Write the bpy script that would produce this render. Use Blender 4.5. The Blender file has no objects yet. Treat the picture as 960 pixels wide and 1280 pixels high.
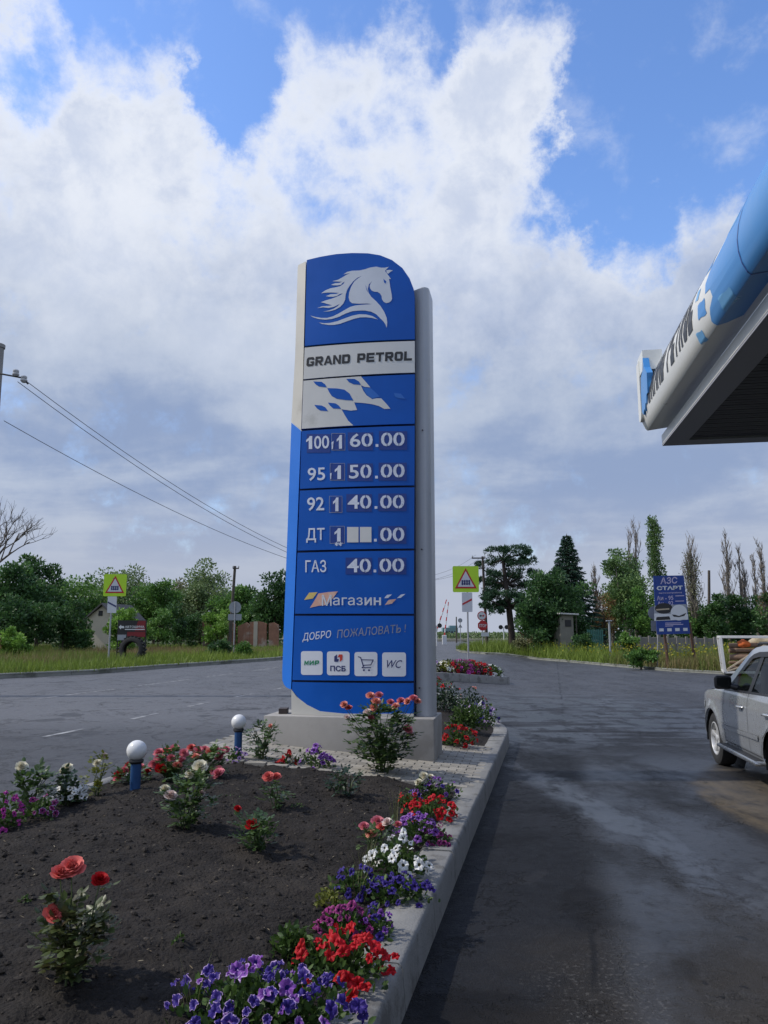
import bpy, bmesh, math, random
import numpy as np
from mathutils import Vector, Matrix, noise, geometry

rnd = random.Random(7)
npr = np.random.default_rng(11)
S = bpy.context.scene
COL = S.collection
PI = math.pi
R = math.radians

# ------------------------------------------------------------------ camera, sky, sun, exposure
CAM_H = 1.83
FPX = 960.0                       # focal length in photo pixels (960 x 1280)
PITCH = math.atan(150 / FPX)
cam_d = bpy.data.cameras.new("camera")
cam_d.sensor_fit = 'VERTICAL'; cam_d.sensor_height = 36.0
cam_d.lens = FPX / 1280 * 36.0
cam_d.clip_start = 0.05; cam_d.clip_end = 4000
cam = bpy.data.objects.new("camera", cam_d); COL.objects.link(cam)
cam.location = (0, 0, CAM_H); cam.rotation_euler = (PI / 2 + PITCH, 0, 0)
S.camera = cam

SUN_DIR = Vector((-0.98, 0.0, 1.0)).normalized()      # towards the sun
SUN_EL = math.asin(SUN_DIR.z); SUN_AZ = math.atan2(SUN_DIR.x, SUN_DIR.y)
sun_d = bpy.data.lights.new("sun", 'SUN'); sun_d.energy = 2.7; sun_d.angle = R(1.2); sun_d.color = (1.0, 0.94, 0.85)
sun = bpy.data.objects.new("sun", sun_d); COL.objects.link(sun)
sun.rotation_euler = (-SUN_DIR).to_track_quat('-Z', 'Y').to_euler()

S.view_settings.view_transform = 'Standard'; S.view_settings.look = 'None'
S.view_settings.exposure = 0.14; S.view_settings.gamma = 1.0; S.view_settings.use_curve_mapping = False
S.render.engine = 'CYCLES'
S.cycles.use_denoising = True
S.cycles.max_bounces = 6; S.cycles.diffuse_bounces = 3; S.cycles.glossy_bounces = 3; S.cycles.transmission_bounces = 4
S.cycles.transparent_max_bounces = 8; S.cycles.caustics_reflective = False; S.cycles.caustics_refractive = False

def ray(u, v):
    a = (u - 480) / FPX; b = (640 - v) / FPX
    cp, sp = math.cos(PITCH), math.sin(PITCH)
    return Vector((a, cp - b * sp, sp + b * cp))
def G(u, v, z=0.0):                # where the sight line through a photo pixel meets height z
    d = ray(u, v); t = (z - CAM_H) / d.z
    return Vector((d.x * t, d.y * t, z))
def D(u, v, y):                    # the point on a sight line at depth y
    d = ray(u, v); t = y / d.y
    return Vector((d.x * t, y, CAM_H + d.z * t))

def build_world():
    w = bpy.data.worlds.new("World"); S.world = w; w.use_nodes = True
    nt = w.node_tree; N = nt.nodes; L = nt.links; N.clear()
    def nd(t, **k):
        n = N.new(t)
        for a, b in k.items(): setattr(n, a, b)
        return n
    def val(x):
        n = nd('ShaderNodeValue'); n.outputs[0].default_value = x; return n.outputs[0]
    def m(op, a, b=None, c=None, clamp=False):
        n = nd('ShaderNodeMath', operation=op, use_clamp=clamp)
        for i, x in enumerate((a, b, c)):
            if x is None: continue
            if isinstance(x, (int, float)): n.inputs[i].default_value = x
            else: L.new(x, n.inputs[i])
        return n.outputs[0]
    def smooth(x, a, b, lo=0.0, hi=1.0):
        n = nd('ShaderNodeMapRange', interpolation_type='SMOOTHSTEP')
        L.new(x, n.inputs[0])
        for i, q in enumerate((a, b, lo, hi)): n.inputs[1 + i].default_value = q
        return n.outputs[0]
    def mix(f, a, b):
        n = nd('ShaderNodeMix', data_type='RGBA'); n.clamp_factor = True
        if isinstance(f, (int, float)): n.inputs[0].default_value = f
        else: L.new(f, n.inputs[0])
        for i, x in ((6, a), (7, b)):
            if isinstance(x, tuple): n.inputs[i].default_value = (*x, 1)
            else: L.new(x, n.inputs[i])
        return n.outputs[2]
    tc = nd('ShaderNodeTexCoord'); dirv = tc.outputs['Generated']
    sx = nd('ShaderNodeSeparateXYZ'); L.new(dirv, sx.inputs[0]); z = sx.outputs[2]
    zz = m('ADD', m('MAXIMUM', z, 0.0), 0.10)
    cx = nd('ShaderNodeCombineXYZ'); L.new(m('DIVIDE', sx.outputs[0], zz), cx.inputs[0]); L.new(m('DIVIDE', sx.outputs[1], zz), cx.inputs[1])
    cx.inputs[2].default_value = 3.7
    def nz(vec, scale, detail, rough, dist=0.0, off=(0, 0, 0)):
        mp = nd('ShaderNodeMapping'); mp.inputs['Location'].default_value = off; L.new(vec, mp.inputs[0])
        n = nd('ShaderNodeTexNoise'); L.new(mp.outputs[0], n.inputs['Vector'])
        n.inputs['Scale'].default_value = scale; n.inputs['Detail'].default_value = detail
        n.inputs['Roughness'].default_value = rough; n.inputs['Distortion'].default_value = dist
        return n
    big = nz(dirv, 7.5, 12, 0.64, 0.0, (1.7, 0.3, 0.9)).outputs[0]
    fine = nz(dirv, 13.0, 10, 0.62, 0.2, (4.1, 2.2, 0.4)).outputs[0]
    soft = nz(cx.outputs[0], 1.15, 6, 0.55, 0.2, (0.4, 5.2, 0)).outputs[0]
    # wobbled direction for the openings
    wob = nz(dirv, 8.0, 8, 0.65, 0.0, (7, 3, 1)).outputs['Color']
    sub = nd('ShaderNodeVectorMath', operation='SUBTRACT'); L.new(wob, sub.inputs[0]); sub.inputs[1].default_value = (.5, .5, .5)
    sc = nd('ShaderNodeVectorMath', operation='SCALE'); L.new(sub.outputs[0], sc.inputs[0]); sc.inputs['Scale'].default_value = 0.20
    ad = nd('ShaderNodeVectorMath', operation='ADD'); L.new(dirv, ad.inputs[0]); L.new(sc.outputs[0], ad.inputs[1])
    nm = nd('ShaderNodeVectorMath', operation='NORMALIZE'); L.new(ad.outputs[0], nm.inputs[0])
    def lobe(u, v, r0, r1, amt):
        d = ray(u, v).normalized()
        dt = nd('ShaderNodeVectorMath', operation='DOT_PRODUCT'); L.new(nm.outputs[0], dt.inputs[0]); dt.inputs[1].default_value = d
        return smooth(dt.outputs['Value'], math.cos(R(r1)), math.cos(R(r0)), 0, amt)
    cov = smooth(z, 0.40, 0.74, 0.46, -0.02)              # solid deck low down, breaking up overhead
    for hole in ((875, 140, 2, 11, -.42), (750, 205, .5, 5.5, -.32), (820, 20, 1, 9, -.38), (960, 60, 2, 9, -.3), (780, 300, .2, 3.6, -.34),
                 (300, 118, .3, 4.2, -.34), (275, 30, .5, 6.5, -.34), (110, 20, .5, 5.5, -.36), (20, 95, .3, 4.0, -.34), (440, 20, .3, 4, -.22), (545, 35, .2, 3, -.2),
                 (400, -150, 3, 22, -.25), (900, -220, 3, 26, -.3)):
        cov = m('ADD', cov, lobe(*hole))
    for puff in ((650, -30, 1, 10, .30), (640, 120, 1, 6, .22), (540, 70, 1, 6, .2), (40, 30, .3, 3.2, .30), (150, 110, 1, 6, .26), (220, 35, .3, 3.4, .26), (420, 110, 1, 8, .3), (620, 160, 1, 6, .2), (890, 300, 1, 5, .22), (855, 145, .1, 1.8, .2), (910, 30, .2, 2.5, .15)):
        cov = m('ADD', cov, lobe(*puff))
    dens = m('ADD', m('ADD', m('MULTIPLY', m('SUBTRACT', big, 0.5), 1.15), m('MULTIPLY', m('SUBTRACT', fine, 0.5), 1.05)), cov)
    alpha = smooth(dens, -0.24, 0.38)
    thick = smooth(dens, 0.02, 0.60)
    # cloud colour: sunlit white rims, blue-grey bellies, a dull lilac-grey deck towards the horizon
    white = (8.0, 8.3, 8.9); grey = (5.0, 5.7, 7.3)
    deck_n = m('ADD', m('MULTIPLY', soft, 0.65), m('MULTIPLY', big, 0.35))
    deck = mix(smooth(deck_n, 0.40, 0.62), (2.6, 3.4, 5.2), (4.5, 5.15, 6.4))
    low = mix(smooth(z, 0.02, 0.20), (4.2, 4.6, 5.6), deck)
    upper = mix(m('MULTIPLY', thick, smooth(fine, 0.36, 0.68, 0.35, 0.85)), white, grey)
    elev = m('ADD', z, m('MULTIPLY', m('SUBTRACT', big, 0.5), 0.30))
    cloud = mix(smooth(elev, 0.26, 0.55), low, upper)
    sky = nd('ShaderNodeTexSky', sky_type='NISHITA'); sky.sun_disc = False
    sky.sun_elevation = SUN_EL; sky.sun_rotation = SUN_AZ
    sky.air_density = 1.0; sky.dust_density = 0.4; sky.ozone_density = 2.2
    hs = nd('ShaderNodeHueSaturation'); L.new(sky.outputs[0], hs.inputs['Color']); hs.inputs['Saturation'].default_value = 1.15; hs.inputs['Value'].default_value = 2.35; hs.inputs['Hue'].default_value = .508
    wisp = smooth(m('ADD', m('MULTIPLY', fine, .5), m('MULTIPLY', soft, .5)), .47, .66, 0, .5)
    alpha = m('MAXIMUM', alpha, wisp)
    out = mix(alpha, hs.outputs[0], cloud)
    bg = nd('ShaderNodeBackground'); L.new(out, bg.inputs[0]); bg.inputs[1].default_value = 0.10
    o = nd('ShaderNodeOutputWorld'); L.new(bg.outputs[0], o.inputs[0])
build_world()

# ------------------------------------------------------------------ helpers: objects
def tag(o, label=None, cat=None, group=None, kind=None):
    if label: o['label'] = label
    if cat: o['category'] = cat
    if group: o['group'] = group
    if kind: o['kind'] = kind
    return o
def thing(name, label, cat, loc=(0, 0, 0), rotz=0.0, group=None):
    o = bpy.data.objects.new(name, None); COL.objects.link(o)
    o.empty_display_size = 0.2
    o.location = loc; o.rotation_euler = (0, 0, rotz)
    return tag(o, label, cat, group)
def link(name, me, parent=None):
    o = bpy.data.objects.new(name, me); COL.objects.link(o)
    if parent is not None: o.parent = parent
    return o

class MB:
    """collects shapes and links them as one mesh object"""
    def __init__(s): s.v = []; s.f = []; s.m = []; s.t = []
    def add(s, vs, fs, m=0, tint=0.5):
        b = len(s.v); s.v += [tuple(v) for v in vs]
        for f in fs: s.f.append([i + b for i in f]); s.m.append(m); s.t.append(tint)
        return s
    def box(s, c, d, m=0, rot=None, bev=0.0, tint=0.5):
        x, y, z = d[0] / 2, d[1] / 2, d[2] / 2
        if bev <= 0:
            vs = [Vector((sx * x, sy * y, sz * z)) for sz in (-1, 1) for sx, sy in ((-1, -1), (1, -1), (1, 1), (-1, 1))]
            fs = [(3, 2, 1, 0), (4, 5, 6, 7), (0, 1, 5, 4), (1, 2, 6, 5), (2, 3, 7, 6), (3, 0, 4, 7)]
        else:
            bm = bmesh.new(); bmesh.ops.create_cube(bm, size=1)
            bmesh.ops.scale(bm, vec=d, verts=bm.verts)
            bmesh.ops.bevel(bm, geom=bm.edges[:], offset=bev, segments=2, affect='EDGES', profile=0.5)
            bm.verts.index_update()
            vs = [v.co.copy() for v in bm.verts]; fs = [[v.index for v in f.verts] for f in bm.faces]; bm.free()
        c = Vector(c)
        vs = [((rot @ v) if rot is not None else v) + c for v in vs]
        return s.add(vs, fs, m, tint)
    def tube(s, pts, rad, n=8, m=0, caps=True, tint=0.5):
        pts = [Vector(p) for p in pts]
        if not hasattr(rad, '__len__'): rad = [rad] * len(pts)
        b = len(s.v); up = None; vs = []
        for i, p in enumerate(pts):
            t = (pts[min(i + 1, len(pts) - 1)] - pts[max(i - 1, 0)])
            if t.length < 1e-9: t = Vector((0, 0, 1))
            t.normalize()
            if up is None:
                up = t.orthogonal().normalized()
            else:
                up = (up - t * up.dot(t))
                up = up.normalized() if up.length > 1e-6 else t.orthogonal().normalized()
            q = t.cross(up)
            for k in range(n):
                a = 2 * PI * k / n
                vs.append(p + (up * math.cos(a) + q * math.sin(a)) * rad[i])
        fs = []
        for i in range(len(pts) - 1):
            for k in range(n):
                k2 = (k + 1) % n
                fs.append((i * n + k, i * n + k2, (i + 1) * n + k2, (i + 1) * n + k))
        if caps:
            fs.append(list(range(n))[::-1]); fs.append([(len(pts) - 1) * n + k for k in range(n)])
        return s.add(vs, fs, m, tint)
    def lathe(s, prof, n=20, c=(0, 0, 0), axis='z', m=0, caps=True):
        c = Vector(c); vs = []
        for r, h in prof:
            for k in range(n):
                a = 2 * PI * k / n; x, y = r * math.cos(a), r * math.sin(a)
                vs.append(c + (Vector((x, y, h)) if axis == 'z' else Vector((h, x, y)) if axis == 'x' else Vector((y, h, x))))
        fs = []
        for i in range(len(prof) - 1):
            for k in range(n):
                k2 = (k + 1) % n
                fs.append((i * n + k, i * n + k2, (i + 1) * n + k2, (i + 1) * n + k))
        if caps and prof[0][0] > 1e-5: fs.append(list(range(n))[::-1])
        if caps and prof[-1][0] > 1e-5: fs.append([(len(prof) - 1) * n + k for k in range(n)])
        return s.add(vs, fs, m)
    def prism(s, poly, fn, t0, t1, m=0):
        """poly: 2-D outline; fn(a, b, t) -> point; a closed slab between t0 and t1"""
        n = len(poly)
        vs = [fn(a, b, t0) for a, b in poly] + [fn(a, b, t1) for a, b in poly]
        tri = geometry.tessellate_polygon([[Vector((a, b, 0)) for a, b in poly]])
        fs = [tuple(t) for t in tri] + [tuple(i + n for i in t)[::-1] for t in tri]
        fs += [(i, (i + 1) % n, (i + 1) % n + n, i + n) for i in range(n)]
        return s.add(vs, fs, m)
    def sheet(s, poly, fn, cell=None, m=0, axes=(0,)):
        """flat 2-D outline (concave allowed), cut into strips so that it can follow the curved map fn(a, b)"""
        bm = poly_bm(poly, cell, axes)
        bm.verts.index_update()
        vs = [fn(v.co.x, v.co.y) for v in bm.verts]; fs = [[v.index for v in f.verts] for f in bm.faces]; bm.free()
        return s.add(vs, fs, m)
    def build(s, name, mats, parent=None, smooth=None, fix=True):
        me = bpy.data.meshes.new(name); me.from_pydata(s.v, [], s.f)
        if not isinstance(mats, (list, tuple)): mats = [mats]
        for x in mats: me.materials.append(x)
        me.polygons.foreach_set('material_index', s.m)
        if any(t != 0.5 for t in s.t):
            a = me.attributes.new('tint', 'FLOAT', 'FACE'); a.data.foreach_set('value', s.t)
        if fix:
            bm = bmesh.new(); bm.from_mesh(me); bmesh.ops.recalc_face_normals(bm, faces=bm.faces); bm.to_mesh(me); bm.free()
        if smooth is not None:
            me.polygons.foreach_set('use_smooth', [True] * len(me.polygons))
            me.set_sharp_from_angle(angle=R(smooth))
        me.update()
        return link(name, me, parent)

def poly_bm(poly, cell=None, axes=(0,)):
    bm = bmesh.new()
    vs = [bm.verts.new((a, b, 0)) for a, b in poly]
    for t in geometry.tessellate_polygon([[Vector((a, b, 0)) for a, b in poly]]):
        try: bm.faces.new([vs[i] for i in t])
        except ValueError: pass
    if cell:
        for ax in axes:
            lo = min(p[ax] for p in poly); hi = max(p[ax] for p in poly)
            k = math.floor(lo / cell) + 1
            while k * cell < hi:
                co = [0, 0, 0]; no = [0, 0, 0]; co[ax] = k * cell; no[ax] = 1
                bmesh.ops.bisect_plane(bm, geom=bm.verts[:] + bm.edges[:] + bm.faces[:], plane_co=co, plane_no=no, dist=1e-6)
                k += 1
    return bm

# ------------------------------------------------------------------ helpers: materials
def pm(name, col, rough=0.6, metal=0.0, var=0.10, scale=6.0, bump=0.0, bscale=60.0, spec=0.5, coat=0.0, tint=None, stain=None, detail=6):
    mt = bpy.data.materials.new(name); mt.use_nodes = True
    nt = mt.node_tree; N = nt.nodes; L = nt.links; b = N['Principled BSDF']
    tc = N.new('ShaderNodeTexCoord')
    n = N.new('ShaderNodeTexNoise'); n.inputs['Scale'].default_value = scale; n.inputs['Detail'].default_value = detail; n.inputs['Roughness'].default_value = 0.6
    L.new(tc.outputs['Object'], n.inputs['Vector'])
    mr = N.new('ShaderNodeMapRange'); L.new(n.outputs[0], mr.inputs[0])
    for i, q in enumerate((0.28, 0.72, 1 - var, 1 + var)): mr.inputs[1 + i].default_value = q
    hs = N.new('ShaderNodeHueSaturation'); hs.inputs['Color'].default_value = (*col, 1); L.new(mr.outputs[0], hs.inputs['Value'])
    c = hs.outputs[0]
    if tint is not None:                               # per-face pigment variation
        at = N.new('ShaderNodeAttribute'); at.attribute_name = 'tint'
        m2 = N.new('ShaderNodeMapRange'); L.new(at.outputs['Fac'], m2.inputs[0]); m2.inputs[3].default_value = 1 - tint; m2.inputs[4].default_value = 1 + tint
        h2 = N.new('ShaderNodeHueSaturation'); L.new(c, h2.inputs['Color']); L.new(m2.outputs[0], h2.inputs['Value']); c = h2.outputs[0]
    if stain is not None:                              # (colour, scale, threshold, strength)
        n3 = N.new('ShaderNodeTexNoise'); n3.inputs['Scale'].default_value = stain[1]; n3.inputs['Detail'].default_value = 8; n3.inputs['Roughness'].default_value = .65
        L.new(tc.outputs['Object'], n3.inputs['Vector'])
        m3 = N.new('ShaderNodeMapRange'); m3.interpolation_type = 'SMOOTHSTEP'; L.new(n3.outputs[0], m3.inputs[0])
        for i, q in enumerate((stain[2], stain[2] + .14, 0, stain[3])): m3.inputs[1 + i].default_value = q
        mx = N.new('ShaderNodeMix'); mx.data_type = 'RGBA'; L.new(m3.outputs[0], mx.inputs[0]); L.new(c, mx.inputs[6]); mx.inputs[7].default_value = (*stain[0], 1); c = mx.outputs[2]
    L.new(c, b.inputs['Base Color'])
    r2 = N.new('ShaderNodeMapRange'); L.new(n.outputs[0], r2.inputs[0])
    for i, q in enumerate((0.3, 0.7, max(0.02, rough - 0.08), min(1, rough + 0.08))): r2.inputs[1 + i].default_value = q
    L.new(r2.outputs[0], b.inputs['Roughness'])
    b.inputs['Metallic'].default_value = metal
    b.inputs['Specular IOR Level'].default_value = spec
    b.inputs['Coat Weight'].default_value = coat; b.inputs['Coat Roughness'].default_value = 0.08
    if bump > 0:
        n2 = N.new('ShaderNodeTexNoise'); n2.inputs['Scale'].default_value = bscale; n2.inputs['Detail'].default_value = 5
        L.new(tc.outputs['Object'], n2.inputs['Vector'])
        bp = N.new('ShaderNodeBump'); bp.inputs['Strength'].default_value = bump; bp.inputs['Distance'].default_value = 0.02
        L.new(n2.outputs[0], bp.inputs['Height']); L.new(bp.outputs[0], b.inputs['Normal'])
    return mt

def leaf_mat(name, c0, c1, c2, rough=0.5, transl=0.3, spec=0.35):
    """foliage: pigment picked by the per-face 'tint' attribute, some light passing through"""
    mt = bpy.data.materials.new(name); mt.use_nodes = True
    nt = mt.node_tree; N = nt.nodes; L = nt.links; b = N['Principled BSDF']; out = N['Material Output']
    at = N.new('ShaderNodeAttribute'); at.attribute_name = 'tint'
    cr = N.new('ShaderNodeValToRGB'); e = cr.color_ramp.elements
    e[0].position = 0.0; e[0].color = (*c0, 1); e[1].position = 1.0; e[1].color = (*c2, 1)
    k = cr.color_ramp.elements.new(0.5); k.color = (*c1, 1)
    L.new(at.outputs['Fac'], cr.inputs[0]); L.new(cr.outputs[0], b.inputs['Base Color'])
    b.inputs['Roughness'].default_value = rough; b.inputs['Specular IOR Level'].default_value = spec
    tr = N.new('ShaderNodeBsdfTranslucent'); L.new(cr.outputs[0], tr.inputs[0])
    mx = N.new('ShaderNodeMixShader'); mx.inputs[0].default_value = transl
    L.new(b.outputs[0], mx.inputs[1]); L.new(tr.outputs[0], mx.inputs[2]); L.new(mx.outputs[0], out.inputs[0])
    return mt

# ------------------------------------------------------------------ helpers: leaves as one mesh
def unit(a):
    return a / np.maximum(np.linalg.norm(a, axis=1, keepdims=True), 1e-9)
def leaf_mesh(name, pos, axis, side, length, width, tint, mats, parent=None, shape='oval', fold=0.25, mi=None):
    """pos: leaf bases; axis: unit directions base->tip; side: rough sideways vectors"""
    pos = np.asarray(pos, float); axis = unit(np.asarray(axis, float)); n = len(pos)
    nrm = unit(np.cross(axis, np.asarray(side, float))); sd = np.cross(nrm, axis)
    L_ = np.broadcast_to(np.asarray(length, float), (n,))[:, None]; W = np.broadcast_to(np.asarray(width, float), (n,))[:, None] / 2
    if shape == 'oval':
        rows = [(0, 0, 0), (.30, .85, fold), (.68, .75, fold * .8), (1, 0, -.12), (.68, -.75, fold * .8), (.30, -.85, fold)]
        faces = [(0, 1, 2, 3), (0, 3, 4, 5)]
    elif shape == 'blade':
        rows = [(0, .5, 0), (0, -.5, 0), (.55, -.4, .0), (1, 0, fold), (.55, .4, 0)]
        faces = [(0, 1, 2, 4), (4, 2, 3)]
    else:
        rows = [(0, 0, 0), (.45, 1, fold), (1, 0, 0), (.45, -1, fold)]
        faces = [(0, 1, 2, 3)]
    k = len(rows); V = np.empty((n, k, 3))
    for i, (a, b_, c) in enumerate(rows):
        V[:, i] = pos + axis * L_ * a + sd * W * b_ + nrm * W * c
    me = bpy.data.meshes.new(name)
    me.vertices.add(n * k); me.vertices.foreach_set('co', V.reshape(-1))
    lens = np.array([len(f) for f in faces]); idx = np.concatenate([np.array(f) for f in faces])
    loops = (np.arange(n)[:, None] * k + idx[None]).reshape(-1)
    lt = np.tile(lens, n); ls = np.concatenate([[0], np.cumsum(lt)[:-1]])
    me.loops.add(len(loops)); me.loops.foreach_set('vertex_index', loops.astype(np.int32))
    me.polygons.add(len(lt)); me.polygons.foreach_set('loop_start', ls.astype(np.int32))
    if not isinstance(mats, (list, tuple)): mats = [mats]
    for x in mats: me.materials.append(x)
    if mi is not None: me.polygons.foreach_set('material_index', np.repeat(np.asarray(mi, np.int32), len(faces)))
    me.update(calc_edges=True); me.validate()
    a = me.attributes.new('tint', 'FLOAT', 'FACE'); a.data.foreach_set('value', np.repeat(np.clip(np.broadcast_to(tint, (n,)), 0, 1), len(faces)).astype(np.float32))
    return link(name, me, parent)
def rand_dirs(n, up=0.0):
    d = npr.normal(size=(n, 3)); d[:, 2] += up
    return unit(d)
# ------------------------------------------------------------------ the ground: heights
AL = R(12.3); SA, CA = math.sin(AL), math.cos(AL)        # direction of the road
def lat(x, y): return x * CA - y * SA                      # metres to the right of the road axis through the camera
def along(x, y): return x * SA + y * CA
def from_lt(n, t): return (n * CA + t * SA, n * SA * -1 + t * CA)
N_R, N_L = -0.76, -4.22                                    # outer faces of the island's kerbs
def sstep(a, b, x):
    t = max(0.0, min(1.0, (x - a) / (b - a))); return t * t * (3 - 2 * t)
def H(x, y):                                               # the carriageway lies 0.3 m above the forecourt
    return 0.30 * sstep(N_R - 0.2, N_L + 0.2, lat(x, y)) if False else 0.30 * (1 - sstep(N_L + 0.2, N_R - 0.2, lat(x, y)))
def GH(u, v, dz=0.0):
    z = 0.0
    for _ in range(12):
        p = G(u, v, z + dz); z = H(p.x, p.y)
    return G(u, v, z + dz)
def ztop(x, y):                                            # top of the island (kerb and paving)
    s = max(0.0, min(N_R - N_L, N_R - lat(x, y)))
    return 0.22 + 0.077 * s

# ------------------------------------------------------------------ materials of the ground
def asphalt_mat():
    mt = bpy.data.materials.new('asphalt'); mt.use_nodes = True
    nt = mt.node_tree; N = nt.nodes; L = nt.links; b = N['Principled BSDF']
    tc = N.new('ShaderNodeTexCoord'); P = tc.outputs['Object']
    def noise_(scale, detail=6, rough=.6, st=(1, 1, 1), off=(0, 0, 0), rot=0.0, dist=0.0):
        mp = N.new('ShaderNodeMapping'); mp.inputs['Scale'].default_value = st; mp.inputs['Location'].default_value = off; mp.inputs['Rotation'].default_value = (0, 0, rot); L.new(P, mp.inputs[0])
        n = N.new('ShaderNodeTexNoise'); L.new(mp.outputs[0], n.inputs['Vector']); n.inputs['Scale'].default_value = scale
        n.inputs['Detail'].default_value = detail; n.inputs['Roughness'].default_value = rough; n.inputs['Distortion'].default_value = dist
        return n.outputs[0]
    def mr(x, a, b_, lo=0., hi=1., sm=True):
        n = N.new('ShaderNodeMapRange'); n.interpolation_type = 'SMOOTHSTEP' if sm else 'LINEAR'; L.new(x, n.inputs[0])
        for i, q in enumerate((a, b_, lo, hi)): n.inputs[1 + i].default_value = q
        return n.outputs[0]
    def m(op, a, b_=None, clamp=False):
        n = N.new('ShaderNodeMath'); n.operation = op; n.use_clamp = clamp
        for i, x in enumerate((a, b_)):
            if x is None: continue
            if isinstance(x, (int, float)): n.inputs[i].default_value = x
            else: L.new(x, n.inputs[i])
        return n.outputs[0]
    def mix(f, a, b_):
        n = N.new('ShaderNodeMix'); n.data_type = 'RGBA'; L.new(f, n.inputs[0])
        for i, x in ((6, a), (7, b_)):
            if isinstance(x, tuple): n.inputs[i].default_value = (*x, 1)
            else: L.new(x, n.inputs[i])
        return n.outputs[2]
    sp = N.new('ShaderNodeSeparateXYZ'); L.new(P, sp.inputs[0]); X, Y = sp.outputs[0], sp.outputs[1]
    latn = m('SUBTRACT', m('MULTIPLY', X, CA), m('MULTIPLY', Y, SA)); aln = m('ADD', m('MULTIPLY', X, SA), m('MULTIPLY', Y, CA))
    rot = AL
    def blob(cx, cy, rx, ry, ang, edge=.35, wob=.5, nzs=1.2):
        """soft-edged irregular patch on the ground"""
        mp = N.new('ShaderNodeMapping'); mp.vector_type = 'TEXTURE'; mp.inputs['Location'].default_value = (cx, cy, 0); mp.inputs['Rotation'].default_value = (0, 0, ang); mp.inputs['Scale'].default_value = (rx, ry, 1); L.new(P, mp.inputs[0])
        s2 = N.new('ShaderNodeSeparateXYZ'); L.new(mp.outputs[0], s2.inputs[0])
        d = m('SQRT', m('ADD', m('POWER', s2.outputs[0], 2), m('POWER', s2.outputs[1], 2)))
        d = m('ADD', d, m('MULTIPLY', m('SUBTRACT', noise_(nzs, 6, .65, off=(cx * 3, cy, 1)), .5), wob * 2))
        return mr(d, 1 + edge, 1 - edge)
    grain = noise_(95, 3, .7); mid = noise_(9, 7, .65); large = noise_(.55, 6, .62)
    streak = noise_(1.3, 6, .6, (1.0, .16, 1), (2, 3, 0), -rot)            # marks running with the traffic
    base = mix(mr(large, .36, .66), (.009, .010, .012), (.027, .0285, .033))
    base = mix(mr(streak, .42, .70, 0, .55), base, (.034, .037, .043))
    # the carriageway is older and paler than the forecourt
    roadm = mr(latn, N_L + .6, N_L - .3)
    base = mix(m('MULTIPLY', roadm, mr(mid, .2, .8, .75, 1.)), base, (.130, .131, .136))
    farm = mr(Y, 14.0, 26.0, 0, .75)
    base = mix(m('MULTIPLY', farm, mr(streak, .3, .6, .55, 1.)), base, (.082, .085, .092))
    base = mix(mr(grain, .55, .68, 0, .5), base, (.12, .118, .112))         # exposed stones
    base = mix(mr(grain, .46, .35, 0, .75), base, (.014, .014, .016))
    base = mix(mr(noise_(3.2, 9, .75, (1, .3, 1), (5, 1, 0), -rot), .56, .72, 0, .55), base, (.024, .025, .028))
    agg = noise_(34, 4, .75, off=(3, 3, 3)); base = mix(mr(agg, .52, .70, 0, .55), base, (.068, .067, .066)); base = mix(mr(agg, .46, .30, 0, .7), base, (.010, .010, .012))
    lane = m('MULTIPLY', mr(m('ADD', latn, m('MULTIPLY', m('SUBTRACT', noise_(1.5, 6, .7), .5), .22)), .28, .02, 0, .62), mr(Y, 15.0, 11.0))
    base = mix(lane, base, (.010, .0105, .0125))
    # coarse gravel showing through by the island and old tar patches
    gv = m('MULTIPLY', mr(noise_(38, 2, .5), .56, .66), blob(1.05, 3.2, .55, 1.4, -rot, .5, .6))
    base = mix(m('MULTIPLY', gv, .65), base, (.20, .195, .185))
    tar = noise_(.8, 3, .5, off=(9, 4, 0), dist=.3)
    base = mix(mr(tar, .64, .66, 0, .75), base, (.022, .022, .024))
    for q in ((3.05, 6.1, .22, .10, .2), (.95, 9.4, .2, .6, -rot), (1.55, 4.3, .10, .9, -rot), (1.38, 5.55, .17, .42, -rot), (2.55, 10.2, .55, .16, .1), (1.9, 8.4, .75, .16, .1), (1.0, 7.2, .5, .2, .3), (.5, 4.0, .35, .3, .2), (2.6, 3.4, .5, .12, .4)):
        base = mix(m('MULTIPLY', blob(*q, .25, .8, 3.), .95), base, (.008, .008, .009))
    # cracks: thin lines where two noise fields meet
    ck = m('ABSOLUTE', m('SUBTRACT', noise_(.55, 8, .7, off=(3, 8, 2), dist=.25), .5)); base = mix(mr(ck, .006, .001, 0, .85), base, (.012, .012, .013))
    seam = m('ABSOLUTE', m('SUBTRACT', m('ADD', latn, m('MULTIPLY', m('SUBTRACT', noise_(1.5, 6, .7), .5), .22)), .15)); seam_m = m('MULTIPLY', mr(seam, .035, .004, 0, .8), mr(noise_(.9, 4), .38, .55))
    base = mix(seam_m, base, (.012, .012, .013))
    # a sheet of pale earth washed over the asphalt under and behind the car
    dirt = m('MULTIPLY', m('MAXIMUM', blob(4.30, 8.7, .72, 2.2, -R(8), .14, .42, 1.1), blob(4.9, 5.6, 1.1, 2.0, -R(10), .3, .5)), mr(noise_(2.6, 8, .7), .25, .48))
    base = mix(m('MULTIPLY', dirt, mr(noise_(5, 8, .75, (1, .45, 1), rot=.2), .3, .62, .25, .95)), base, (.125, .102, .072))
    brown = m('MULTIPLY', blob(2.4, 3.6, 1.7, 1.5, 0, .6, .9), .65); base = mix(brown, base, (.044, .036, .026))
    drip = m('MULTIPLY', mr(noise_(7.5, 2, .5, off=(2, 6, 1)), .70, .73), mr(noise_(.8, 3), .45, .6)); base = mix(m('MULTIPLY', drip, .85), base, (.007, .007, .008))
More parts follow.
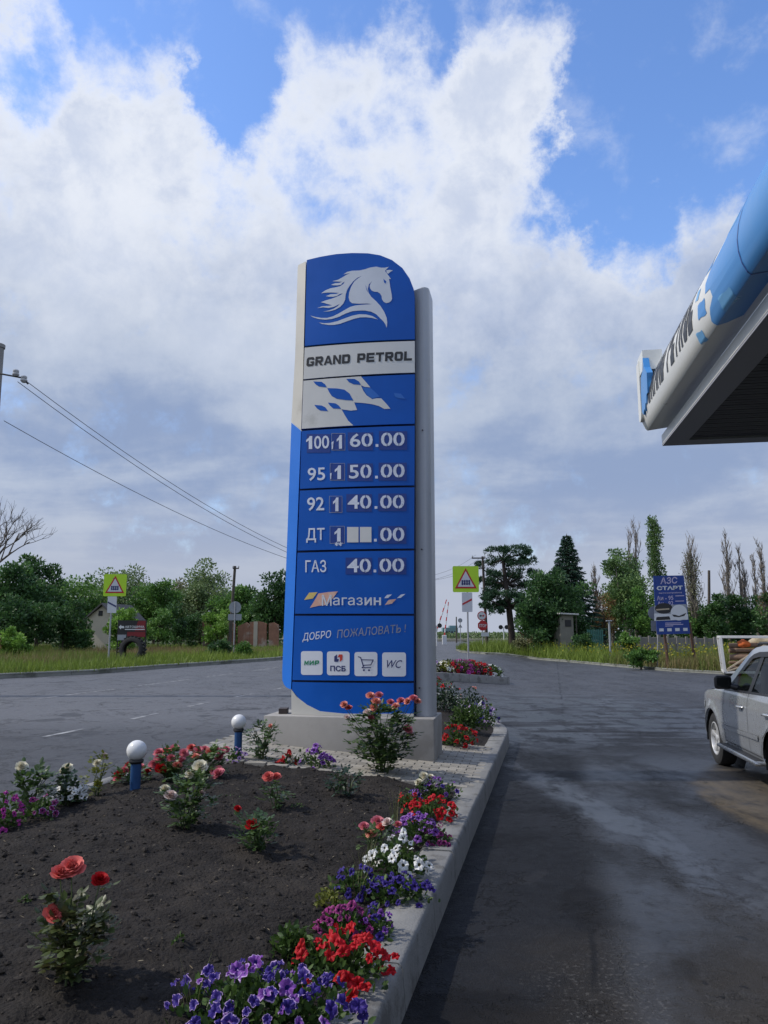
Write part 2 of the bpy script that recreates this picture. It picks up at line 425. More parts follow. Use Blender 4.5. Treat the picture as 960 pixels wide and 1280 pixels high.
    # damp film: darker and glossy
    wet = m('MAXIMUM', blob(2.30, 8.0, .30, 2.8, R(8), .5, .9, .9), blob(2.75, 5.9, .80, .60, R(16), .6, .9, 1.3))
    wet = m('MAXIMUM', wet, m('MULTIPLY', blob(4.0, 18, 3.6, 5.4, 0, .6, .9, .6), mr(noise_(1.1, 6, .6, (.30, 1, 1)), .36, .52)))
    wet = m('MULTIPLY', wet, mr(noise_(2.2, 8, .7, (1, .5, 1), (1, 1, 4), .3), .36, .56, .15, .8))
    wet = m('MULTIPLY', m('MAXIMUM', wet, m('MULTIPLY', m('MULTIPLY', mr(latn, .12, .5), mr(Y, 14, 10)), mr(noise_(.9, 7, .65, (1, .6, 1), (4, 4, 2)), .36, .60, .12, .62))), mr(mid, .25, .6, .6, 1.))
    base = mix(m('MULTIPLY', wet, .35), base, (.030, .032, .036))
    base = mix(seam_m, base, (.010, .010, .011))
    L.new(base, b.inputs['Base Color'])
    rg = m('ADD', m('MULTIPLY', m('SUBTRACT', 1, wet), .42), m('MULTIPLY', mr(mid, .3, .7), .14)); rg = m('ADD', rg, .10)
    rg = m('ADD', rg, m('MULTIPLY', dirt, .3), True)
    L.new(rg, b.inputs['Roughness']); L.new(m('MAXIMUM', mr(wet, 0, .8, .12, .55), m('MULTIPLY', m('MAXIMUM', farm, roadm), .5)), b.inputs['Specular IOR Level'])
    h = m('ADD', m('ADD', m('MULTIPLY', grain, .55), m('MULTIPLY', mid, .6)), m('MULTIPLY', agg, .8)); h = m('SUBTRACT', h, m('MULTIPLY', mr(ck, .008, .001), .8))
    bp = N.new('ShaderNodeBump'); bp.inputs['Distance'].default_value = .012; L.new(mr(wet, 0, .8, 1.0, .06), bp.inputs['Strength']); L.new(h, bp.inputs['Height']); L.new(bp.outputs[0], b.inputs['Normal'])
    return mt
M = {}
M['asphalt'] = asphalt_mat()
M['earth'] = pm('field_earth', (.075, .085, .035), .95, var=.35, scale=.15, stain=((.16, .14, .06), .05, .5, .7))
M['verge'] = pm('verge_soil', (.055, .075, .022), .95, var=.4, scale=.8, bump=.5, bscale=8, stain=((.11, .085, .045), .5, .52, .7))
M['concrete'] = pm('kerb_concrete', (.215, .212, .20), .85, var=.16, scale=5, bump=.25, bscale=70, stain=((.095, .09, .08), 3.2, .52, .75))
M['old_concrete'] = pm('old_kerb', (.20, .205, .18), .9, var=.25, scale=1.5, bump=.4, bscale=30, stain=((.075, .08, .06), 1.1, .5, .8))
M['soil'] = pm('bed_soil', (.024, .0205, .0175), .95, var=.45, scale=7, bump=1.0, bscale=48, stain=((.044, .037, .030), 1.3, .54, .7), spec=.2)
M['clod'] = pm('soil_clods', (.036, .031, .026), .95, var=.3, scale=20, tint=.7, spec=.2)
M['paver'] = pm('paver_blocks', (.29, .27, .23), .85, var=.14, scale=9, bump=.25, bscale=120, tint=.22, stain=((.12, .115, .10), 3, .56, .6))
M['line'] = pm('road_paint', (.32, .32, .31), .7, var=.2, scale=14, stain=((.115, .117, .124), 3.5, .42, 1.0))

# ------------------------------------------------------------------ sheets
def grid_sheet(name, xs, ys, zf, mat):
    nx, ny = len(xs), len(ys)
    vs = [(x, y, zf(x, y)) for y in ys for x in xs]
    fs = [(j * nx + i, j * nx + i + 1, (j + 1) * nx + i + 1, (j + 1) * nx + i) for j in range(ny - 1) for i in range(nx - 1)]
    b = MB(); b.add(vs, fs); o = b.build(name, mat, smooth=60, fix=False); return tag(o, kind='structure')
grid_sheet('ground', [-1500, -60, 60, 1500], [-300, -20, 160, 2500], lambda x, y: -0.12 if y < 150 else .1, M['earth'])
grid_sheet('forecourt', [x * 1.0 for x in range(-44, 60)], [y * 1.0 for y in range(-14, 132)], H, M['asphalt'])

# verges either side, 12 cm above the asphalt, with their kerbs
far_edge = [GH(u, v) for u, v in ((-260, 866), (-120, 857), (0, 848.5), (120, 842.5), (200, 836), (346, 825.5), (440, 815), (500, 808.5), (535, 805))]
right_edge = [GH(u, v) for u, v in ((596, 806), (580, 809.5), (570, 813), (576, 815.5), (607, 818), (660, 823), (707, 827.5), (774, 834), (840, 839.5), (904, 843), (960, 846.5), (1100, 853), (1400, 862))]
def verge(name, edge, back, mat, dz=.11, cell=3.0):
    poly = [(p.x, p.y) for p in edge] + back
    b = MB(); b.sheet(poly, lambda x, y: Vector((x, y, H(x, y) + dz + .06 * noise.noise((x * .4, y * .4, 3)))), cell, axes=(0, 1))
    o = b.build(name, mat, fix=True); 
    return tag(o, kind='structure')
left_poly = [(p.x, p.y) for p in far_edge] + [(6.3, 125), (7, 150), (-140, 150), (-140, -20), (-34, 5)]
right_poly = [(p.x, p.y) for p in right_edge] + [(90, 20), (90, 150), (13.5, 150), (12.5, 118)]
verge('left_verge_ground', far_edge, left_poly[len(far_edge):], M['verge'])
verge('right_verge_ground', right_edge, right_poly[len(right_edge):], M['verge'])

def kerb_run(name, pts, w, h, mat, seg=1.0, inner_sign=1, zf=None, drop=.06, gap=.012):
    """a run of separate kerb stones along a polyline of (x, y); inner_sign: which side the inside lies on"""
    pl = [Vector((p[0], p[1])) for p in pts]
    ds = [0]; 
    for a, c in zip(pl, pl[1:]): ds.append(ds[-1] + (c - a).length)
    def at(s):
        for i in range(len(pl) - 1):
            if s <= ds[i + 1] or i == len(pl) - 2:
                k = (s - ds[i]) / max(1e-6, ds[i + 1] - ds[i]); return pl[i].lerp(pl[i + 1], k), (pl[i + 1] - pl[i]).normalized()
    b = MB(); s = 0.0; tot = ds[-1]
    while s < tot - .05:
        e = min(tot, s + seg); rows = []
        k = max(2, int((e - s) / .35) + 1)
        dz = rnd.uniform(-.007, .007)
        for i in range(k):
            q = s + gap / 2 + (e - s - gap) * i / (k - 1)
            p, d = at(q); p0, d0 = at(max(0, q - .2)); p1, d1 = at(min(tot, q + .2)); d = (d0 + d1).normalized()
            nrm = Vector((-d.y, d.x)) * inner_sign
            base = H(p.x, p.y) - drop
            zt = (zf(p.x, p.y) if zf else H(p.x, p.y) + h) + dz
            for off, z in ((0, base), (.018, zt - .03), (.03, zt - .008), (.045, zt), (w - .02, zt + .0), (w, zt - .015), (w, base)):
                qq = p + nrm * off; rows.append((qq.x, qq.y, z))
        m_ = 7; fs = []
        for i in range(k - 1):
            for j in range(m_ - 1): fs.append((i * m_ + j, i * m_ + j + 1, (i + 1) * m_ + j + 1, (i + 1) * m_ + j))
        fs.append(list(range(m_))); fs.append([(k - 1) * m_ + j for j in range(m_)][::-1])
        b.add(rows, fs, 0); s = e
    o = b.build(name, mat, smooth=50); return tag(o, kind='structure')
kerb_run('far_kerb', far_edge, .25, .17, M['old_concrete'], 1.5, 1)
kerb_run('verge_kerb', right_edge[2:], .2, .13, M['old_concrete'], 1.5, 1)

# the island: outline in (lateral, along) metres, closed far tip
isl = [(N_R, -3.0), (N_R, 13.3), (N_R - .06, 13.8), (N_R - .26, 14.5), (N_R - .65, 15.6), (N_R - 1.05, 17.0), (N_R - 1.5, 18.6), (N_R - 2.1, 18.9), (N_R - 2.65, 18.2), (N_R - 3.0, 17.2), (N_L + .05, 16.0), (N_L, 15.0), (N_L, -3.0)]
isl_xy = [from_lt(*p) for p in isl]
kerb_run('island_kerb', isl_xy[:8], .27, .22, M['concrete'], 1.0, 1, ztop)
kerb_run('road_side_kerb', isl_xy[7:], .15, .1, M['concrete'], 1.0, 1, lambda x, y: ztop(x, y) - .02)
KW = .265; KL = .145
def isl_half(t):                                           # inner lateral limits at an along position
    hi = N_R; lo = N_L
    if t > 13.3:
        right = [(N_R, 13.3), (N_R - .06, 13.8), (N_R - .26, 14.5), (N_R - .65, 15.6), (N_R - 1.05, 17.0), (N_R - 1.5, 18.6)]
        left = [(N_L, 13.3), (N_L, 15.0), (N_L + .05, 16.0), (N_R - 3.0, 17.2), (N_R - 2.65, 18.2), (N_R - 2.1, 18.9), (N_R - 1.8, 19.0)]
        f = lambda tab: np.interp(t, [p[1] for p in tab], [p[0] for p in tab])
        hi, lo = f(right), f(left)
    return lo + (KL if t < 17 else KW), hi - KW
def soil_z(x, y):
    n, t = lat(x, y), along(x, y); lo, hi = isl_half(min(t, 18.6)); 
    e = max(0.0, min(1.0, min(n - lo, hi - n) / .7)); e = e * e * (3 - 2 * e)
    p = Vector((x, y, 0))
    q = p - Vector((.84, 8.0, 0)); d = q.x * math.sin(R(11)) + q.y * math.cos(R(11))
    if -.02 < d < 2.95: return ztop(x, y) - .085
    return ztop(x, y) - .030 + .085 * e + e * .05 * noise.noise(p * .9) + .024 * noise.noise(p * 4.5) + .017 * noise.noise(p * 11) + .012 * noise.noise(p * 27)
def build_soil():
    ts = list(np.arange(-2.8, 1.5, .12)) + list(np.arange(1.5, 9.0, .033)) + list(np.arange(9.0, 18.62, .16)); K = 110
    vs = []
    for t in ts:
        lo, hi = isl_half(t)
        for i in range(K):
            n = lo - .004 + (hi - lo + .008) * i / (K - 1); x, y = from_lt(n, t); vs.append((x, y, soil_z(x, y)))
    fs = [(j * K + i, j * K + i + 1, (j + 1) * K + i + 1, (j + 1) * K + i) for j in range(len(ts) - 1) for i in range(K - 1)]
    b = MB(); b.add(vs, fs); o = b.build('soil', M['soil'], smooth=70, fix=False); tag(o, kind='structure')
    # loose clods and small stones
    b = MB(); ico = [Vector(v) for v in ((0, 0, 1), (.9, 0, .3), (.28, .85, .3), (-.72, .53, .3), (-.72, -.53, .3), (.28, -.85, .3), (.72, .53, -.4), (-.28, .85, -.4), (-.9, 0, -.4), (-.28, -.85, -.4), (.72, -.53, -.4))]
    itri = [(0, 1, 2), (0, 2, 3), (0, 3, 4), (0, 4, 5), (0, 5, 1), (1, 6, 2), (2, 6, 7), (2, 7, 3), (3, 7, 8), (3, 8, 4), (4, 8, 9), (4, 9, 5), (5, 9, 10), (5, 10, 1), (1, 10, 6)]
    for k in range(16000):
        t = 1.6 + 7.6 * rnd.random() ** 1.5; lo, hi = isl_half(t); n = rnd.uniform(lo, hi); x, y = from_lt(n, t)
        s = .0035 + .019 * rnd.random() ** 4.5; a = rnd.uniform(0, 6.28); ca, sa = math.cos(a), math.sin(a); q = rnd.uniform(.5, .9)
        z = soil_z(x, y); sc_ = [rnd.uniform(.7, 1.2) for _ in ico]
        tn = rnd.uniform(.1, .7) if rnd.random() < .93 else rnd.uniform(1.6, 3.0)
        b.add([(x + (v.x * ca - v.y * sa) * s * f, y + (v.x * sa + v.y * ca) * s * f, z + v.z * s * q * f) for v, f in zip(ico, sc_)], itri, 0, tn)
    o = b.build('soil_clods', M['clod']); tag(o, 'dark crumbs of soil and small stones scattered over the flower bed', 'soil clods', kind='stuff')
build_soil()

# road paint
def stripe(px, w, dash=None, z=.004):
    pts = [GH(u, v) for u, v in px]; b = MB(); ds = [0]
    for a, c in zip(pts, pts[1:]): ds.append(ds[-1] + (c - a).length)
    def at(s):
        for i in range(len(pts) - 1):
            if s <= ds[i + 1] or i == len(pts) - 2:
                return pts[i].lerp(pts[i + 1], (s - ds[i]) / (ds[i + 1] - ds[i])), (pts[i + 1] - pts[i]).normalized()
    s = 0.0
    while s < ds[-1]:
        e = min(ds[-1], s + (dash[0] if dash else ds[-1]))
        k = max(2, int((e - s) / 1.0) + 1); vs = []
        for i in range(k):
            p, d = at(s + (e - s) * i / (k - 1)); nn = Vector((-d.y, d.x, 0)) * w / 2
            for q in (p - nn, p + nn): vs.append((q.x, q.y, H(q.x, q.y) + z))
        b.add(vs, [(2 * i, 2 * i + 1, 2 * i + 3, 2 * i + 2) for i in range(k - 1)]); s = e + (dash[1] if dash else 1)
    return tag(b.build('road_marking', M['line'], fix=False), kind='structure')
stripe([(-160, 900), (0, 880.5), (92, 868), (185, 856), (329, 837), (430, 822)], .11, (3.2, 1.2))
stripe([(-120, 955), (21, 928), (152, 902), (252, 879.5), (318, 867), (420, 846)], .10, (1.0, 1.4))

# far ground: railway embankment beyond the crossing
M['ballast'] = pm('ballast', (.36, .33, .25), .9, var=.2, scale=.6)
b = MB(); b.box((0, 128, .35), (240, 4.0, .7), 0); tag(b.build('railway_embankment', M['ballast']), kind='structure')
# ------------------------------------------------------------------ the price pylon
TH = R(11)
_ex = Vector((math.cos(TH), -math.sin(TH), 0)); _ey = Vector((math.sin(TH), math.cos(TH), 0))
PL_W, PL_D = 2.20, .82
_c0 = G(543, 957, .22)                                        # front right foot of the plinth
SIGN_O = Vector((_c0.x, _c0.y, .22)) - _ex * (PL_W / 2) + _ey * (PL_D / 2)
def SL(u, v, yd):                                             # sight line against the plane local y = yd -> (local x, local z)
    o = Vector((0, 0, CAM_H)) - SIGN_O; d = ray(u, v)
    t = (yd - o.dot(_ey)) / d.dot(_ey); p = o + d * t
    return (p.dot(_ex), p.z)
FACE = -.27                                                   # local depth of the face at its middle
XC, KCURV = .0, 1 / (2 * 7.6)
def face_y(x): return FACE + KCURV * (x - XC - .06) ** 2
def SF(u, v):
    y = FACE
    for _ in range(4): x, z = SL(u, v, y); y = face_y(x)
    return x, z
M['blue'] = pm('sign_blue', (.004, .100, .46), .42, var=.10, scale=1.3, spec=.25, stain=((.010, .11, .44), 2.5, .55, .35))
M['blue_lit'] = pm('sign_blue_lit', (.012, .17, .66), .4, var=.06, scale=1.5)  # lighter copy of the panel blue: sunlight on the fin is in the colour
M['blue_dark'] = pm('joint_dark', (.006, .018, .07), .6, var=.1)
M['plate'] = pm('digit_plate', (.008, .045, .26), .4, var=.1, scale=8)
M['cream'] = pm('cream_cladding', (.58, .56, .50), .45, var=.06, scale=1.8, stain=((.42, .40, .34), 1.6, .58, .6))
M['cream_face'] = pm('cream_face', (.70, .69, .65), .4, var=.05, scale=2, stain=((.46, .45, .40), 2.6, .6, .5))
M['greycol'] = pm('grey_column', (.42, .435, .455), .42, var=.06, scale=1.4, stain=((.35, .36, .38), 2, .56, .6))
M['render'] = pm('plinth_render', (.33, .315, .29), .85, var=.10, scale=3, bump=.15, bscale=90, stain=((.24, .225, .20), 1.6, .5, .7))
M['silver'] = pm('silver_vinyl', (.66, .69, .74), .35, var=.05, scale=4)
M['white'] = pm('white_vinyl', (.72, .74, .78), .4, var=.04, scale=6)
M['worn_white'] = pm('worn_white', (.72, .76, .85), .45, var=.12, scale=12, stain=((.16, .24, .50), 14, .60, .7))
M['worn_grey'] = pm('worn_lettering', (.26, .28, .36), .6, var=.3, scale=14, stain=((.02, .10, .40), 16, .54, .75))
M['black'] = pm('black_vinyl', (.018, .019, .022), .45, var=.1)
M['navy'] = pm('navy_vinyl', (.025, .035, .14), .45, var=.1)
M['green'] = pm('green_vinyl', (.02, .24, .11), .45, var=.1)
M['redv'] = pm('red_vinyl', (.55, .05, .03), .45, var=.1)
M['salmon'] = pm('faded_orange_vinyl', (.72, .40, .30), .5, var=.1, stain=((.75, .55, .45), 9, .5, .6))
M['yellowv'] = pm('faded_yellow_vinyl', (.70, .52, .16), .5, var=.1)
M['lblue'] = pm('light_blue_vinyl', (.015, .15, .55), .4, var=.06)
M['bolt'] = pm('rust_bolt', (.06, .045, .04), .6, metal=.3)

def text_bm(body, bold=0.0, shear=0.0, space=1.0, res=3):
    c = bpy.data.curves.new('lettering', 'FONT'); c.body = body; c.offset = bold; c.shear = shear; c.space_character = space
    c.resolution_u = res; c.fill_mode = 'FRONT'
    o = bpy.data.objects.new('lettering', c); COL.objects.link(o)
    dg = bpy.context.evaluated_depsgraph_get(); dg.update()
    me = bpy.data.meshes.new_from_object(o.evaluated_get(dg)); bpy.data.objects.remove(o); bpy.data.curves.remove(c)
    vs = np.array([v.co[:2] for v in me.vertices]); fs = [list(p.vertices) for p in me.polygons]; bpy.data.meshes.remove(me)
    vs = (vs - vs.min(0)) / (vs.max(0) - vs.min(0))
    return vs, fs
def text_on(b, body, bl, br, tl, fn, m=0, **k):
    """adds lettering to builder b, stretched to the parallelogram bl-br-tl (2-D), placed by fn(a, c)"""
    vs, fs = text_bm(body, **k)
    bl, br, tl = np.array(bl), np.array(br), np.array(tl)
    b.add([fn(*(bl + (br - bl) * x + (tl - bl) * y)) for x, y in vs], fs, m)
def rring(x0, y0, x1, y1, rx, ry, tx, ty, sq=()):
    """outer and inner outline of a squarish bowl; sq: corners left square (0 tr, 1 br, 2 bl, 3 tl), clockwise from the top right"""
    out, inn = [], []
    for k, (cx, cy, a0) in enumerate(((x1, y1, 90), (x1, y0, 0), (x0, y0, -90), (x0, y1, 180))):
        sx, sy = (-1 if cx == x1 else 1), (-1 if cy == y1 else 1)
        r0, r1 = (0, 0) if k in sq else (rx, ry)
        for j in range(7):
            a = R(a0 - 15 * j); c_, s_ = math.cos(a), math.sin(a)
            out.append((cx + sx * r0 + r0 * c_, cy + sy * r1 + r1 * s_))
            i0, i1 = max(0, r0 - tx), max(0, r1 - ty)
            inn.append((cx + sx * (tx + i0) + i0 * c_, cy + sy * (ty + i1) + i1 * s_))
    return out, inn
def block_glyph(ch):
    """wide square-shouldered capitals as a list of polygons in a unit box"""
    tx, ty = .31, .25; P = []
    box = lambda a, b_, c, d: P.append([(a, b_), (c, b_), (c, d), (a, d)])
    def bowl(x0, y0, x1, y1, sq=(), skip=()):
        o, i = rring(x0, y0, x1, y1, .27, .25, tx, ty, sq); n = len(o)
        for k in range(n):
            if k in skip: continue
            q = [o[k], o[(k + 1) % n], i[(k + 1) % n], i[k]]
            if (Vector(q[0]) - Vector(q[1])).length + (Vector(q[2]) - Vector(q[3])).length > 1e-6: P.append(q)
    if ch == 'O': bowl(0, 0, 1, 1)
    elif ch == 'D': bowl(0, 0, 1, 1, (2, 3))
    elif ch == 'G':
        bowl(0, 0, 1, 1, (), (6,)); box(1 - tx, .68, 1, .75); box(.5, .36, 1, .53); box(1 - tx, .25, 1, .36)
    elif ch in 'PR':
        bowl(0, .33 if ch == 'R' else .27, 1, 1, (2, 3)); box(0, 0, tx, .34)
        if ch == 'R': P.append([(.42, .34), (.74, .34), (1.02, 0), (.68, 0)])
    elif ch == 'E':
        box(0, 0, tx, 1); box(tx, 0, .98, ty); box(tx, .40, .92, .59); box(tx, 1 - ty, .98, 1)
    elif ch == 'T': box(0, 1 - ty, 1, 1); box(.365, 0, .635, 1 - ty)
    elif ch == 'L': box(0, 0, tx, 1); box(tx, 0, .95, ty)
    elif ch == 'N': box(0, 0, tx * .9, 1); box(1 - tx * .9, 0, 1, 1); P.append([(tx * .9, 1), (tx * .9, .62), (1 - tx * .9, 0), (1 - tx * .9, .38)])
    elif ch == 'A':
        P.append([(-.04, 0), (.24, 0), (.62, 1), (.36, 1)]); P.append([(.40, 1), (.64, 1), (1.06, 0), (.77, 0)]); box(.26, .18, .76, .36)
    elif ch == 'И': box(0, 0, tx * .8, 1); box(1 - tx * .8, 0, 1, 1); P.append([(tx * .8, 0), (tx * .8, .40), (1 - tx * .8, 1), (1 - tx * .8, .60)])
    elif ch == 'М': box(0, 0, tx * .7, 1); box(1 - tx * .7, 0, 1, 1); P.append([(tx * .7, 1), (tx * .7, .55), (.5, .05), (.5, .5)]); P.append([(1 - tx * .7, 1), (.5, .5), (.5, .05), (1 - tx * .7, .55)])
    elif ch == '1': P.append([(.42, 0), (.92, 0), (.92, 1), (.55, 1), (.42, .86), (.05, .70), (.05, .52), (.42, .66)])
    return P
def blocks_on(b, body, bl, br, tl, fn, m=0, gap=.22, space=.62):
    bl, br, tl = np.array(bl), np.array(br), np.array(tl)
    tot = sum(space if c == ' ' else 1 for c in body) + gap * (len(body) - 1); x = 0.0
    for c in body:
        if c == ' ': x += space + gap; continue
        for P in block_glyph(c):
            vs = [fn(*(bl + (br - bl) * ((x + a) / tot) + (tl - bl) * d)) for a, d in P]
            b.add(vs, [tuple(range(len(vs)))] if len(vs) == 4 else [t for t in geometry.tessellate_polygon([[Vector((a, d, 0)) for a, d in P]])], m)
        x += 1 + gap
def faceP(off): return lambda x, z: Vector((x, face_y(x) - off, z))
def px(*pts): return [SF(u, v) for u, v in pts]
def zoomed(pts, x0, y0, s): return [SF(x0 + a / s, y0 + c / s) for a, c in pts]
def slab(b, poly, m, front, back, cell=.12):
    """a panel of real thickness bent to the face: front and back skins and a rim"""
    b.sheet(poly, faceP(front), cell, m); b.sheet(poly, faceP(back), cell, m)
    n = len(poly); fF, fB = faceP(front), faceP(back); vs = []; fs = []
    for i in range(n):                                   # rim, split along its run so that it follows the bend
        a, c = Vector(poly[i]), Vector(poly[(i + 1) % n]); k = max(1, int(abs(a.x - c.x) / cell) + 1)
        for j in range(k):
            p, q = a.lerp(c, j / k), a.lerp(c, (j + 1) / k); b0 = len(vs)
            vs += [fF(*p), fF(*q), fB(*q), fB(*p)]; fs.append((b0, b0 + 1, b0 + 2, b0 + 3))
    b.add(vs, fs, m)

def build_sign():
    root = thing('price_pylon', 'tall blue petrol station price sign with a white horse emblem, on a grey plinth', 'sign', SIGN_O, -TH)
    b = MB(); b.box((0, 0, .09), (PL_W, PL_D, .92), 0, bev=.012); b.build('plinth', M['render'], root, smooth=30)
    # carcass behind the panels
    xL = lambda v: SF(np.interp(v, [325, 480, 537, 690, 862, 900], [383.5, 379, 377, 371, 364.5, 363.5]), v)[0]
    zt = lambda v: SF(440, v)[1]
    body = px((384, 327), (402, 322.5), (440, 318), (474, 321), (489, 327), (502, 337), (511, 350), (516.5, 364), (517.5, 400), (517.5, 897.5), (364, 897.5), (364.5, 860), (371.5, 690), (377.5, 537), (379.5, 480))
    zb = .552
    body = [(x, max(z, zb)) for x, z in body]
    b = MB(); b.prism(body, lambda x, z, t: Vector((x, (face_y(x) + .028) if t == 0 else .19, z)), 0, 1); b.build('cabinet', M['blue_dark'], root)
    lower = px((364.3, 862), (364.3, 897.5), (517, 897.5), (517, 892), (430, 892), (400, 889), (384, 881), (371, 871)); lower = [(x, max(z, zb)) for x, z in lower]
    b = MB(); slab(b, lower, 0, .004, -.03); b.build('base_cladding', M['cream'], root)
    # right-hand column with rounded front edges
    x0, _ = SL(518.5, 600, -.10); x1, _ = SL(539.4, 640, -.10); _, zc = SL(530, 361.5, -.1)
    w = x1 - x0; pl = []
    for cx_, a0 in ((x0 + .005, 180), (x1 - .085, 270)):
        r_ = .005 if a0 == 180 else .085
        for k in range(7):
            a = R(a0 + 15 * k); pl.append((cx_ + r_ * math.cos(a), -.17 + .085 + r_ * math.sin(a)))
    pl += [(x1, .24), (x0, .24)]
    b = MB(); n = len(pl); rows = [(zb, 0), (zc - .03, 0), (zc, .02)]; vs = []
    for z, ins in rows:
        for x, y in pl:
            vs.append((x0 + w / 2 + (x - x0 - w / 2) * (1 - ins * 2.2), y * (1 - ins), z))
    fs = [(i * n + k, i * n + (k + 1) % n, (i + 1) * n + (k + 1) % n, (i + 1) * n + k) for i in range(2) for k in range(n)] + [[2 * n + k for k in range(n)]]
    b.add(vs, fs)
    col = b.build('column', M['greycol'], root, smooth=40)
    for u, v in ((528, 537.5), (527, 686.5), (524, 860)):
        b = MB(); x, z = SL(u, v, -.17); b.lathe([(0, -.178), (.008, -.178), (.010, -.17), (.010, -.15)], 8, (x, 0, z), 'y')
        b.build('bolt', M['bolt'], col)
    # slanting left fin: cream above, blue below
    def fin(u0v, polyuv, name, mat):
        b = MB(); P = []
        for u, v in polyuv: P.append(SF(u, v))
        def fn(x, z, t):
            s = np.interp(z, [q[1] for q in edge], [q[0] for q in edge])      # the hinge line at this height
            k = s - x                                                            # how far out on the fin
            return Vector((x, face_y(s) + .012 + k * .62 + t, z))
        b.prism(P, fn, 0, .26); return b.build(name, mat, root, smooth=30)
    edge = sorted(((xL(v) - .004, SF(379, v)[1]) for v in (325, 480, 537, 690, 862)), key=lambda q: q[1])
    fin(0, [(381.8, 325.8), (370.5, 327.5), (369.6, 330), (366.5, 440), (361.2, 525), (376, 537.2), (378, 480)], 'fin_upper', M['cream'])
    fin(0, [(361.2, 525.8), (357.2, 640), (353.5, 740), (349.8, 840), (350.2, 851), (352.5, 856), (356, 859.5), (362.8, 862), (363.2, 861), (369.8, 690), (375.8, 538)], 'fin_lower', M['blue_lit'])

    # ---- panels
    T0, T1 = 0.0, -.026
    def panel(name, pts, mat):
        b = MB(); slab(b, px(*pts), 0, T0, T1); return b.build(name, mat, root)
    logo = panel('logo_panel', [(383.5, 325), (400, 321), (420, 317.6), (440, 316.2), (460, 316.6), (475, 319), (490, 325), (503, 335), (512, 348), (517, 361), (518.3, 372), (518.3, 424), (381, 432.3)], M['blue'])
    name = panel('name_panel', [(380.8, 434.6), (518.3, 426.2), (518.3, 465.6), (379.2, 474)], M['cream_face'])
    flag = panel('flag_panel', [(379.2, 476.6), (518.3, 468), (518.2, 529.6), (377, 536.4)], M['blue'])
    pr1 = panel('price_panel', [(377, 538.8), (518.2, 532.2), (517.9, 606.6), (374.9, 611)], M['blue'])
    pr2 = panel('price_panel', [(374.8, 613.4), (517.9, 609.2), (517.4, 685.6), (371.9, 688.2)], M['blue'])
    gas = panel('price_panel', [(371.8, 691), (517.4, 688.2), (517.1, 767.2), (368.6, 767.2)], M['blue'])
    wel = panel('welcome_panel', [(368.5, 769.8), (517.1, 769.8), (517, 851.2), (365.4, 850)], M['blue'])
    low = panel('lower_panel', [(365.2, 852.6), (517, 854), (517, 897), (424, 897), (412, 894.4), (400, 889.5), (384, 881.5), (373, 872.5), (365, 862.5)], M['blue'])
    F1, F2, F3 = .003, .0055, .008
    def art(parent, nm, mat, polys, off=F1):
        b = MB()
        for P in polys: b.sheet(P, faceP(off), .06)
        return b.build(nm, mat, parent, fix=True)
    # horse
    Z = lambda pts: zoomed(pts, 384, 326, 8.0)
    main = [(160, 508), (215, 498), (265, 480), (305, 455), (327, 432), (300, 445), (265, 462), (215, 472), (160, 466), (100, 474), (150, 455), (205, 452), (250, 446), (200, 432), (170, 422), (135, 416), (190, 395), (245, 380), (285, 365), (330, 345), (357, 326), (325, 333), (300, 352), (260, 360), (220, 360), (188, 354), (235, 335), (290, 332), (320, 322), (260, 318), (200, 318), (140, 325), (185, 295), (235, 275), (290, 265), (330, 255), (365, 230), (375, 208), (350, 225), (340, 240), (300, 247), (265, 246), (238, 241), (280, 225), (320, 222), (350, 210), (300, 208), (252, 205), (310, 190), (355, 165), (395, 140), (430, 125), (395, 130), (363, 137), (400, 112), (450, 100), (520, 98), (580, 85), (630, 68), (690, 60), (740, 70), (780, 70), (818, 60), (795, 82), (778, 102), (800, 130), (830, 172), (838, 183), (818, 182), (824, 215), (830, 260), (838, 300), (846, 345), (849, 380), (838, 403), (820, 417), (790, 424), (765, 410), (748, 385), (745, 355), (730, 330), (705, 312), (670, 310), (645, 298), (628, 275), (625, 250), (635, 225), (650, 205), (618, 235), (607, 280), (615, 320), (640, 360), (690, 405), (735, 455), (770, 510), (795, 570), (801, 620), (795, 672), (785, 640), (765, 610), (725, 570), (690, 535), (640, 510), (580, 498), (520, 498), (450, 505), (380, 530), (320, 560), (250, 582), (180, 590), (110, 582), (60, 565), (30, 548), (80, 562), (140, 572), (200, 572), (260, 555), (320, 525), (380, 490), (430, 462), (480, 448), (540, 441), (600, 437), (650, 434), (600, 428), (520, 430), (450, 425), (425, 405), (415, 370), (420, 320), (440, 260), (470, 210), (510, 175), (550, 150), (500, 172), (460, 207), (425, 250), (400, 290), (385, 340), (380, 390), (360, 430), (330, 462), (280, 490), (220, 506)]
    wave = [(115, 618), (170, 625), (230, 622), (300, 605), (380, 575), (450, 550), (520, 535), (590, 538), (650, 552), (710, 588), (650, 572), (590, 565), (530, 567), (470, 580), (400, 605), (330, 630), (270, 642), (210, 642), (150, 632)]
    ear = [(790, 95), (820, 91), (858, 97), (832, 111), (812, 130), (797, 125)]
    horse = art(logo, 'horse_emblem', M['silver'], [Z(main), Z(wave), Z(ear)])
    art(horse, 'eye', M['blue'], [Z([(762, 182), (790, 205), (784, 230), (770, 218)])], F2); art(horse, 'neck_line', M['blue'], [Z([(585, 238), (592, 270), (606, 302), (614, 322), (598, 298), (587, 264)])], F2)
    # name
    b = MB(); blocks_on(b, 'GRAND PETROL', *px((382.9, 458.3), (515.4, 450.6), (383.6, 447.0)), faceP(F1), gap=.13)
    b.build('lettering', M['black'], name)
    # chequered flag
    Zf = lambda pts: zoomed(pts, 372, 465, 6.316)
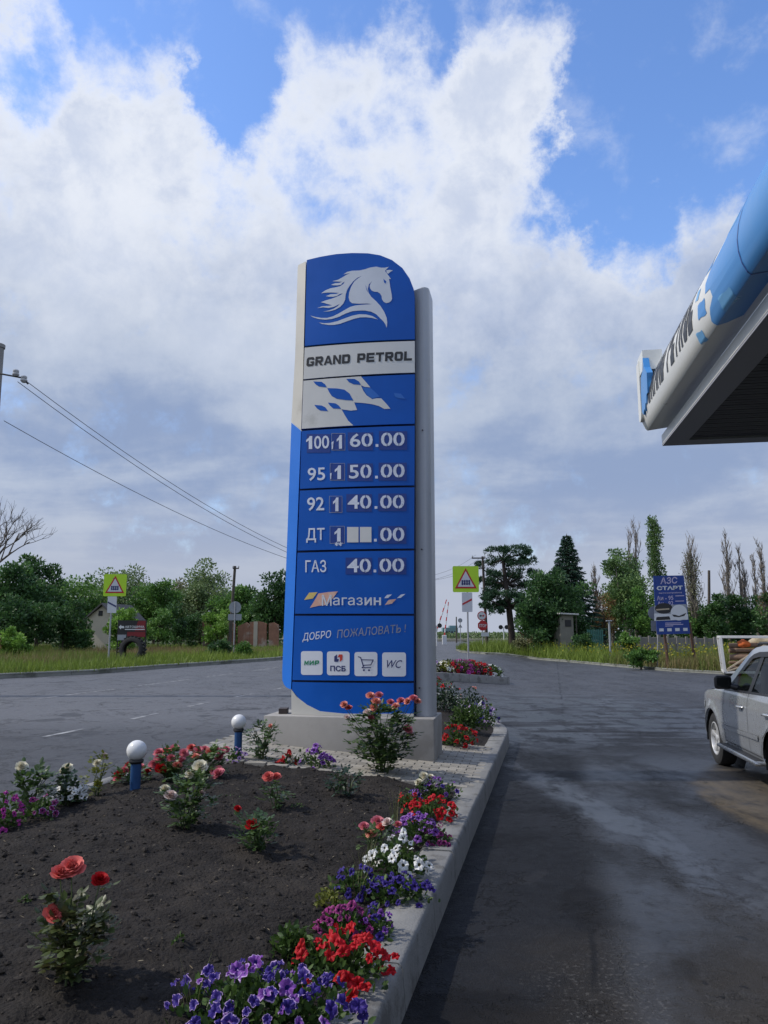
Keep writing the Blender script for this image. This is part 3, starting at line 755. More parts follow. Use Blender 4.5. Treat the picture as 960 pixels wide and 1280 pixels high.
    white = [(46, 70), (500, 35), (540, 80), (575, 122), (530, 118), (500, 105), (520, 150), (545, 185), (590, 215), (625, 208), (660, 208), (700, 250), (733, 290), (685, 292), (640, 268), (590, 255), (520, 245), (447, 240), (470, 300), (420, 305), (347, 295), (375, 345), (400, 385), (440, 422), (33, 449)]
    wf = art(flag, 'flag_pattern', M['cream_face'], [Zf(white)])
    for q in ([(125, 75), (190, 78), (220, 100), (230, 122), (170, 115), (145, 100)], [(235, 128), (310, 130), (370, 140), (410, 170), (440, 225), (380, 222), (310, 212), (270, 190), (250, 160)], [(385, 55), (450, 55), (485, 75), (500, 103), (440, 97), (405, 80)], [(240, 242), (300, 248), (325, 265), (345, 292), (280, 288), (255, 265)], [(132, 260), (190, 265), (220, 280), (240, 310), (180, 305), (155, 290)]): art(wf, 'flag_square', M['blue'], [Zf(q)], F2)
    for q in ([(512, 122), (575, 125), (620, 165), (650, 195), (590, 210), (548, 180)], [(760, 165), (815, 172), (850, 212), (800, 208), (770, 195)]): art(flag, 'flag_square', M['lblue'], [Zf(q)])
    # prices: dark digit plates, then the digits
    def rect(u0, v0, u1, v1): return px((u0, v1), (u1, v1), (u1, v0), (u0, v0))
    def plates(parent, rs):
        for r in rs: art(parent, 'digit_plate', M['plate'], [rect(*r)])
    def words(parent, items, mat=M['worn_white'], nm='price_lettering', off=F2):
        for s, u0, v0, u1, v1, bold, dv in items:
            b = MB(); q = px((u0, v1 + dv), (u1, v1 - dv), (u0, v0 + dv))
            if s == '.': b.sheet(rect(u0, v0, u1, v1), faceP(off), .1)
            elif s == '1': blocks_on(b, s, *q, faceP(off))
            elif s == 'и': blocks_on(b, 'И', *q, faceP(off))
            elif s == 'н':
                for a_, c_, e_, g_ in ((u0, v0, u0 + 2.5, v1), (u1 - 2.5, v0, u1, v1), (u0 + 2.5, (v0 + v1) / 2 - 1, u1 - 2.5, (v0 + v1) / 2 + 1)): b.sheet(rect(a_, c_, e_, g_), faceP(off), .1)
            elif s == '100':
                blocks_on(b, '1', *px((u0 - 1, v1 + dv), (u0 + 7.6, v1 + dv), (u0 - 1, v0 + dv)), faceP(off))
                text_on(b, '00', *px((u0 + 9.2, v1 + dv), (u1, v1 - dv), (u0 + 9.2, v0 + dv)), faceP(off), bold=bold)
            else: text_on(b, s, *q, faceP(off), bold=bold)
            b.build(nm, mat, parent)
    def gaps(parent, boxes):                                # the thin breaks in the stencilled noughts
        for u, v0, v1 in boxes: art(parent, 'stencil_gap', M['plate'], [rect(u - .42, v0, u + .42, v1)], F3)
    BO = .014
    plates(pr1, [(383.5, 542.5, 413, 566), (415.6, 542, 430.5, 562.6), (434.8, 540.6, 466.4, 563), (473.8, 539, 509, 562.4), (413.2, 580, 430.4, 600.2), (434.2, 579.4, 466, 601.4), (473.4, 578.4, 508.4, 600.8)])
    words(pr1, [('100', 383.5, 544.8, 411.6, 561, .012, .4), ('1', 420.6, 544, 428.2, 561, .012, .2), ('60', 437.4, 541.8, 466, 558.8, BO, .4), ('.', 469.6, 555.2, 473, 558.6, .02, 0), ('00', 476.3, 540.6, 506, 557.8, BO, .3),
                ('95', 384.7, 584.6, 406.6, 600.8, .012, .4), ('1', 418.2, 582, 427, 599, .012, .2), ('50', 436.4, 580.8, 464.4, 598.2, BO, .3), ('.', 469, 594.8, 472.4, 598.2, .02, 0), ('00', 475.9, 580, 506, 597.2, BO, .3)])
    gaps(pr1, [(u, v, w_) for u, v0, v1 in ((459, 541.4, 559), (484, 540, 558), (498.7, 540, 557.6), (457.2, 580.2, 598.6), (483.6, 579.6, 597.8), (498.6, 579.4, 597.4)) for v, w_ in ((v0 - .6, v0 + 4.4), (v1 - 4.2, v1 + .8))])
    # loose frames of the stuck-on hundreds digits
    def frame(parent, u0, v0, u1, v1, mat=M['worn_grey'], w=.55):
        art(parent, 'digit_frame', mat, [rect(u0, v0, u1, v0 + w), rect(u0, v0, u0 + w, v1), rect(u0, v1 - w, u1, v1), rect(u1 - w, v0, u1, v1)], F2)
    frame(pr1, 414.4, 541.6, 431.6, 563); frame(pr1, 412.6, 579, 431.2, 600.6)
    for P in ([(414.6, 553), (417.2, 551.5), (416.2, 561.5), (415, 561.5)], [(412.8, 592), (414.6, 591), (414, 599), (413.2, 599)]): art(pr1, 'torn_sticker', M['worn_white'], [px(*P)], F3)
    plates(pr2, [(414, 621.5, 427.4, 640.8), (433, 617.6, 464.8, 639.6), (473, 617, 508.2, 639), (413.4, 659, 430, 679), (473, 657.6, 508, 679.6)])
    words(pr2, [('92', 384, 621.6, 405.4, 638.4, .012, .3), ('1', 416, 622, 423.8, 639.2, .012, .2), ('40', 434.7, 619, 464.2, 636.2, BO, .2), ('.', 468.4, 632.8, 471.8, 636, .02, 0), ('00', 475.2, 618.8, 505.6, 635.8, BO, .2),
                ('ДТ', 382.9, 660.2, 405.9, 678.2, .012, .2), ('1', 417.8, 660.4, 426.6, 677, .012, .1), ('.', 467.6, 673.6, 471, 677, .02, 0), ('00', 475.2, 659.3, 505.6, 676.8, BO, .1), ('**', 418.6, 677.4, 428.4, 682.6, .02, 0)])
    gaps(pr2, [(u, v, w_) for u, v0, v1 in ((456.8, 618.4, 637), (483, 618, 636.6), (498, 618, 636.6), (482.8, 658.6, 677.4), (497.8, 658.6, 677.4)) for v, w_ in ((v0 - .6, v0 + 4.4), (v1 - 4.2, v1 + .8))])
    frame(pr2, 411.6, 620, 428, 641); frame(pr2, 412.4, 657.6, 431, 679.6)
    art(pr2, 'blank_digit', M['cream_face'], [rect(434, 658.8, 448.2, 678)], F2); art(pr2, 'blank_digit', M['cream_face'], [rect(450, 658.8, 464.4, 677.8)], F2)
    plates(gas, [(432, 697, 465, 718), (472.6, 697, 508, 718)])
    words(gas, [('ГАЗ', 381.8, 700.2, 408, 715.4, .010, .1), ('40', 434, 698.4, 463.8, 715.6, BO, .1), ('.', 467, 712, 470.4, 715.4, .02, 0), ('00', 474.4, 698, 505.4, 715.2, BO, .1)])
    gaps(gas, [(u, v, w_) for u, v0, v1 in ((456.2, 697.6, 716), (482, 697.2, 716), (497.4, 697.2, 716)) for v, w_ in ((v0 - .4, v0 + 4.4), (v1 - 4.2, v1 + .6))])
    Zm = lambda pts: zoomed(pts, 372, 730, 6.316)
    art(gas, 'pennant', M['salmon'], [Zm([(165, 75), (240, 64), (318, 58), (285, 105), (235, 165), (165, 172), (98, 188), (145, 112)])]); art(gas, 'pennant', M['salmon'], [Zm([(720, 125), (780, 118), (745, 155), (688, 165)])])
    art(gas, 'pennant', M['yellowv'], [Zm([(92, 68), (157, 65), (120, 115), (52, 126)])])
    art(gas, 'pennant', M['worn_white'], [Zm([(705, 86), (746, 82), (715, 110), (685, 112)])]); art(gas, 'pennant', M['worn_white'], [Zm([(815, 84), (852, 78), (815, 108), (785, 112)])])
    words(gas, [('М', 402.4, 743.6, 414.6, 757.2, .012, 0), ('агаз', 416.2, 746.8, 453.6, 756.6, .004, 0), ('и', 455.8, 746.8, 465.0, 756.6, 0, 0), ('н', 467.2, 746.8, 476.4, 756.6, 0, 0)], M['silver'], nm='shop_lettering')
    # greeting and the four white tiles
    b = MB(); text_on(b, 'ДОБРО', *Zm([(38, 460), (260, 436), (46, 388)]), faceP(F1), bold=.004); b.build('greeting_lettering', M['worn_white'], wel)
    b = MB(); text_on(b, 'ПОЖАЛОВАТЬ !', *Zm([(312, 428), (852, 380), (318, 362)]), faceP(F1), bold=.004); b.build('greeting_lettering', M['worn_grey'], wel)
    def tile(x0, y0, x1, y1):
        r_ = 20; P = []
        for cx_, cy_, a0 in ((x1 - r_, y0 + r_, -90), (x1 - r_, y1 - r_, 0), (x0 + r_, y1 - r_, 90), (x0 + r_, y0 + r_, 180)):
            for k in range(5): a = R(a0 + 22.5 * k); P.append((cx_ + r_ * math.cos(a), cy_ + r_ * math.sin(a)))
        return art(wel, 'icon_tile', M['white'], [Zm(P)])
    t1 = tile(27, 530, 198, 718); t2 = tile(232, 532, 411, 720); t3 = tile(449, 537, 630, 727); t4 = tile(668, 540, 856, 730)
    b = MB(); blocks_on(b, 'МИP', *Zm([(52, 641), (168, 639), (56, 605)]), faceP(F2), gap=.22); b.build('lettering', M['green'], t1)
    b = MB(); text_on(b, 'ПСБ', *Zm([(258, 688), (381, 690), (258, 644)]), faceP(F2), bold=.03); b.build('lettering', M['navy'], t2)
    art(t2, 'bank_mark', M['navy'], [Zm([(290, 572), (312, 555), (312, 592), (328, 592), (320, 614), (290, 614)])], F2)
    art(t2, 'bank_mark', M['redv'], [Zm([(355, 598), (334, 615), (334, 578), (318, 580), (326, 556), (355, 556)])], F2)
    def stroke(p, q, w_=7):
        p, q = Vector(p), Vector(q); d = (q - p).normalized(); nn = Vector((-d.y, d.x)) * w_ / 2; e = d * w_ * .4
        return [p - e - nn, q + e - nn, q + e + nn, p - e + nn]
    cart = [stroke(*s) for s in (((480, 574), (498, 580)), ((498, 580), (520, 650)), ((503, 598), (598, 600)), ((598, 600), (580, 636)), ((580, 638), (516, 642)), ((520, 650), (510, 660)), ((510, 661), (578, 660)))]
    for cx_ in (524, 565): cart.append([(cx_ + 8 * math.cos(R(a)), 680 + 8 * math.sin(R(a))) for a in range(0, 360, 40)])
    b = MB()
    for i, q in enumerate(cart): b.sheet(Zm([tuple(p)[:2] for p in q]), faceP(F2 + .0004 * i), .1)
    b.build('cart_icon', M['navy'], t3)
    b = MB(); text_on(b, 'WC', *Zm([(700, 663), (822, 664), (706, 600)]), faceP(F2), bold=.006, shear=.25); b.build('lettering', M['navy'], t4)
    # brick left lying on the plinth
    x, z = SL(354.5, 893, -.1)
    p = SIGN_O + _ex * x + _ey * -.1
    b = MB(); b.box((0, 0, .033), (.11, .2, .066), 0, bev=.004)
    o = b.build('brick', M['bolt'], None); o.location = (p.x, p.y, SIGN_O.z + .553); o.rotation_euler = (0, 0, -TH + .2)
    tag(o, 'dark brown brick lying on the left end of the grey plinth', 'brick')
build_sign()

# ------------------------------------------------------------------ block paving round the plinth, inside the island's kerbs
def build_paving():
    b = MB(); f0 = G(585, 984, .22); f0 = Vector((f0.x, f0.y, 0))
    bw, bl = .105, .205; depth = 2.95
    rows = int(depth / bw)
    for j in range(rows):
        y0 = j * bw
        for i in range(-24, 6):
            x0 = i * bl + (bl / 2 if j % 2 else 0)
            c = f0 + _ex * (x0 + bl / 2) + _ey * (y0 + bw / 2)
            n, t = lat(c.x, c.y), along(c.x, c.y); lo, hi = isl_half(t)
            if n < lo - .1 or n > hi + .1: continue
            # tilt with the cross-fall of the island
            vs = []; z = ztop(c.x, c.y) + rnd.uniform(-.003, .003) - .012
            g = .004; ch = .006
            for ins, dz in ((0, -.09), (0, -ch), (ch, 0)):
                for sx, sy in ((-1, -1), (1, -1), (1, 1), (-1, 1)):
                    q = c + _ex * sx * (bl / 2 - g - ins) + _ey * sy * (bw / 2 - g - ins)
                    vs.append((q.x, q.y, ztop(q.x, q.y) + (z - ztop(c.x, c.y)) + dz))
            fs = [(0, 1, 5, 4), (1, 2, 6, 5), (2, 3, 7, 6), (3, 0, 4, 7), (4, 5, 9, 8), (5, 6, 10, 9), (6, 7, 11, 10), (7, 4, 8, 11), (8, 9, 10, 11)]
            b.add(vs, fs, 0, rnd.uniform(0, 1))
    o = b.build('paving', M['paver'], fix=False); tag(o, kind='structure')
    # edging strips along the kerbs and the front
    b = MB()
    for k in range(16):
        s = -3.25 + k * .25
        c = f0 + _ex * (s - .33) + _ey * -.05
        n, t = lat(c.x, c.y), along(c.x, c.y); lo, hi = isl_half(t)
        if n < lo + .1 or n > hi - .1: continue
        b.box((c.x, c.y, ztop(c.x, c.y) - .07), (.243, .08, .14), 0, Matrix.Rotation(-TH, 3, 'Z'), .005, rnd.uniform(.3, .8))
    tag(b.build('paving_edging', M['paver']), kind='structure')
build_paving()
# ------------------------------------------------------------------ the station canopy overhead on the right
BE = R(9.5)
KC = D(828, 557.5, 13.06)                                     # far left corner, underside
ca = Vector((-math.sin(BE), -math.cos(BE), 0)); cr = Vector((math.cos(BE), -math.sin(BE), 0))   # towards us; to the right
M['soffit'] = pm('soffit_slats', (.07, .072, .08), .6, var=.2, scale=3)
M['frame_grey'] = pm('canopy_edge_grey', (.30, .31, .35), .5, var=.08, scale=1)
M['fascia'] = pm('fascia_white', (.70, .70, .66), .35, var=.05, scale=1.2, stain=((.5, .49, .44), 1.5, .58, .5))
M['fascia_blue'] = pm('fascia_blue', (.050, .25, .60), .34, var=.06, scale=1.2)
M['fascia_pale'] = pm('fascia_pale_blue', (.11, .36, .66), .32, var=.06, scale=1.2)
M['acrylic'] = pm('frosted_acrylic', (.70, .72, .70), .25, var=.04, scale=4)
def build_canopy():
    root = thing('station_canopy', 'blue and white petrol station canopy with dark slatted underside and rounded fascia', 'canopy', KC, 0)
    LEN, WID = 15.0, 8.5
    W = lambda t, o, z: ca * t - cr * o + Vector((0, 0, z))   # t towards us, o outwards (left), z up, from the far corner
    # edge beam
    b = MB()
    def bar(t0, t1, o0, o1, z0, z1, m=0):
        vs = [W(t, o, z) for z in (z0, z1) for t, o in ((t0, o0), (t1, o0), (t1, o1), (t0, o1))]
        b.add(vs, [(0, 1, 2, 3), (7, 6, 5, 4), (0, 4, 5, 1), (1, 5, 6, 2), (2, 6, 7, 3), (3, 7, 4, 0)], m)
    bar(0, LEN, -.36, 0, 0, .05, 0); bar(.36, LEN, -.36, -.33, -.0 + .003, .05, 0)
    bar(0, LEN, -.03, .004, .03, .19, 1)
    bar(0, .36, -WID, -.36, 0, .05, 0); bar(-.004, .03, -WID, 0, .03, .19, 0)
    b.build('edge_beam', [M['frame_grey'], M['fascia']], root)
    # slatted ceiling: slats across, with dark slots above them
    b = MB(); k = 0; t = .40
    while t < LEN:
        bar(t, t + .105, -WID, -.34, .035 + .002 * (k % 2), .05); t += .125; k += 1
    b.build('slat_ceiling', M['soffit'], root)
    b = MB(); bar(.3, LEN, -WID, -.3, .075, .09); b.build('ceiling_void', M['black'], root)
    b = MB(); bar(2.35, 2.85, -2.6, -1.75, .028, .06); o = b.build('ceiling_light', M['frame_grey'], root)
    # rounded fascia
    prof = [(-.10, .21), (.235, .165), (.268, .20), (.31, .30), (.335, .43), (.338, .56), (.315, .72), (.27, .88), (.205, 1.03), (.12, 1.18), (.02, 1.31), (-.10, 1.42), (-.24, 1.50), (-.40, 1.55)]
    prof = [(o, .285 + (z - .165) * .95) for o, z in prof]
    ln = [0]
    for a, c in zip(prof, prof[1:]): ln.append(ln[-1] + math.hypot(c[0] - a[0], c[1] - a[1]))
    ln = [q / ln[-1] for q in ln]
    def F(off):
        def fn(t, s):
            e = .004
            o0, z0 = np.interp(s, ln, [p[0] for p in prof]), np.interp(s, ln, [p[1] for p in prof])
            s0, s1 = max(0, s - .03), min(1, s + .03)
            do = np.interp(s1, ln, [p[0] for p in prof]) - np.interp(s0, ln, [p[0] for p in prof]); dz = np.interp(s1, ln, [p[1] for p in prof]) - np.interp(s0, ln, [p[1] for p in prof])
            l_ = math.hypot(do, dz); return W(t, o0 + off * dz / l_, z0 - off * do / l_)
        return fn
    def wrap(b, poly, off):
        bm = poly_bm(poly)
        for q in ln[1:-1]: bmesh.ops.bisect_plane(bm, geom=bm.verts[:] + bm.edges[:] + bm.faces[:], plane_co=(0, q, 0), plane_no=(0, 1, 0), dist=1e-6)
        bm.verts.index_update(); b.add([F(off)(v.co.x, v.co.y) for v in bm.verts], [[v.index for v in f.verts] for f in bm.faces]); bm.free()
    def skin(poly, mat, nm, off, cell=.05):
        b = MB(); wrap(b, poly, off); return b.build(nm, mat, root, smooth=40)
    b = MB()
    n = len(prof); T = [0, 2.0, 4.0, 6.0, 10.0, LEN]
    vs = [W(t, o, z) for t in T for o, z in prof]
    fs = [(i * n + j, i * n + j + 1, (i + 1) * n + j + 1, (i + 1) * n + j) for i in range(len(T) - 1) for j in range(n - 1)]
    vs += [W(0, -.45, .2), W(0, -.45, 1.55)]
    fs.append(list(range(n)) + [len(vs) - 1, len(vs) - 2]); b.add(vs, fs)
    # end return of the fascia along the far side
    for (o0, z0), (o1, z1) in zip(prof, prof[1:]):
        q = [W(0, o0, z0), W(0, o1, z1)]
    fas = b.build('fascia', M['fascia'], root, smooth=35)
    b = MB(); bar(0, .2, -WID, -.4, .2, 1.5); b.build('end_fascia', M['fascia'], root)
    def wavy(t, c, w, h):                                # a chequer with bowed sides
        P = []
        for (a0, c0), (a1, c1) in (((-1, -.6), (1, -1)), ((1, -1), (1, .6)), ((1, .6), (-1, 1)), ((-1, 1), (-1, -.6))):
            for k in range(5):
                q = k / 5; bow = .09 * math.sin(2 * PI * q); dx, dy = a1 - a0, c1 - c0
                P.append((t + w * (a0 + dx * q - dy * bow * .5), c + h * (c0 + dy * q + dx * bow * .5)))
        return P
    edge_ = [(4.95, .05), (LEN, .02), (LEN, 1), (5.2, 1), (5.0, .92), (4.78, .84), (4.80, .75), (5.10, .72), (5.28, .66), (5.34, .57), (5.12, .53), (4.82, .52), (4.68, .46), (4.72, .38), (4.95, .36), (5.02, .30), (4.84, .27), (4.72, .21), (4.80, .12)]
    skin(edge_, M['fascia_blue'], 'blue_skin', .004)
    for t, c, w, h, mt in ((4.56, .62, .20, .075, 'fascia_blue'), (4.52, .33, .17, .058, 'fascia_blue'), (4.52, .82, .16, .060, 'fascia_blue'), (4.24, .48, .10, .045, 'fascia_pale'), (4.22, .21, .12, .045, 'fascia_pale')):
        skin(wavy(t, c, w, h), M[mt], 'flag_square', .004)
    for t, c, w, h in ((5.35, .20, .20, .055), (5.62, .60, .18, .055), (5.5, .84, .2, .06)):
        skin(wavy(t, c, w, h), M['fascia_pale'], 'flag_square', .006)
    b = MB(); wrap(b, [(6.05, .05), (6.07, .05), (6.07, 1), (6.05, 1)], .008); b.build('panel_seam', M['plate'], root)
    # lettering along the fascia
    b = MB()
    body = 'GRAND PETROL'; gap = .2; tot = len(body) - 1 + .6 + gap * (len(body) - 1); x = 0; t0, t1, s0, s1 = .80, 4.05, .30, .84
    for c in body:
        if c == ' ': x += .6 + gap; continue
        for P in block_glyph(c):
            wrap(b, [(t0 + (t1 - t0) * (x + a) / tot, s0 + (s1 - s0) * d) for a, d in P], .006)
        x += 1 + gap
    b.build('fascia_lettering', M['black'], root)
    # the raised emblem box at the corner, seen edge-on
    em = MB()
    cap = []
    for k in range(13): a = R(180 + 15 * k); cap.append((.13 + .13 * math.cos(a),   .62 + .13 * math.sin(a)))
    cap += [(.26, 1.55), (0.0, 1.55)]
    em.prism(cap, lambda t, z, q: W(t, .27 + q, z - .08), 0, .10); e = em.build('emblem_frame', M['fascia'], root, smooth=30)
    em = MB(); em.prism([(.10, 1.36), (.62, 1.36), (.62, 1.70), (.10, 1.70)], lambda t, z, q: W(t, .04 + q, z - .16), 0, .32); em.build('emblem_box', M['acrylic'], root)
    em = MB(); em.prism([(.30, .70), (.42, .62), (.52, .70), (.58, .64), (.66, .76), (.74, .72), (.80, .86), (.90, .86), (.92, 1.20), (.72, 1.36), (.62, 1.56), (.54, 1.36), (.36, 1.30), (.28, 1.0)], lambda t, z, q: W(t, .26 + q, z - .16), 0, .10); em.build('emblem', M['fascia_blue'], root)
build_canopy()
# ------------------------------------------------------------------ the silver SUV
def car_paint():
    mt = pm('silver_paint', (.43, .445, .455), .28, metal=.5, var=.03, scale=2, coat=.6)
    return mt
M['paint'] = car_paint()
M['trim'] = pm('black_trim', (.014, .014, .015), .5, var=.15)
M['tyre'] = pm('tyre_rubber', (.022, .022, .022), .85, var=.25, scale=8, bump=.2, bscale=40)
M['alloy'] = pm('alloy', (.58, .58, .57), .35, metal=.35, var=.08, scale=9)
M['chrome'] = pm('steel_bar', (.50, .51, .52), .28, metal=.9, var=.06)
M['inside'] = pm('cabin_cloth', (.035, .035, .038), .9)
M['headlamp'] = pm('lamp_lens', (.55, .57, .58), .1, var=.05)
M['taillamp'] = pm('tail_lens', (.35, .02, .02), .15, var=.05)
def glass_mat():
    mt = bpy.data.materials.new('car_glass'); mt.use_nodes = True; nt = mt.node_tree; N = nt.nodes; L = nt.links
    b = N['Principled BSDF']; b.inputs['Base Color'].default_value = (.01, .013, .014, 1); b.inputs['Roughness'].default_value = .03; b.inputs['Specular IOR Level'].default_value = .7
    t = N.new('ShaderNodeBsdfTransparent'); t.inputs[0].default_value = (.62, .68, .68, 1)
    n = N.new('ShaderNodeTexNoise'); n.inputs['Scale'].default_value = 2.0
    mr = N.new('ShaderNodeMapRange'); mr.inputs[3].default_value = .58; mr.inputs[4].default_value = .66; L.new(n.outputs[0], mr.inputs[0])
    mx = N.new('ShaderNodeMixShader'); L.new(mr.outputs[0], mx.inputs[0]); L.new(b.outputs[0], mx.inputs[1]); L.new(t.outputs[0], mx.inputs[2]); L.new(mx.outputs[0], N['Material Output'].inputs[0])
    return mt
M['glass'] = glass_mat()

def build_car():
    # local frame: +x forward, +y to the car's left, z up; origin on the ground below the front axle
    wp = GH(897, 955.5); HD = R(8.6)
    root = thing('parked_suv', 'silver five-door SUV parked on a patch of brown earth, facing away', 'car', (wp.x, wp.y, 0), PI / 2 - HD)
    root.location -= Vector((-math.cos(HD), math.sin(HD), 0)) * .87
    WB, RW = 2.55, .355; HW = .90
    # half width of the body at (x, z)
    def yw(x, z):
        y = np.interp(z, [.28, .42, .62, .90, 1.04, 1.11, 1.58, 1.70], [.83, .885, .90, .90, .88, .850, .665, .60])
        f = np.interp(x, [-3.45, -3.2, -2.6, 0.3, .62, .85], [.90, .965, 1, 1, .955, .80])
        y *= f
        for cx in (0, -WB):                                   # flared arches
            d = math.hypot(x - cx, z - RW); y += .028 * max(0, 1 - abs(d - .43) / .10)
        return y
    nosek = lambda x: x if x < .43 else .43 + (x - .43) * .62
    def side(sgn, off=0.0): return lambda x, z: Vector((nosek(x), sgn * (yw(x, z) + off), z))
    def arch(cx, r, a0=0, a1=180, n=14): return [(cx + r * math.cos(R(a0 + (a1 - a0) * k / n)), RW + r * math.sin(R(a0 + (a1 - a0) * k / n))) for k in range(n + 1)]
    AR = .415; zs = .31
    aS = math.degrees(math.asin((zs - RW) / AR))
    belt = lambda x: np.interp(x, [-3.4, -2.6, -.55, .2, .8], [1.14, 1.115, 1.06, .985, .80])
    low = [(-3.40, .50), (-3.34, .36), (-WB - AR, zs)] + arch(-WB, AR, 180 - aS, aS)[1:-1] + [(-WB + AR, zs), (-AR, zs)] + arch(0, AR, 180 - aS, aS)[1:-1] + [(AR, zs), (.72, .34), (.84, .50), (.86, .66), (.80, .80), (.5, .935), (.2, belt(.2) + .02), (-.50, belt(-.5) + .03), (-.70, belt(-.70)), (-1.6, belt(-1.6)), (-2.6, 1.115), (-3.3, 1.14), (-3.42, .95), (-3.44, .7)]
    body = None
    # ---- shell: both sides, bonnet, roof, front, tail
    loftpts = ()
    b = MB()
    for sg in (1, -1):
        b.sheet(low, side(sg), .085, 0, axes=(0, 1))
    def loft(secs, m=0):                                      # rows of points across the car
        n = len(secs[0]); vs = [Vector((nosek(p[0]), p[1], p[2])) for s_ in secs for p in s_]
        b.add(vs, [(i * n + j, i * n + j + 1, (i + 1) * n + j + 1, (i + 1) * n + j) for i in range(len(secs) - 1) for j in range(n - 1)], m)
    def cross(x, z, crown, n=9, yy=None):
        y = yy if yy is not None else yw(x, z)
        return [Vector((x + .0, y * c, z + crown * (1 - c * c))) for c in np.linspace(1, -1, n)]
    top = [(.80, .80, .02), (.5, .935, .045), (.2, 1.0, .055), (-.05, 1.04, .055), (-.54, 1.095, .05)]
    loft([cross(x, z, c) for x, z, c in top])
    nose = [(.80, .80, .02), (.87, .68, 0), (.885, .56, 0), (.86, .42, 0), (.72, .34, 0)]
    loft([[Vector((x - .22 * c_ * c_ * c_ * c_ * (0 if i == 0 else 1) , yw(min(x, .84), z) * c_, z + cr_ * (1 - c_ * c_))) for c_ in np.linspace(1, -1, 9)] for i, (x, z, cr_) in enumerate(nose)])
    rf = [(-1.18, 1.60, .02), (-1.28, 1.635, .03), (-1.5, 1.66, .035), (-1.9, 1.675, .04), (-2.6, 1.665, .04), (-3.05, 1.63, .03), (-3.22, 1.60, .02)]
    loft([cross(x, z, c) for x, z, c in rf])
    tail = [(-3.22, 1.60), (-3.36, 1.08), (-3.44, .9), (-3.46, .7), (-3.42, .5), (-3.34, .36)]
    loft([[Vector((x, yw(max(x, -3.44), z) * c_, z)) for c_ in np.linspace(1, -1, 9)] for x, z in tail])
    # pillars and roof rails as strips on the side surface
    def strip(pts, m=0, off=0.0, cell=.12):
        for sg in (1, -1): b.sheet(pts, side(sg, off), cell, m, axes=(0, 1))
    roofz = lambda x: np.interp(x, [-3.22, -3.05, -2.6, -1.9, -1.5, -1.28, -1.18], [1.60, 1.63, 1.665, 1.675, 1.66, 1.635, 1.60])
    dr = lambda x: roofz(x) - .085
    strip([(-1.18, 1.60), (-1.28, 1.635), (-1.5, 1.66), (-1.9, 1.675), (-2.6, 1.665), (-3.05, 1.63), (-3.22, 1.60), (-3.20, 1.53), (-2.6, dr(-2.6)), (-1.9, dr(-1.9)), (-1.5, dr(-1.5)), (-1.32, 1.545), (-1.22, 1.50), (-1.06, 1.515)])
    strip([(-1.06, 1.515), (-1.22, 1.50), (-.68, belt(-.68) + .02), (-.52, 1.07), (-.44, 1.075)])                     # A pillar
    strip([(-3.22, 1.60), (-3.36, 1.12), (-3.42, .95), (-3.2, 1.135), (-3.06, 1.13), (-2.98, 1.53), (-3.10, 1.56)])           # D pillar
    bo = b.build('body', M['paint'], root, smooth=38)
    me = bo.data; nr = [v.normal.copy() for v in me.vertices]; e = .02
    for v in me.vertices:
        x, y, z = v.co; sg = 1 if y > 0 else -1
        if x < .43 and abs(abs(y) - yw(x, z)) < 1e-4:
            nr[v.index] = Vector((-(yw(x + e, z) - yw(x - e, z)) / (2 * e), 1, -(yw(x, z + e) - yw(x, z - e)) / (2 * e))).normalized(); nr[v.index].y *= sg
    me.normals_split_custom_set_from_vertices(nr)
    # dark frames round the glass
    b = MB()
    strip([(-1.56, belt(-1.56) + .004), (-1.68, belt(-1.68) + .004), (-1.73, dr(-1.73)), (-1.62, dr(-1.62))], 0, .003)
    strip([(-2.52, belt(-2.52) + .004), (-2.63, belt(-2.63) + .004), (-2.70, dr(-2.7)), (-2.60, dr(-2.6))], 0, .003)
    strip([(-.60, belt(-.6)), (-3.1, belt(-3.1)), (-3.1, belt(-3.1) + .025), (-.62, belt(-.62) + .025)], 0, .006)
    strip([(-.66, belt(-.66) + .02), (-.84, belt(-.84) + .02), (-.84, 1.2)], 0, .004)
    # rain deflectors over the doors
    strip([(-1.22, 1.505), (-1.34, 1.555), (-1.52, dr(-1.52) + .012), (-1.9, dr(-1.9) + .012), (-2.58, dr(-2.58) + .012), (-2.58, dr(-2.58) - .055), (-1.9, dr(-1.9) - .05), (-1.54, dr(-1.54) - .05), (-1.36, 1.50), (-1.0, 1.28), (-.96, 1.28)], 0, .012)
    b.build('window_frames', M['trim'], root, smooth=38)
    def pane(nm, pts, sg, off=-.006):
        b = MB(); b.sheet(pts, side(sg, off), .15, 0, axes=(0, 1)); return b.build(nm, M['glass'], root, smooth=40)
    for sg in (1, -1):
        pane('side_window', [(-.72, belt(-.72) + .01), (-1.60, belt(-1.6) + .01), (-1.64, dr(-1.64)), (-1.5, dr(-1.5)), (-1.32, 1.545), (-1.22, 1.50)], sg)
        pane('side_window', [(-1.64, belt(-1.64) + .01), (-2.56, belt(-2.56) + .01), (-2.62, dr(-2.62)), (-1.69, dr(-1.69))], sg)
        pane('side_window', [(-2.6, belt(-2.6) + .01), (-3.08, belt(-3.08) + .01), (-3.0, 1.53), (-2.67, dr(-2.67))], sg)
    b = MB()
    loft([cross(x, z, c, yy=y) for x, z, c, y in ((-.52, 1.09, .05, .80), (-.85, 1.34, .05, .72), (-1.18, 1.60, .02, .64))]); b.build('windscreen', M['glass'], root, smooth=40)
    b = MB(); loft([[Vector((x, y * c, z)) for c in np.linspace(1, -1, 5)] for x, z, y in ((-3.255, 1.53, .58), (-3.375, 1.12, .70))]); b.build('rear_window', M['glass'], root)
    # cabin seen through the glass
    b = MB(); b.box((-1.8, 0, .70), (2.9, 1.60, .5), 0, bev=.05)
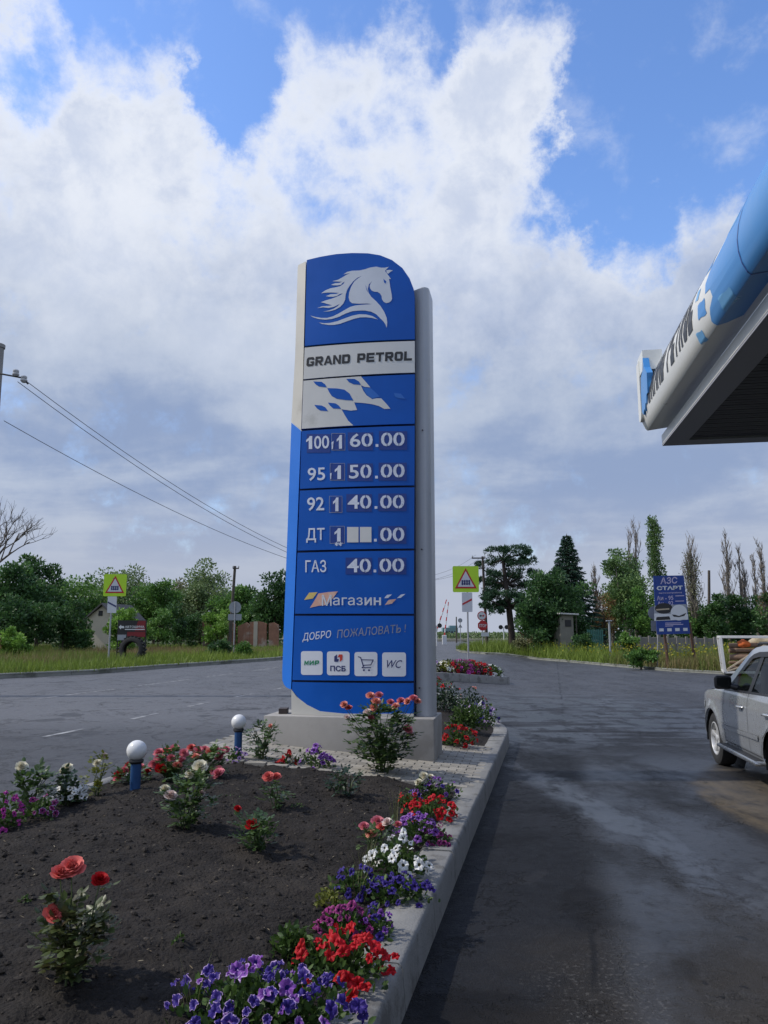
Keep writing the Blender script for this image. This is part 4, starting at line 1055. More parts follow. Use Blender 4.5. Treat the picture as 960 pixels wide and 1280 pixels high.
    b.build('cabin_floor', M['inside'], root)
    for sx, sy in ((-1.35, .38), (-1.35, -.38), (-2.25, .38), (-2.25, -.38)):
        b = MB(); b.box((sx, sy, 1.12), (.16, .50, .62), 0, Matrix.Rotation(R(-12), 3, 'Y'), .05); b.box((sx - .08, sy, 1.50), (.09, .26, .18), 0, bev=.035); b.build('seat', M['inside'], root, smooth=40)
    b = MB(); b.tube([(-1.10 + .10 * math.cos(a), .38 + .19 * math.sin(a), 1.08 + .16 * math.cos(a)) for a in np.linspace(0, 2 * PI, 20)], .016, 6); b.box((-.80, 0, .98), (.35, 1.45, .16), 0, bev=.05); b.build('dashboard', M['inside'], root, smooth=40)
    # roof rails
    for sg in (1, -1):
        b = MB(); b.tube([(-1.25, sg * .60, 1.665), (-1.32, sg * .60, 1.685), (-2.0, sg * .60, 1.70), (-2.85, sg * .60, 1.685), (-2.95, sg * .60, 1.665)], .016, 8); b.build('roof_rail', M['trim'], root, smooth=50)
    # door joints: dark lines in the skin; handles; moulding
    for sg in (1, -1):
        b = MB()
        def ln(p, w=.007):
            P = [Vector(q) for q in p]
            for a, c in zip(P, P[1:]):
                d = (c - a).normalized(); nn = Vector((-d.y, d.x)) * w / 2
                b.sheet([tuple(a - nn), tuple(c - nn), tuple(c + nn), tuple(a + nn)], side(sg, .005), .05, axes=(0, 1))
        ln([(-.62, belt(-.62)), (-.56, .75), (-.56, .40)]); ln([(-1.62, belt(-1.62)), (-1.62, .40)]); ln([(-.56, .40), (-2.1, .40)]); ln([(-2.60, belt(-2.6)), (-2.55, .86), (-2.2, .62), (-2.1, .40)])
        b.build('door_joints', M['trim'], root)
        for hx in (-1.38, -2.36):
            b = MB(); hz = .905; y = yw(hx, hz)
            b.tube([(hx + .10, sg * (y + .004), hz), (hx + .07, sg * (y + .035), hz + .004), (hx - .07, sg * (y + .035), hz + .008), (hx - .10, sg * (y + .004), hz + .006)], [.012, .016, .016, .012], 8)
            b.lathe([(0, 0), (.034, .001), (.040, .004)], 14, (hx, sg * (y + .002), hz), 'y')
            b.build('door_handle', M['paint'], root, smooth=50)
        b = MB(); b.sheet([(-.52, .555), (-2.0, .585), (-2.0, .640), (-.52, .605)], side(sg, .016), .1, axes=(0, 1)); b.sheet([(-.52, .605), (-2.0, .640), (-2.0, .648), (-.52, .612)], side(sg, .006), .1, axes=(0, 1)); b.build('door_moulding', M['paint'], root, smooth=30)
        # running board
        b = MB(); b.box((-1.27, sg * .90, .335), (1.62, .17, .05), 0, bev=.02); b.box((-1.27, sg * .90, .3615), (1.5, .12, .006), 1); b.build('running_board', [M['chrome'], M['trim']], root, smooth=40)
        # mirror
        b = MB(); y = yw(-.98, 1.1)
        b.tube([(-1.04, sg * (y - .03), 1.12), (-1.0, sg * (y + .08), 1.15)], [.045, .03], 8)
        b.build('mirror_arm', M['trim'], root, smooth=50)
        bm = bmesh.new(); bmesh.ops.create_cube(bm, size=1); bmesh.ops.scale(bm, vec=(.13, .225, .185), verts=bm.verts)
        for v in bm.verts:
            if v.co.x > 0: v.co.y *= .78; v.co.z *= .78
        bmesh.ops.bevel(bm, geom=bm.edges[:], offset=.04, segments=4, affect='EDGES', profile=.5); bm.verts.index_update()
        mb = MB(); mb.add([v.co + Vector((-.98, sg * (y + .14), 1.185)) for v in bm.verts], [[v.index for v in f.verts] for f in bm.faces]); bm.free()
        mi = mb.build('mirror', M['trim'], root, smooth=60)
        mb = MB(); mb.box((-1.0465, sg * (y + .14), 1.185), (.004, .165, .125), 0, bev=.0015); mb.build('mirror_glass', M['glass'], mi)
        # lamps
        b = MB(); b.sheet([(.66, .70), (.40, .76), (.36, .84), (.60, .835), (.76, .775)], side(sg, .006), .08, axes=(0, 1)); b.build('headlight', M['headlamp'], root, smooth=40)
        b = MB(); b.sheet([(-3.40, .80), (-3.22, .80), (-3.18, 1.08), (-3.36, 1.08)], side(sg, .008), .08, axes=(0, 1)); b.build('tail_light', M['taillamp'], root, smooth=40)
    b = MB(); b.box((.62, 0, .46), (.16, 1.35, .16), 0, bev=.04); b.box((.67, 0, .70), (.04, .7, .10), 0, bev=.015); b.build('grille', M['trim'], root, smooth=40)
    b = MB(); b.box((-3.42, 0, .50), (.12, 1.55, .2), 0, bev=.05); b.build('rear_bumper', M['trim'], root, smooth=40)
    # underbody and wheel wells
    b = MB(); b.box((-1.28, 0, .42), (3.9, 1.30, .30), 0, bev=.04)
    for cx in (0, -WB):
        for sg in (1, -1):
            n = 14; vs = []
            for k in range(n + 1):
                a = R(-10 + 200 * k / n)
                for yy in (.58, .885): vs.append((cx + (AR + .004) * math.cos(a), sg * yy, RW + (AR + .004) * math.sin(a)))
            b.add(vs, [(2 * k, 2 * k + 1, 2 * k + 3, 2 * k + 2) for k in range(n)])
            vs = [(cx, sg * .58, RW)] + [(cx + (AR + .004) * math.cos(R(360 * k / 20)), sg * .58, RW + (AR + .004) * math.sin(R(360 * k / 20))) for k in range(20)]
            b.add(vs, [(0, 1 + k, 1 + (k + 1) % 20) for k in range(20)])
    b.build('underbody', M['trim'], root)
    # wheels
    proto = None
    for cx in (0, -WB):
        for sg in (1, -1):
            w = bpy.data.objects.new('wheel', None); COL.objects.link(w); w.parent = root; w.location = (cx, sg * .775, RW)
            if sg < 0: w.rotation_euler = (0, 0, PI)
            if proto is None:
                proto = w
                b = MB(); b.lathe([(.215, -.10), (.25, -.112), (.31, -.112), (.345, -.095), (.355, -.06), (.356, 0), (.355, .06), (.345, .095), (.31, .112), (.25, .112), (.215, .10)], 40, axis='y', caps=False); b.build('tyre', M['tyre'], w, smooth=40)
                b = MB(); b.lathe([(.222, .095), (.226, .105), (.210, .108), (.200, .09), (.195, .02), (.195, -.10)], 40, axis='y', caps=False)
                for k in range(5):
                    a = R(72 * k + 18); c_, s_ = math.cos(a), math.sin(a); vs = []
                    for r_, hw, yy in ((.035, .034, .075), (.12, .030, .082), (.205, .042, .098)):
                        for q, dy in ((-hw, -.006), (-hw * .6, 0), (hw * .6, 0), (hw, -.006)): vs.append((r_ * c_ - q * s_, yy + dy, r_ * s_ + q * c_))
                        for q in (hw, -hw): vs.append((r_ * c_ - q * s_, yy - .04, r_ * s_ + q * c_))
                    fs = [(i * 6 + j, i * 6 + (j + 1) % 6, (i + 1) * 6 + (j + 1) % 6, (i + 1) * 6 + j) for i in range(2) for j in range(6)]
                    b.add(vs, fs)
                b.lathe([(0, .092), (.03, .090), (.045, .080), (.05, .05)], 20, axis='y')
                b.build('rim', M['alloy'], w, smooth=40)
                b = MB(); b.lathe([(0, .0), (.19, .0), (.19, -.02)], 30, axis='y'); b.build('brake_disc', M['trim'], w)
            else:
                for ch in proto.children:
                    c = ch.copy(); COL.objects.link(c); c.parent = w
build_car()
# ------------------------------------------------------------------ signs, poles, boards, far things
M['fluo'] = pm('fluorescent_yellow_green', (.50, .78, .03), .5, var=.05, scale=3)
M['sign_white'] = pm('sign_white', (.66, .67, .68), .5, var=.05, scale=4)
M['sign_red'] = pm('sign_red', (.50, .025, .03), .5, var=.06, scale=4)
M['sign_back'] = pm('sign_back_grey', (.30, .32, .35), .55, var=.1, scale=4)
M['galv'] = pm('galvanised_pole', (.34, .35, .37), .5, metal=.3, var=.12, scale=6)
M['wood_pole'] = pm('tarred_wood', (.085, .072, .060), .9, var=.25, scale=5, bump=.3, bscale=30)
M['conc_pole'] = pm('concrete_pole', (.27, .27, .265), .85, var=.14, scale=3, bump=.15, bscale=40)
M['insul'] = pm('porcelain', (.42, .43, .44), .3, var=.1)
M['wire'] = pm('aluminium_wire', (.10, .105, .115), .6)
M['rusty'] = pm('rusty_pipe', (.10, .055, .035), .8, var=.3, scale=9)
M['board_blue'] = pm('board_blue', (.010, .045, .24), .5, var=.12, scale=2)
M['board_red'] = pm('board_red', (.20, .012, .016), .5, var=.1, scale=2)
M['board_black'] = pm('board_black', (.016, .016, .018), .5, var=.2)
M['lilac'] = pm('faded_lilac', (.50, .44, .60), .5, var=.1)
M['wall_cream'] = pm('limewashed_wall', (.52, .46, .36), .9, var=.12, scale=.9, stain=((.36, .31, .24), .8, .55, .5))
M['slate'] = pm('slate_roof', (.085, .08, .075), .85, var=.2, scale=3)
M['brick'] = pm('ruin_brick', (.30, .15, .095), .9, var=.25, scale=2.5, bump=.4, bscale=8, stain=((.44, .36, .29), .9, .5, .9))
M['conc_panel'] = pm('fence_panel', (.22, .205, .19), .9, var=.2, scale=1.2)
M['green_mesh'] = pm('green_fence', (.05, .16, .13), .7, var=.15)
M['hut'] = pm('hut_wall_shaded', (.20, .19, .155), .85, var=.15, scale=2)  # shade over the hut is put into this darker wall colour
M['hut_roof'] = pm('hut_roof', (.50, .50, .48), .6, var=.1)
M['wood_pale'] = pm('pale_timber', (.46, .38, .27), .8, var=.2, scale=5)
M['white_paint'] = pm('white_paint', (.62, .62, .60), .6, var=.1, scale=3)
M['log'] = pm('split_logs', (.20, .13, .085), .85, var=.3, scale=5)
M['log_end'] = pm('log_ends', (.42, .30, .18), .85, var=.2)
M['orange'] = pm('orange_cloth', (.62, .13, .025), .7, var=.15)
M['sack'] = pm('sacking', (.40, .34, .23), .9, var=.2)
M['globe'] = pm('opal_globe', (.72, .72, .70), .22, var=.05, scale=9, stain=((.50, .49, .45), 9, .58, .5))
M['lamp_blue'] = pm('lamp_post_blue', (.012, .060, .17), .4, var=.15, scale=14, stain=((.05, .05, .07), 10, .6, .6))

def disc(r, n=24, sx=1, sz=1): return [(r * sx * math.cos(2 * PI * k / n), r * sz * math.sin(2 * PI * k / n)) for k in range(n)]
def rrect(w, h, r=.03, n=4):
    P = []
    for cx, cz, a0 in ((w / 2 - r, h / 2 - r, 0), (-w / 2 + r, h / 2 - r, 90), (-w / 2 + r, -h / 2 + r, 180), (w / 2 - r, -h / 2 + r, 270)):
        for k in range(n + 1): a = R(a0 + 90 * k / n); P.append((cx + r * math.cos(a), cz + r * math.sin(a)))
    return P
def flat(b, poly, c, y, th=.006, m=0):                          # an upright plate facing -y at local centre c=(x, z)
    b.prism(poly, lambda a, d, t: Vector((c[0] + a, t, c[1] + d)), y, y + th, m)

def crossing_sign(u_pole, v_base_guess, d, uv_board, size_px, label, slash_down, group, extra_turn=0.0):
    """level crossing warning on a fluorescent square, countdown plate below"""
    x = (u_pole - 480) / FPX * d; g = H(x, d); base = g + .08
    sx = size_px / FPX * d; P = D(*uv_board, d); zc = P.z - base
    root = thing('crossing_sign', label, 'road sign', (x, d, base), extra_turn, group)
    top = zc + sx * .40
    b = MB(); b.tube([(0, 0, -.4), (0, 0, top)], .032 if d < 30 else .036, 10); b.lathe([(.037, top), (.037, top + .01), (0, top + .012)], 10); b.build('pole', M['galv'], root, smooth=40)
    dx = P.x - x
    bd = MB(); flat(bd, rrect(sx, sx, .05), (dx, zc), -.055); board = bd.build('board', M['fluo'], root)
    b = MB(); r = sx * .455
    tri = lambda k: [(0, r * .98 * k), (-r * .92 * k, -r * .74 * k), (r * .92 * k, -r * .74 * k)]
    flat(b, tri(1), (dx, zc - .02), -.062, .004); t = b.build('triangle', M['sign_red'], board)
    b = MB(); flat(b, tri(.76), (dx, zc - .035), -.0665, .003); b.build('triangle_field', M['sign_white'], t)
    b = MB(); w = sx * .33; h = sx * .19
    for q in (-.09, .09): flat(b, rrect(w, .028, .004), (dx, zc - .13 * sx + q * sx * .62), -.070, .003)
    for k in range(4): flat(b, rrect(w * .17, h, .004), (dx + (k - 1.5) * w * .27, zc - .13 * sx), -.0735, .003)
    b.build('gate_symbol', M['navy'], t)
    ph = sx * .74; pw = sx * .40; pz = zc - sx / 2 - ph / 2 - .01; px_ = dx * .3
    b = MB(); flat(b, rrect(pw, ph, .03), (px_, pz), -.052); pl = b.build('countdown_plate', M['sign_white'], root)
    b = MB(); s = 1 if slash_down else -1; a = pw * .46; e = ph * .13; q = ph * .05
    flat(b, [(-a, s * e - q), (-a, s * e + q), (a, -s * e + q), (a, -s * e - q)][::-1], (px_, pz + .02 * ph), -.0585, .004); b.build('slash', M['sign_red'] if not slash_down else M['navy'], pl)
    b = MB()
    for z in (zc - sx * .3, zc + sx * .3, pz): b.box((dx * .5, -.04, z), (.10, .03, .04), 0)
    b.build('bracket', M['galv'], root)
    return root
crossing_sign(583.7, 828, 28.5, (582, 724), 32.5, 'yellow-green level crossing sign standing in the small flower island, white plate with rising red slash', False, 'level crossing warning signs')
crossing_sign(141.5, 838, 33.6, (144, 731.5), 27.5, 'yellow-green level crossing sign on the far left verge, before the cream house', True, 'level crossing warning signs', .12)

def stop_group():
    d = 60; x = (601.7 - 480) / FPX * d; z0 = H(x, d) + .1
    root = thing('stop_sign', 'red octagonal stop sign under a round no-overtaking sign on one thin pole', 'road sign', (x, d, z0))
    zz = lambda v: D(601, v, d).z - z0
    b = MB(); b.tube([(0, 0, -.3), (0, 0, zz(764))], .04, 8); b.build('pole', M['galv'], root, smooth=40)
    b = MB(); flat(b, disc(.36), (-.03, zz(769.8)), -.06); r = b.build('round_plate', M['sign_red'], root)
    b = MB(); flat(b, disc(.29), (-.03, zz(769.8)), -.066, .004); f = b.build('plate_field', M['sign_white'], r)
    for k, m_ in ((-.1, 'board_black'), (.1, 'sign_red')):
        b = MB(); flat(b, rrect(.15, .12, .03), (-.03 + k, zz(769.8)), -.071, .004); b.build('car_symbol', M[m_], f)
    b = MB(); flat(b, [(.41 * math.cos(R(22.5 + 45 * k)), .41 * math.sin(R(22.5 + 45 * k))) for k in range(8)], (.02, zz(782)), -.06); o = b.build('octagon', M['sign_red'], root)
    b = MB(); text_on(b, 'STOP', (.02 - .29, zz(782) - .12), (.02 + .29, zz(782) - .12), (.02 - .29, zz(782) + .12), lambda a, c: Vector((a, -.068, c)), bold=.02); b.build('lettering', M['sign_white'], o)
    b = MB(); flat(b, rrect(.62, .3, .03), (.18, zz(793)), -.06); b.build('lower_plate', M['sign_white'], root)
stop_group()

def sign_back(u, d, v_top, v_base, r, rect, label, lean=0.0):
    x = (u - 480) / FPX * d; z0 = H(x, d) + .1
    root = thing('road_sign', label, 'road sign', (x, d, z0), 0, 'road signs seen from behind')
    zz = lambda v: D(u, v, d).z - z0
    zt = zz(v_top)
    b = MB(); b.tube([(0, 0, -.3), (lean, 0, zt)], .034, 8); b.build('pole', M['galv'], root, smooth=40)
    b = MB(); flat(b, disc(r), (lean * .9 + rect[4], zt - r * .95), .04, .008); b.build('round_plate', M['sign_back'], root)
    b = MB(); flat(b, rrect(rect[0], rect[1], .03), (lean * .7 + rect[2], zt - r * 2 - rect[1] / 2 - rect[3]), .04, .008); b.build('lower_plate', M['sign_back'], root)
sign_back(295, 46, 752, 824, .36, (.80, .36, 0, .02, 0), 'grey back of a round road sign with a wide plate below, on the left verge')
sign_back(814.5, 38.5, 758, 822, .34, (.42, .52, -.12, .02, -.16), 'grey back of a road sign half hidden behind the blue fuel board', .25)

# ---- left hoarding with the tractor tyre leaning on its posts
def hoarding():
    d = 37.0; x = (168.5 - 480) / FPX * d; z0 = H(x, d) + .1
    root = thing('advert_board', 'black and red advertising board on two thin posts at the left verge', 'board', (x, d, z0), -.05)
    zz = lambda v: D(168, v, d).z - z0
    for sx in (-.67, .68):
        b = MB(); b.tube([(sx, 0, -.3), (sx, 0, zz(775))], .03, 8); b.build('post', M['board_black'], root, smooth=40)
    zt, zb = zz(775.5), zz(796.5); h = zt - zb
    b = MB(); flat(b, [(-.68, zb), (.69, zb), (.69, zt), (-.68, zt)], (0, 0), -.05, .02); p = b.build('panel', M['board_black'], root)
    b = MB(); flat(b, [(.16, zb + h * .36), (.67, zb + h * .36), (.67, zt - .02), (.30, zt - .02)], (0, 0), -.056, .004); flat(b, [(-.2, zb + .01), (.68, zb + .01), (.68, zb + h * .32), (-.2, zb + h * .32)], (0, 0), -.056, .004); b.build('red_field', M['board_red'], p)
    b = MB(); zc = zb + h * .60
    flat(b, [(-.62, zc), (-.52, zc + .11), (-.50, zc + .05), (-.36, zc + .05), (-.36, zc - .05), (-.50, zc - .05), (-.52, zc - .11)], (0, 0), -.062, .004); b.build('arrow', M['sign_white'], p)
    b = MB()
    text_on(b, 'АВТОШИНА', (-.32, zc - .04), (.62, zc - .04), (-.32, zc + .07), lambda a, c: Vector((a, -.062, c)), bold=.02); b.build('lettering', M['sign_white'], p)
    b = MB(); flat(b, [(-.32, zc - .13), (.64, zc - .13), (.64, zc - .09), (-.32, zc - .09)], (0, 0), -.062, .004); b.build('white_strip', M['sign_white'], p)
    b = MB(); flat(b, [(-.66, zb - .14), (-.24, zb - .14), (-.24, zb + .12), (-.66, zb + .12)], (0, 0), -.066, .01); b.build('small_plate', M['sign_back'], root)
    # tyre
    ty = bpy.data.objects.new('tractor_tyre', None); COL.objects.link(ty); ty.location = (x + .12, d - .16, z0 + .60); ty.rotation_euler = (R(-5), 0, -.1)
    tag(ty, 'old black tractor tyre standing upright under the advertising board', 'tyre')
    b = MB(); b.lathe([(.36, -.14), (.40, -.19), (.50, -.20), (.58, -.17), (.61, -.08), (.61, .08), (.58, .17), (.50, .20), (.40, .19), (.36, .14)], 40, axis='y', caps=False); b.build('casing', M['tyre'], ty, smooth=40)
    b = MB()
    for k in range(22):
        for s in (-1, 1):
            a = 2 * PI * (k + (.5 if s > 0 else 0)) / 22; rot = Matrix.Rotation(-a, 3, 'Y')
            b.box(rot @ Vector((0, s * .09, .622)), (.05, .19, .05), 0, rot @ Matrix.Rotation(s * .5, 3, 'Z'))
    b.build('tread_lugs', M['tyre'], ty)
hoarding()

# ---- the fuel board at the right kerb
def fuel_board():
    d = 37.6; x = (842 - 480) / FPX * d; z0 = H(x, d) + .1
    root = thing('fuel_board', 'blue fuel price board leaning slightly on two brown posts beside the right kerb', 'board', (x, d, z0))
    zz = lambda v: D(840, v, d).z - z0
    for sx, tw in ((-.60, -.02), (.66, .06)):
        b = MB(); b.tube([(sx + .14 + tw, .06, -.3), (sx - .02, .06, zz(778))], .075, 8); b.build('post', M['rusty'], root, smooth=40)
    def q(u, v, y=-.03): p = D(u, v, d); return (p.x - x, p.z - z0)
    def quad(pts, th=.004, y=-.03, m=0, b=None):
        b.prism([q(u, v) for u, v in pts], lambda a, c, t: Vector((a, t, c)), y, y + th, m)
    b = MB(); quad([(816.2, 720), (854.2, 719.2), (862.4, 792), (821.2, 793.2)], .05, -.04, 0, b); pn = b.build('panel', M['board_blue'], root)
    zo = lambda a, c: (800 + a / 9.143, 710 + c / 9.143)
    def word(s, bl, br, tl, mat, bold=.01, nm='lettering'):
        b = MB(); text_on(b, s, q(*zo(*bl)), q(*zo(*br)), q(*zo(*tl)), lambda a, c: Vector((a, -.047, c)), bold=bold); b.build(nm, mat, pn)
    word('АЗС', (228, 185), (420, 178), (232, 108), M['lilac'], .02)
    word('СТАРТ', (188, 255), (485, 248), (186, 208), M['sign_white'], .045)
    word('автозаправка', (212, 300), (475, 292), (210, 282), M['lilac'], .01)
    word('Аи - 95', (190, 372), (378, 366), (186, 320), M['lilac'], .012)
    word('Аи - 92', (198, 432), (378, 424), (194, 384), M['lilac'], .012)
    for y in (318, 378):
        b = MB(); quad([zo(400, y + 6), zo(500, y + 3), zo(500, y - 6), zo(400, y - 3)], .003, -.046, 0, b); b.build('price_strip', M['lilac'], pn)
    b = MB(); quad([zo(158, 432), zo(525, 412), zo(545, 590), zo(160, 605)], .006, -.048, 0, b); ba = b.build('banner', M['sign_back'], pn)
    b = MB(); quad([zo(158, 520), zo(545, 530), zo(545, 590), zo(160, 605)], .003, -.0515, 0, b); b.build('banner_foot', M['sign_white'], ba)
    def ell(cx, cy, rx, ry, mat, nm, y):
        b = MB(); P = [zo(cx + rx * math.cos(2 * PI * k / 24), cy + ry * math.sin(2 * PI * k / 24)) for k in range(24)][::-1]; quad(P, .003, y, 0, b); return b.build(nm, mat, ba)
    ell(268, 462, 100, 62, M['board_black'], 'dark_oval', -.055)
    ell(440, 510, 95, 90, M['sign_white'], 'round_picture', -.056)
    b = MB(); quad([zo(360, 530), zo(400, 536), zo(440, 548), zo(480, 532), zo(525, 512), (zo(500, 548)), zo(440, 562), zo(380, 556)][::-1], .003, -.060, 0, b); b.build('vehicle_picture', M['board_black'], ba)
    b = MB(); quad([zo(180, 470), zo(330, 460), zo(330, 476), zo(182, 486)], .003, -.0595, 0, b); b.build('gold_strip', M['wood_pale'], ba)
    b = MB(); quad([zo(185, 560), zo(330, 552), zo(345, 590), zo(178, 598)], .003, -.0555, 0, b); b.build('dark_strip', M['board_black'], ba)
    for y, x1 in ((628, 465), (645, 490), (662, 375)):
        b = MB(); quad([zo(285, y + 6), zo(x1, y + 3), zo(x1, y - 5), zo(285, y - 2)], .003, -.046, 0, b); b.build('text_line', M['lilac'], pn)
    for k in range(4):
        xx = 242 + 91 * k; yy = 708 - 2 * k
        b = MB(); quad([zo(xx - 24, yy + 17), zo(xx + 26, yy + 16), zo(xx + 24, yy - 18), zo(xx - 26, yy - 17)], .003, -.046, 0, b); b.build('small_tile', M['sign_white'], pn)
fuel_board()
def marker_post():
    d = 46; x = (758.5 - 480) / FPX * d
    z0 = H(x, d) + .1; h = D(758, 777, d).z - z0
    root = thing('marker_post', 'slim pale post with a cap standing in the right verge before the green fence', 'post', (x, d, z0))
    b = MB(); b.tube([(0, 0, -.3), (0, 0, h)], .06, 10); b.build('shaft', M['sign_back'], root, smooth=40)
    b = MB(); b.box((0, 0, h + .04), (.36, .14, .07), 0, bev=.02); b.build('cap', M['sign_back'], root)
marker_post()

# ---- poles and wires
def concrete_pole():
    d = 19.0; x = (0.5 - 480) / FPX * d; z0 = H(x, d); top = D(4, 430, d).z
    P = D(-1.5, 430, d)
    root = thing('utility_pole', 'grey concrete utility pole at the left edge carrying two insulators on a bracket', 'utility pole', (P.x - .0, d, z0), 0, 'utility poles')
    h = top - z0
    b = MB(); b.lathe([(.20, -.4), (.195, 0), (.16, h * .6), (.135, h - .18), (.135, h - .12), (.16, h - .11), (.16, h - .02), (.12, h)], 16); b.build('shaft', M['conc_pole'], root, smooth=40)
    zz = lambda v: D(5, v, d).z - z0
    ar = D(37, 483, d); az = ar.z - z0; ax = ar.x - P.x
    b = MB(); b.tube([(0, -.16, zz(468)), (.2, -.17, zz(470)), (ax - .10, -.2, zz(475.5)), (ax + .05, -.2, zz(483))], .022, 8); b.build('bracket', M['board_black'], root, smooth=40)
    pts = []
    for k, (u, v) in enumerate(((24.5, 470), (34.5, 477.5))):
        q = D(u, v, d); b = MB(); c = (q.x - P.x, -.2, q.z - z0 - .06)
        b.lathe([(0, -.02), (.05, -.02), (.085, .02), (.085, .05), (.06, .07), (.075, .10), (.07, .14), (.03, .17), (0, .175)], 14, c); b.build('insulator', M['insul'], root, smooth=40); pts.append(Vector((q.x, d - .2, q.z)))
    b = MB(); b.tube([(-.14, -.06, zz(499)), (0, -.15, zz(499)), (.20, -.12, zz(500))], .02, 6); b.build('step_iron', M['board_black'], root, smooth=40)
    return pts, D(5, 526, d)
ins, low_pt = concrete_pole()
def wood_pole(u0, v0, u1, v1, d, label, arms, r=.12):
    a, c = D(u0, v0, d), D(u1, v1, d)
    sl = (c.x - a.x) / (c.z - a.z); z0 = H(c.x, d); xb = a.x + (z0 - a.z) * sl
    root = thing('utility_pole', label, 'utility pole', (xb, d, z0), 0, 'utility poles')
    h = a.z - z0; dx = a.x - xb
    b = MB(); b.tube([(-dx * .04, 0, -.4), (0, 0, 0), (dx, 0, h)], [r * 1.15, r * 1.15, r * .8], 10); b.build('shaft', M['wood_pole'], root, smooth=40)
    for z, w, s in arms:
        b = MB(); b.box((dx * (h - z) / h + s, -.12, h - z), (w, .08, .10), 0, bev=.01); b.build('crossarm', M['wood_pole'], root)
        for k in (-.45, .45):
            b = MB(); b.lathe([(0, 0), (.05, 0), (.06, .06), (.04, .10), (.05, .14), (0, .17)], 8, (dx * (h - z) / h + s + k * w, -.12, h - z + .05)); b.build('insulator', M['insul'], root, smooth=40)
    return a
pA = wood_pole(603.2, 695.5, 607.2, 776, 62, 'leaning dark wooden utility pole beside the pine, short arm at its top', [(.15, 1.1, -.35), (.95, .9, -.3)])
wood_pole(293.8, 707.5, 288, 790, 62, 'leaning wooden utility pole among the left trees, above the brick ruin', [(.2, .5, .1)], .13)
wood_pole(886.2, 713, 886.6, 790, 66, 'bare wooden pole among the leafless trees behind the fuel board', [], .13)
wood_pole(570.4, 771, 570.6, 797, 112, 'thin far pole on the horizon near the crossing barriers', [], .10)
def wire(name, p, q, sag, label, r=.009):
    b = MB(); pts = []
    for k in range(41):
        t = k / 40; v = p.lerp(q, t); v.z -= 4 * sag * t * (1 - t); pts.append(v)
    b.tube(pts, r, 5); o = b.build(name, M['wire'], None, smooth=60)
    tag(o, label, 'wire', 'overhead wires')
e0 = pA + Vector((-.75, 0, 0))
wire('power_line', ins[1], e0 + Vector((.2, 0, .12)), 3.3, 'upper overhead wire sagging from the end insulator of the concrete pole')
wire('power_line', ins[0] + Vector((.06, 0, -.22)), e0 + Vector((.7, 0, 0)), 3.45, 'second overhead wire running just below the upper one from the concrete pole')
wire('power_line', low_pt, e0 + Vector((.3, 0, -.8)), 2.5, 'lowest single overhead wire leaving the concrete pole beneath its step iron')

# ---- crossing barriers and far things by the railway
def barrier(u0, v0, u1, v1, d, label):
    a, c = D(u0, v0, d), D(u1, v1, d); z0 = H(c.x, d)
    root = thing('crossing_barrier', label, 'barrier', (c.x, d, z0), 0, 'raised level crossing barriers')
    v = a - Vector((c.x, d, z0 + 1.0)); b = MB(); n = 9; base = Vector((0, 0, 1.0))
    for k in range(n):
        b.tube([base + v * (k / n), base + v * ((k + 1) / n)], .085 - .004 * k, 6, m=k % 2)
    b.build('arm', [M['sign_red'], M['sign_white']], root)
    b = MB(); b.box((0, 0, .55), (.55, .5, 1.2), 0, bev=.05); b.build('motor_box', M['sign_white'], root)
    b = MB(); b.box((-v.x * .1, 0, 1.0 - v.z * .10), (.35, .3, .5), 0, bev=.04); b.build('counterweight', M['board_black'], root)
barrier(558.2, 749.5, 543.5, 799, 88, 'raised red and white barrier arm, left one, leaning right at the level crossing')
barrier(560.6, 752.5, 555.5, 799, 97, 'raised red and white barrier arm, the steeper one farther down the road')
def signal(u, v, d, label):
    p = D(u, v, d); z0 = H(p.x, d)
    root = thing('crossing_signal', label, 'signal', (p.x, d, z0), 0, 'level crossing signal lights')
    b = MB(); b.tube([(0, 0, -.2), (0, 0, p.z - z0)], .06, 8); b.build('pole', M['sign_white'], root, smooth=40)
    for s in (-.35, .35):
        b = MB(); b.lathe([(0, .0), (.26, .0), (.26, .05), (.12, .12), (0, .12)], 16, (s, -.1, p.z - z0), 'y'); b.build('lamp_head', M['board_black'], root, smooth=40)
signal(545.5, 782, 86, 'twin black crossing signal lamps beside the left barrier')
signal(629.5, 784, 92, 'twin black crossing signal lamps seen past the pine trunk')
def far_sign():
    d = 105; p = D(575.3, 775.5, d); z0 = H(p.x, d)
    root = thing('road_sign', 'pale grey back of a round sign beyond the crossing, against the sky', 'road sign', (p.x, d, z0), 0, 'road signs seen from behind')
    b = MB(); b.tube([(0, 0, -.2), (0, 0, p.z - z0)], .05, 8); b.build('pole', M['galv'], root, smooth=40)
    b = MB(); flat(b, disc(.30), (0, p.z - z0), .05, .02); flat(b, [(-.28, -.62), (.28, -.62), (.06, -.2), (-.06, -.2)][::-1], (0, p.z - z0 - .35), .05, .02); b.build('plate', M['sign_back'], root)
far_sign()
def depot():
    d = 240; c = D(562, 786, d); z0 = .1
    root = thing('depot_building', 'low blue-green shed far away on the horizon beyond the crossing', 'building', (c.x, d, z0))
    zz = lambda v: D(562, v, d).z - z0
    b = MB(); b.box((0, 0, zz(784.6) / 2), (4.6, 6, zz(784.6)), 0); b.box((1.1, 1, zz(782) / 2), (2.4, 5, zz(782)), 0); w = b.build('walls', pm('depot_wall_hazed', (.16, .27, .29), .8), root)  # paled wall colour: the distance haze is mixed into it
    b = MB()
    for k in range(5): b.box((-1.9 + k * .8, -3.01, 1.6), (.45, .04, .8), 0)
    b.build('window_row', M['board_black'], root)
depot()

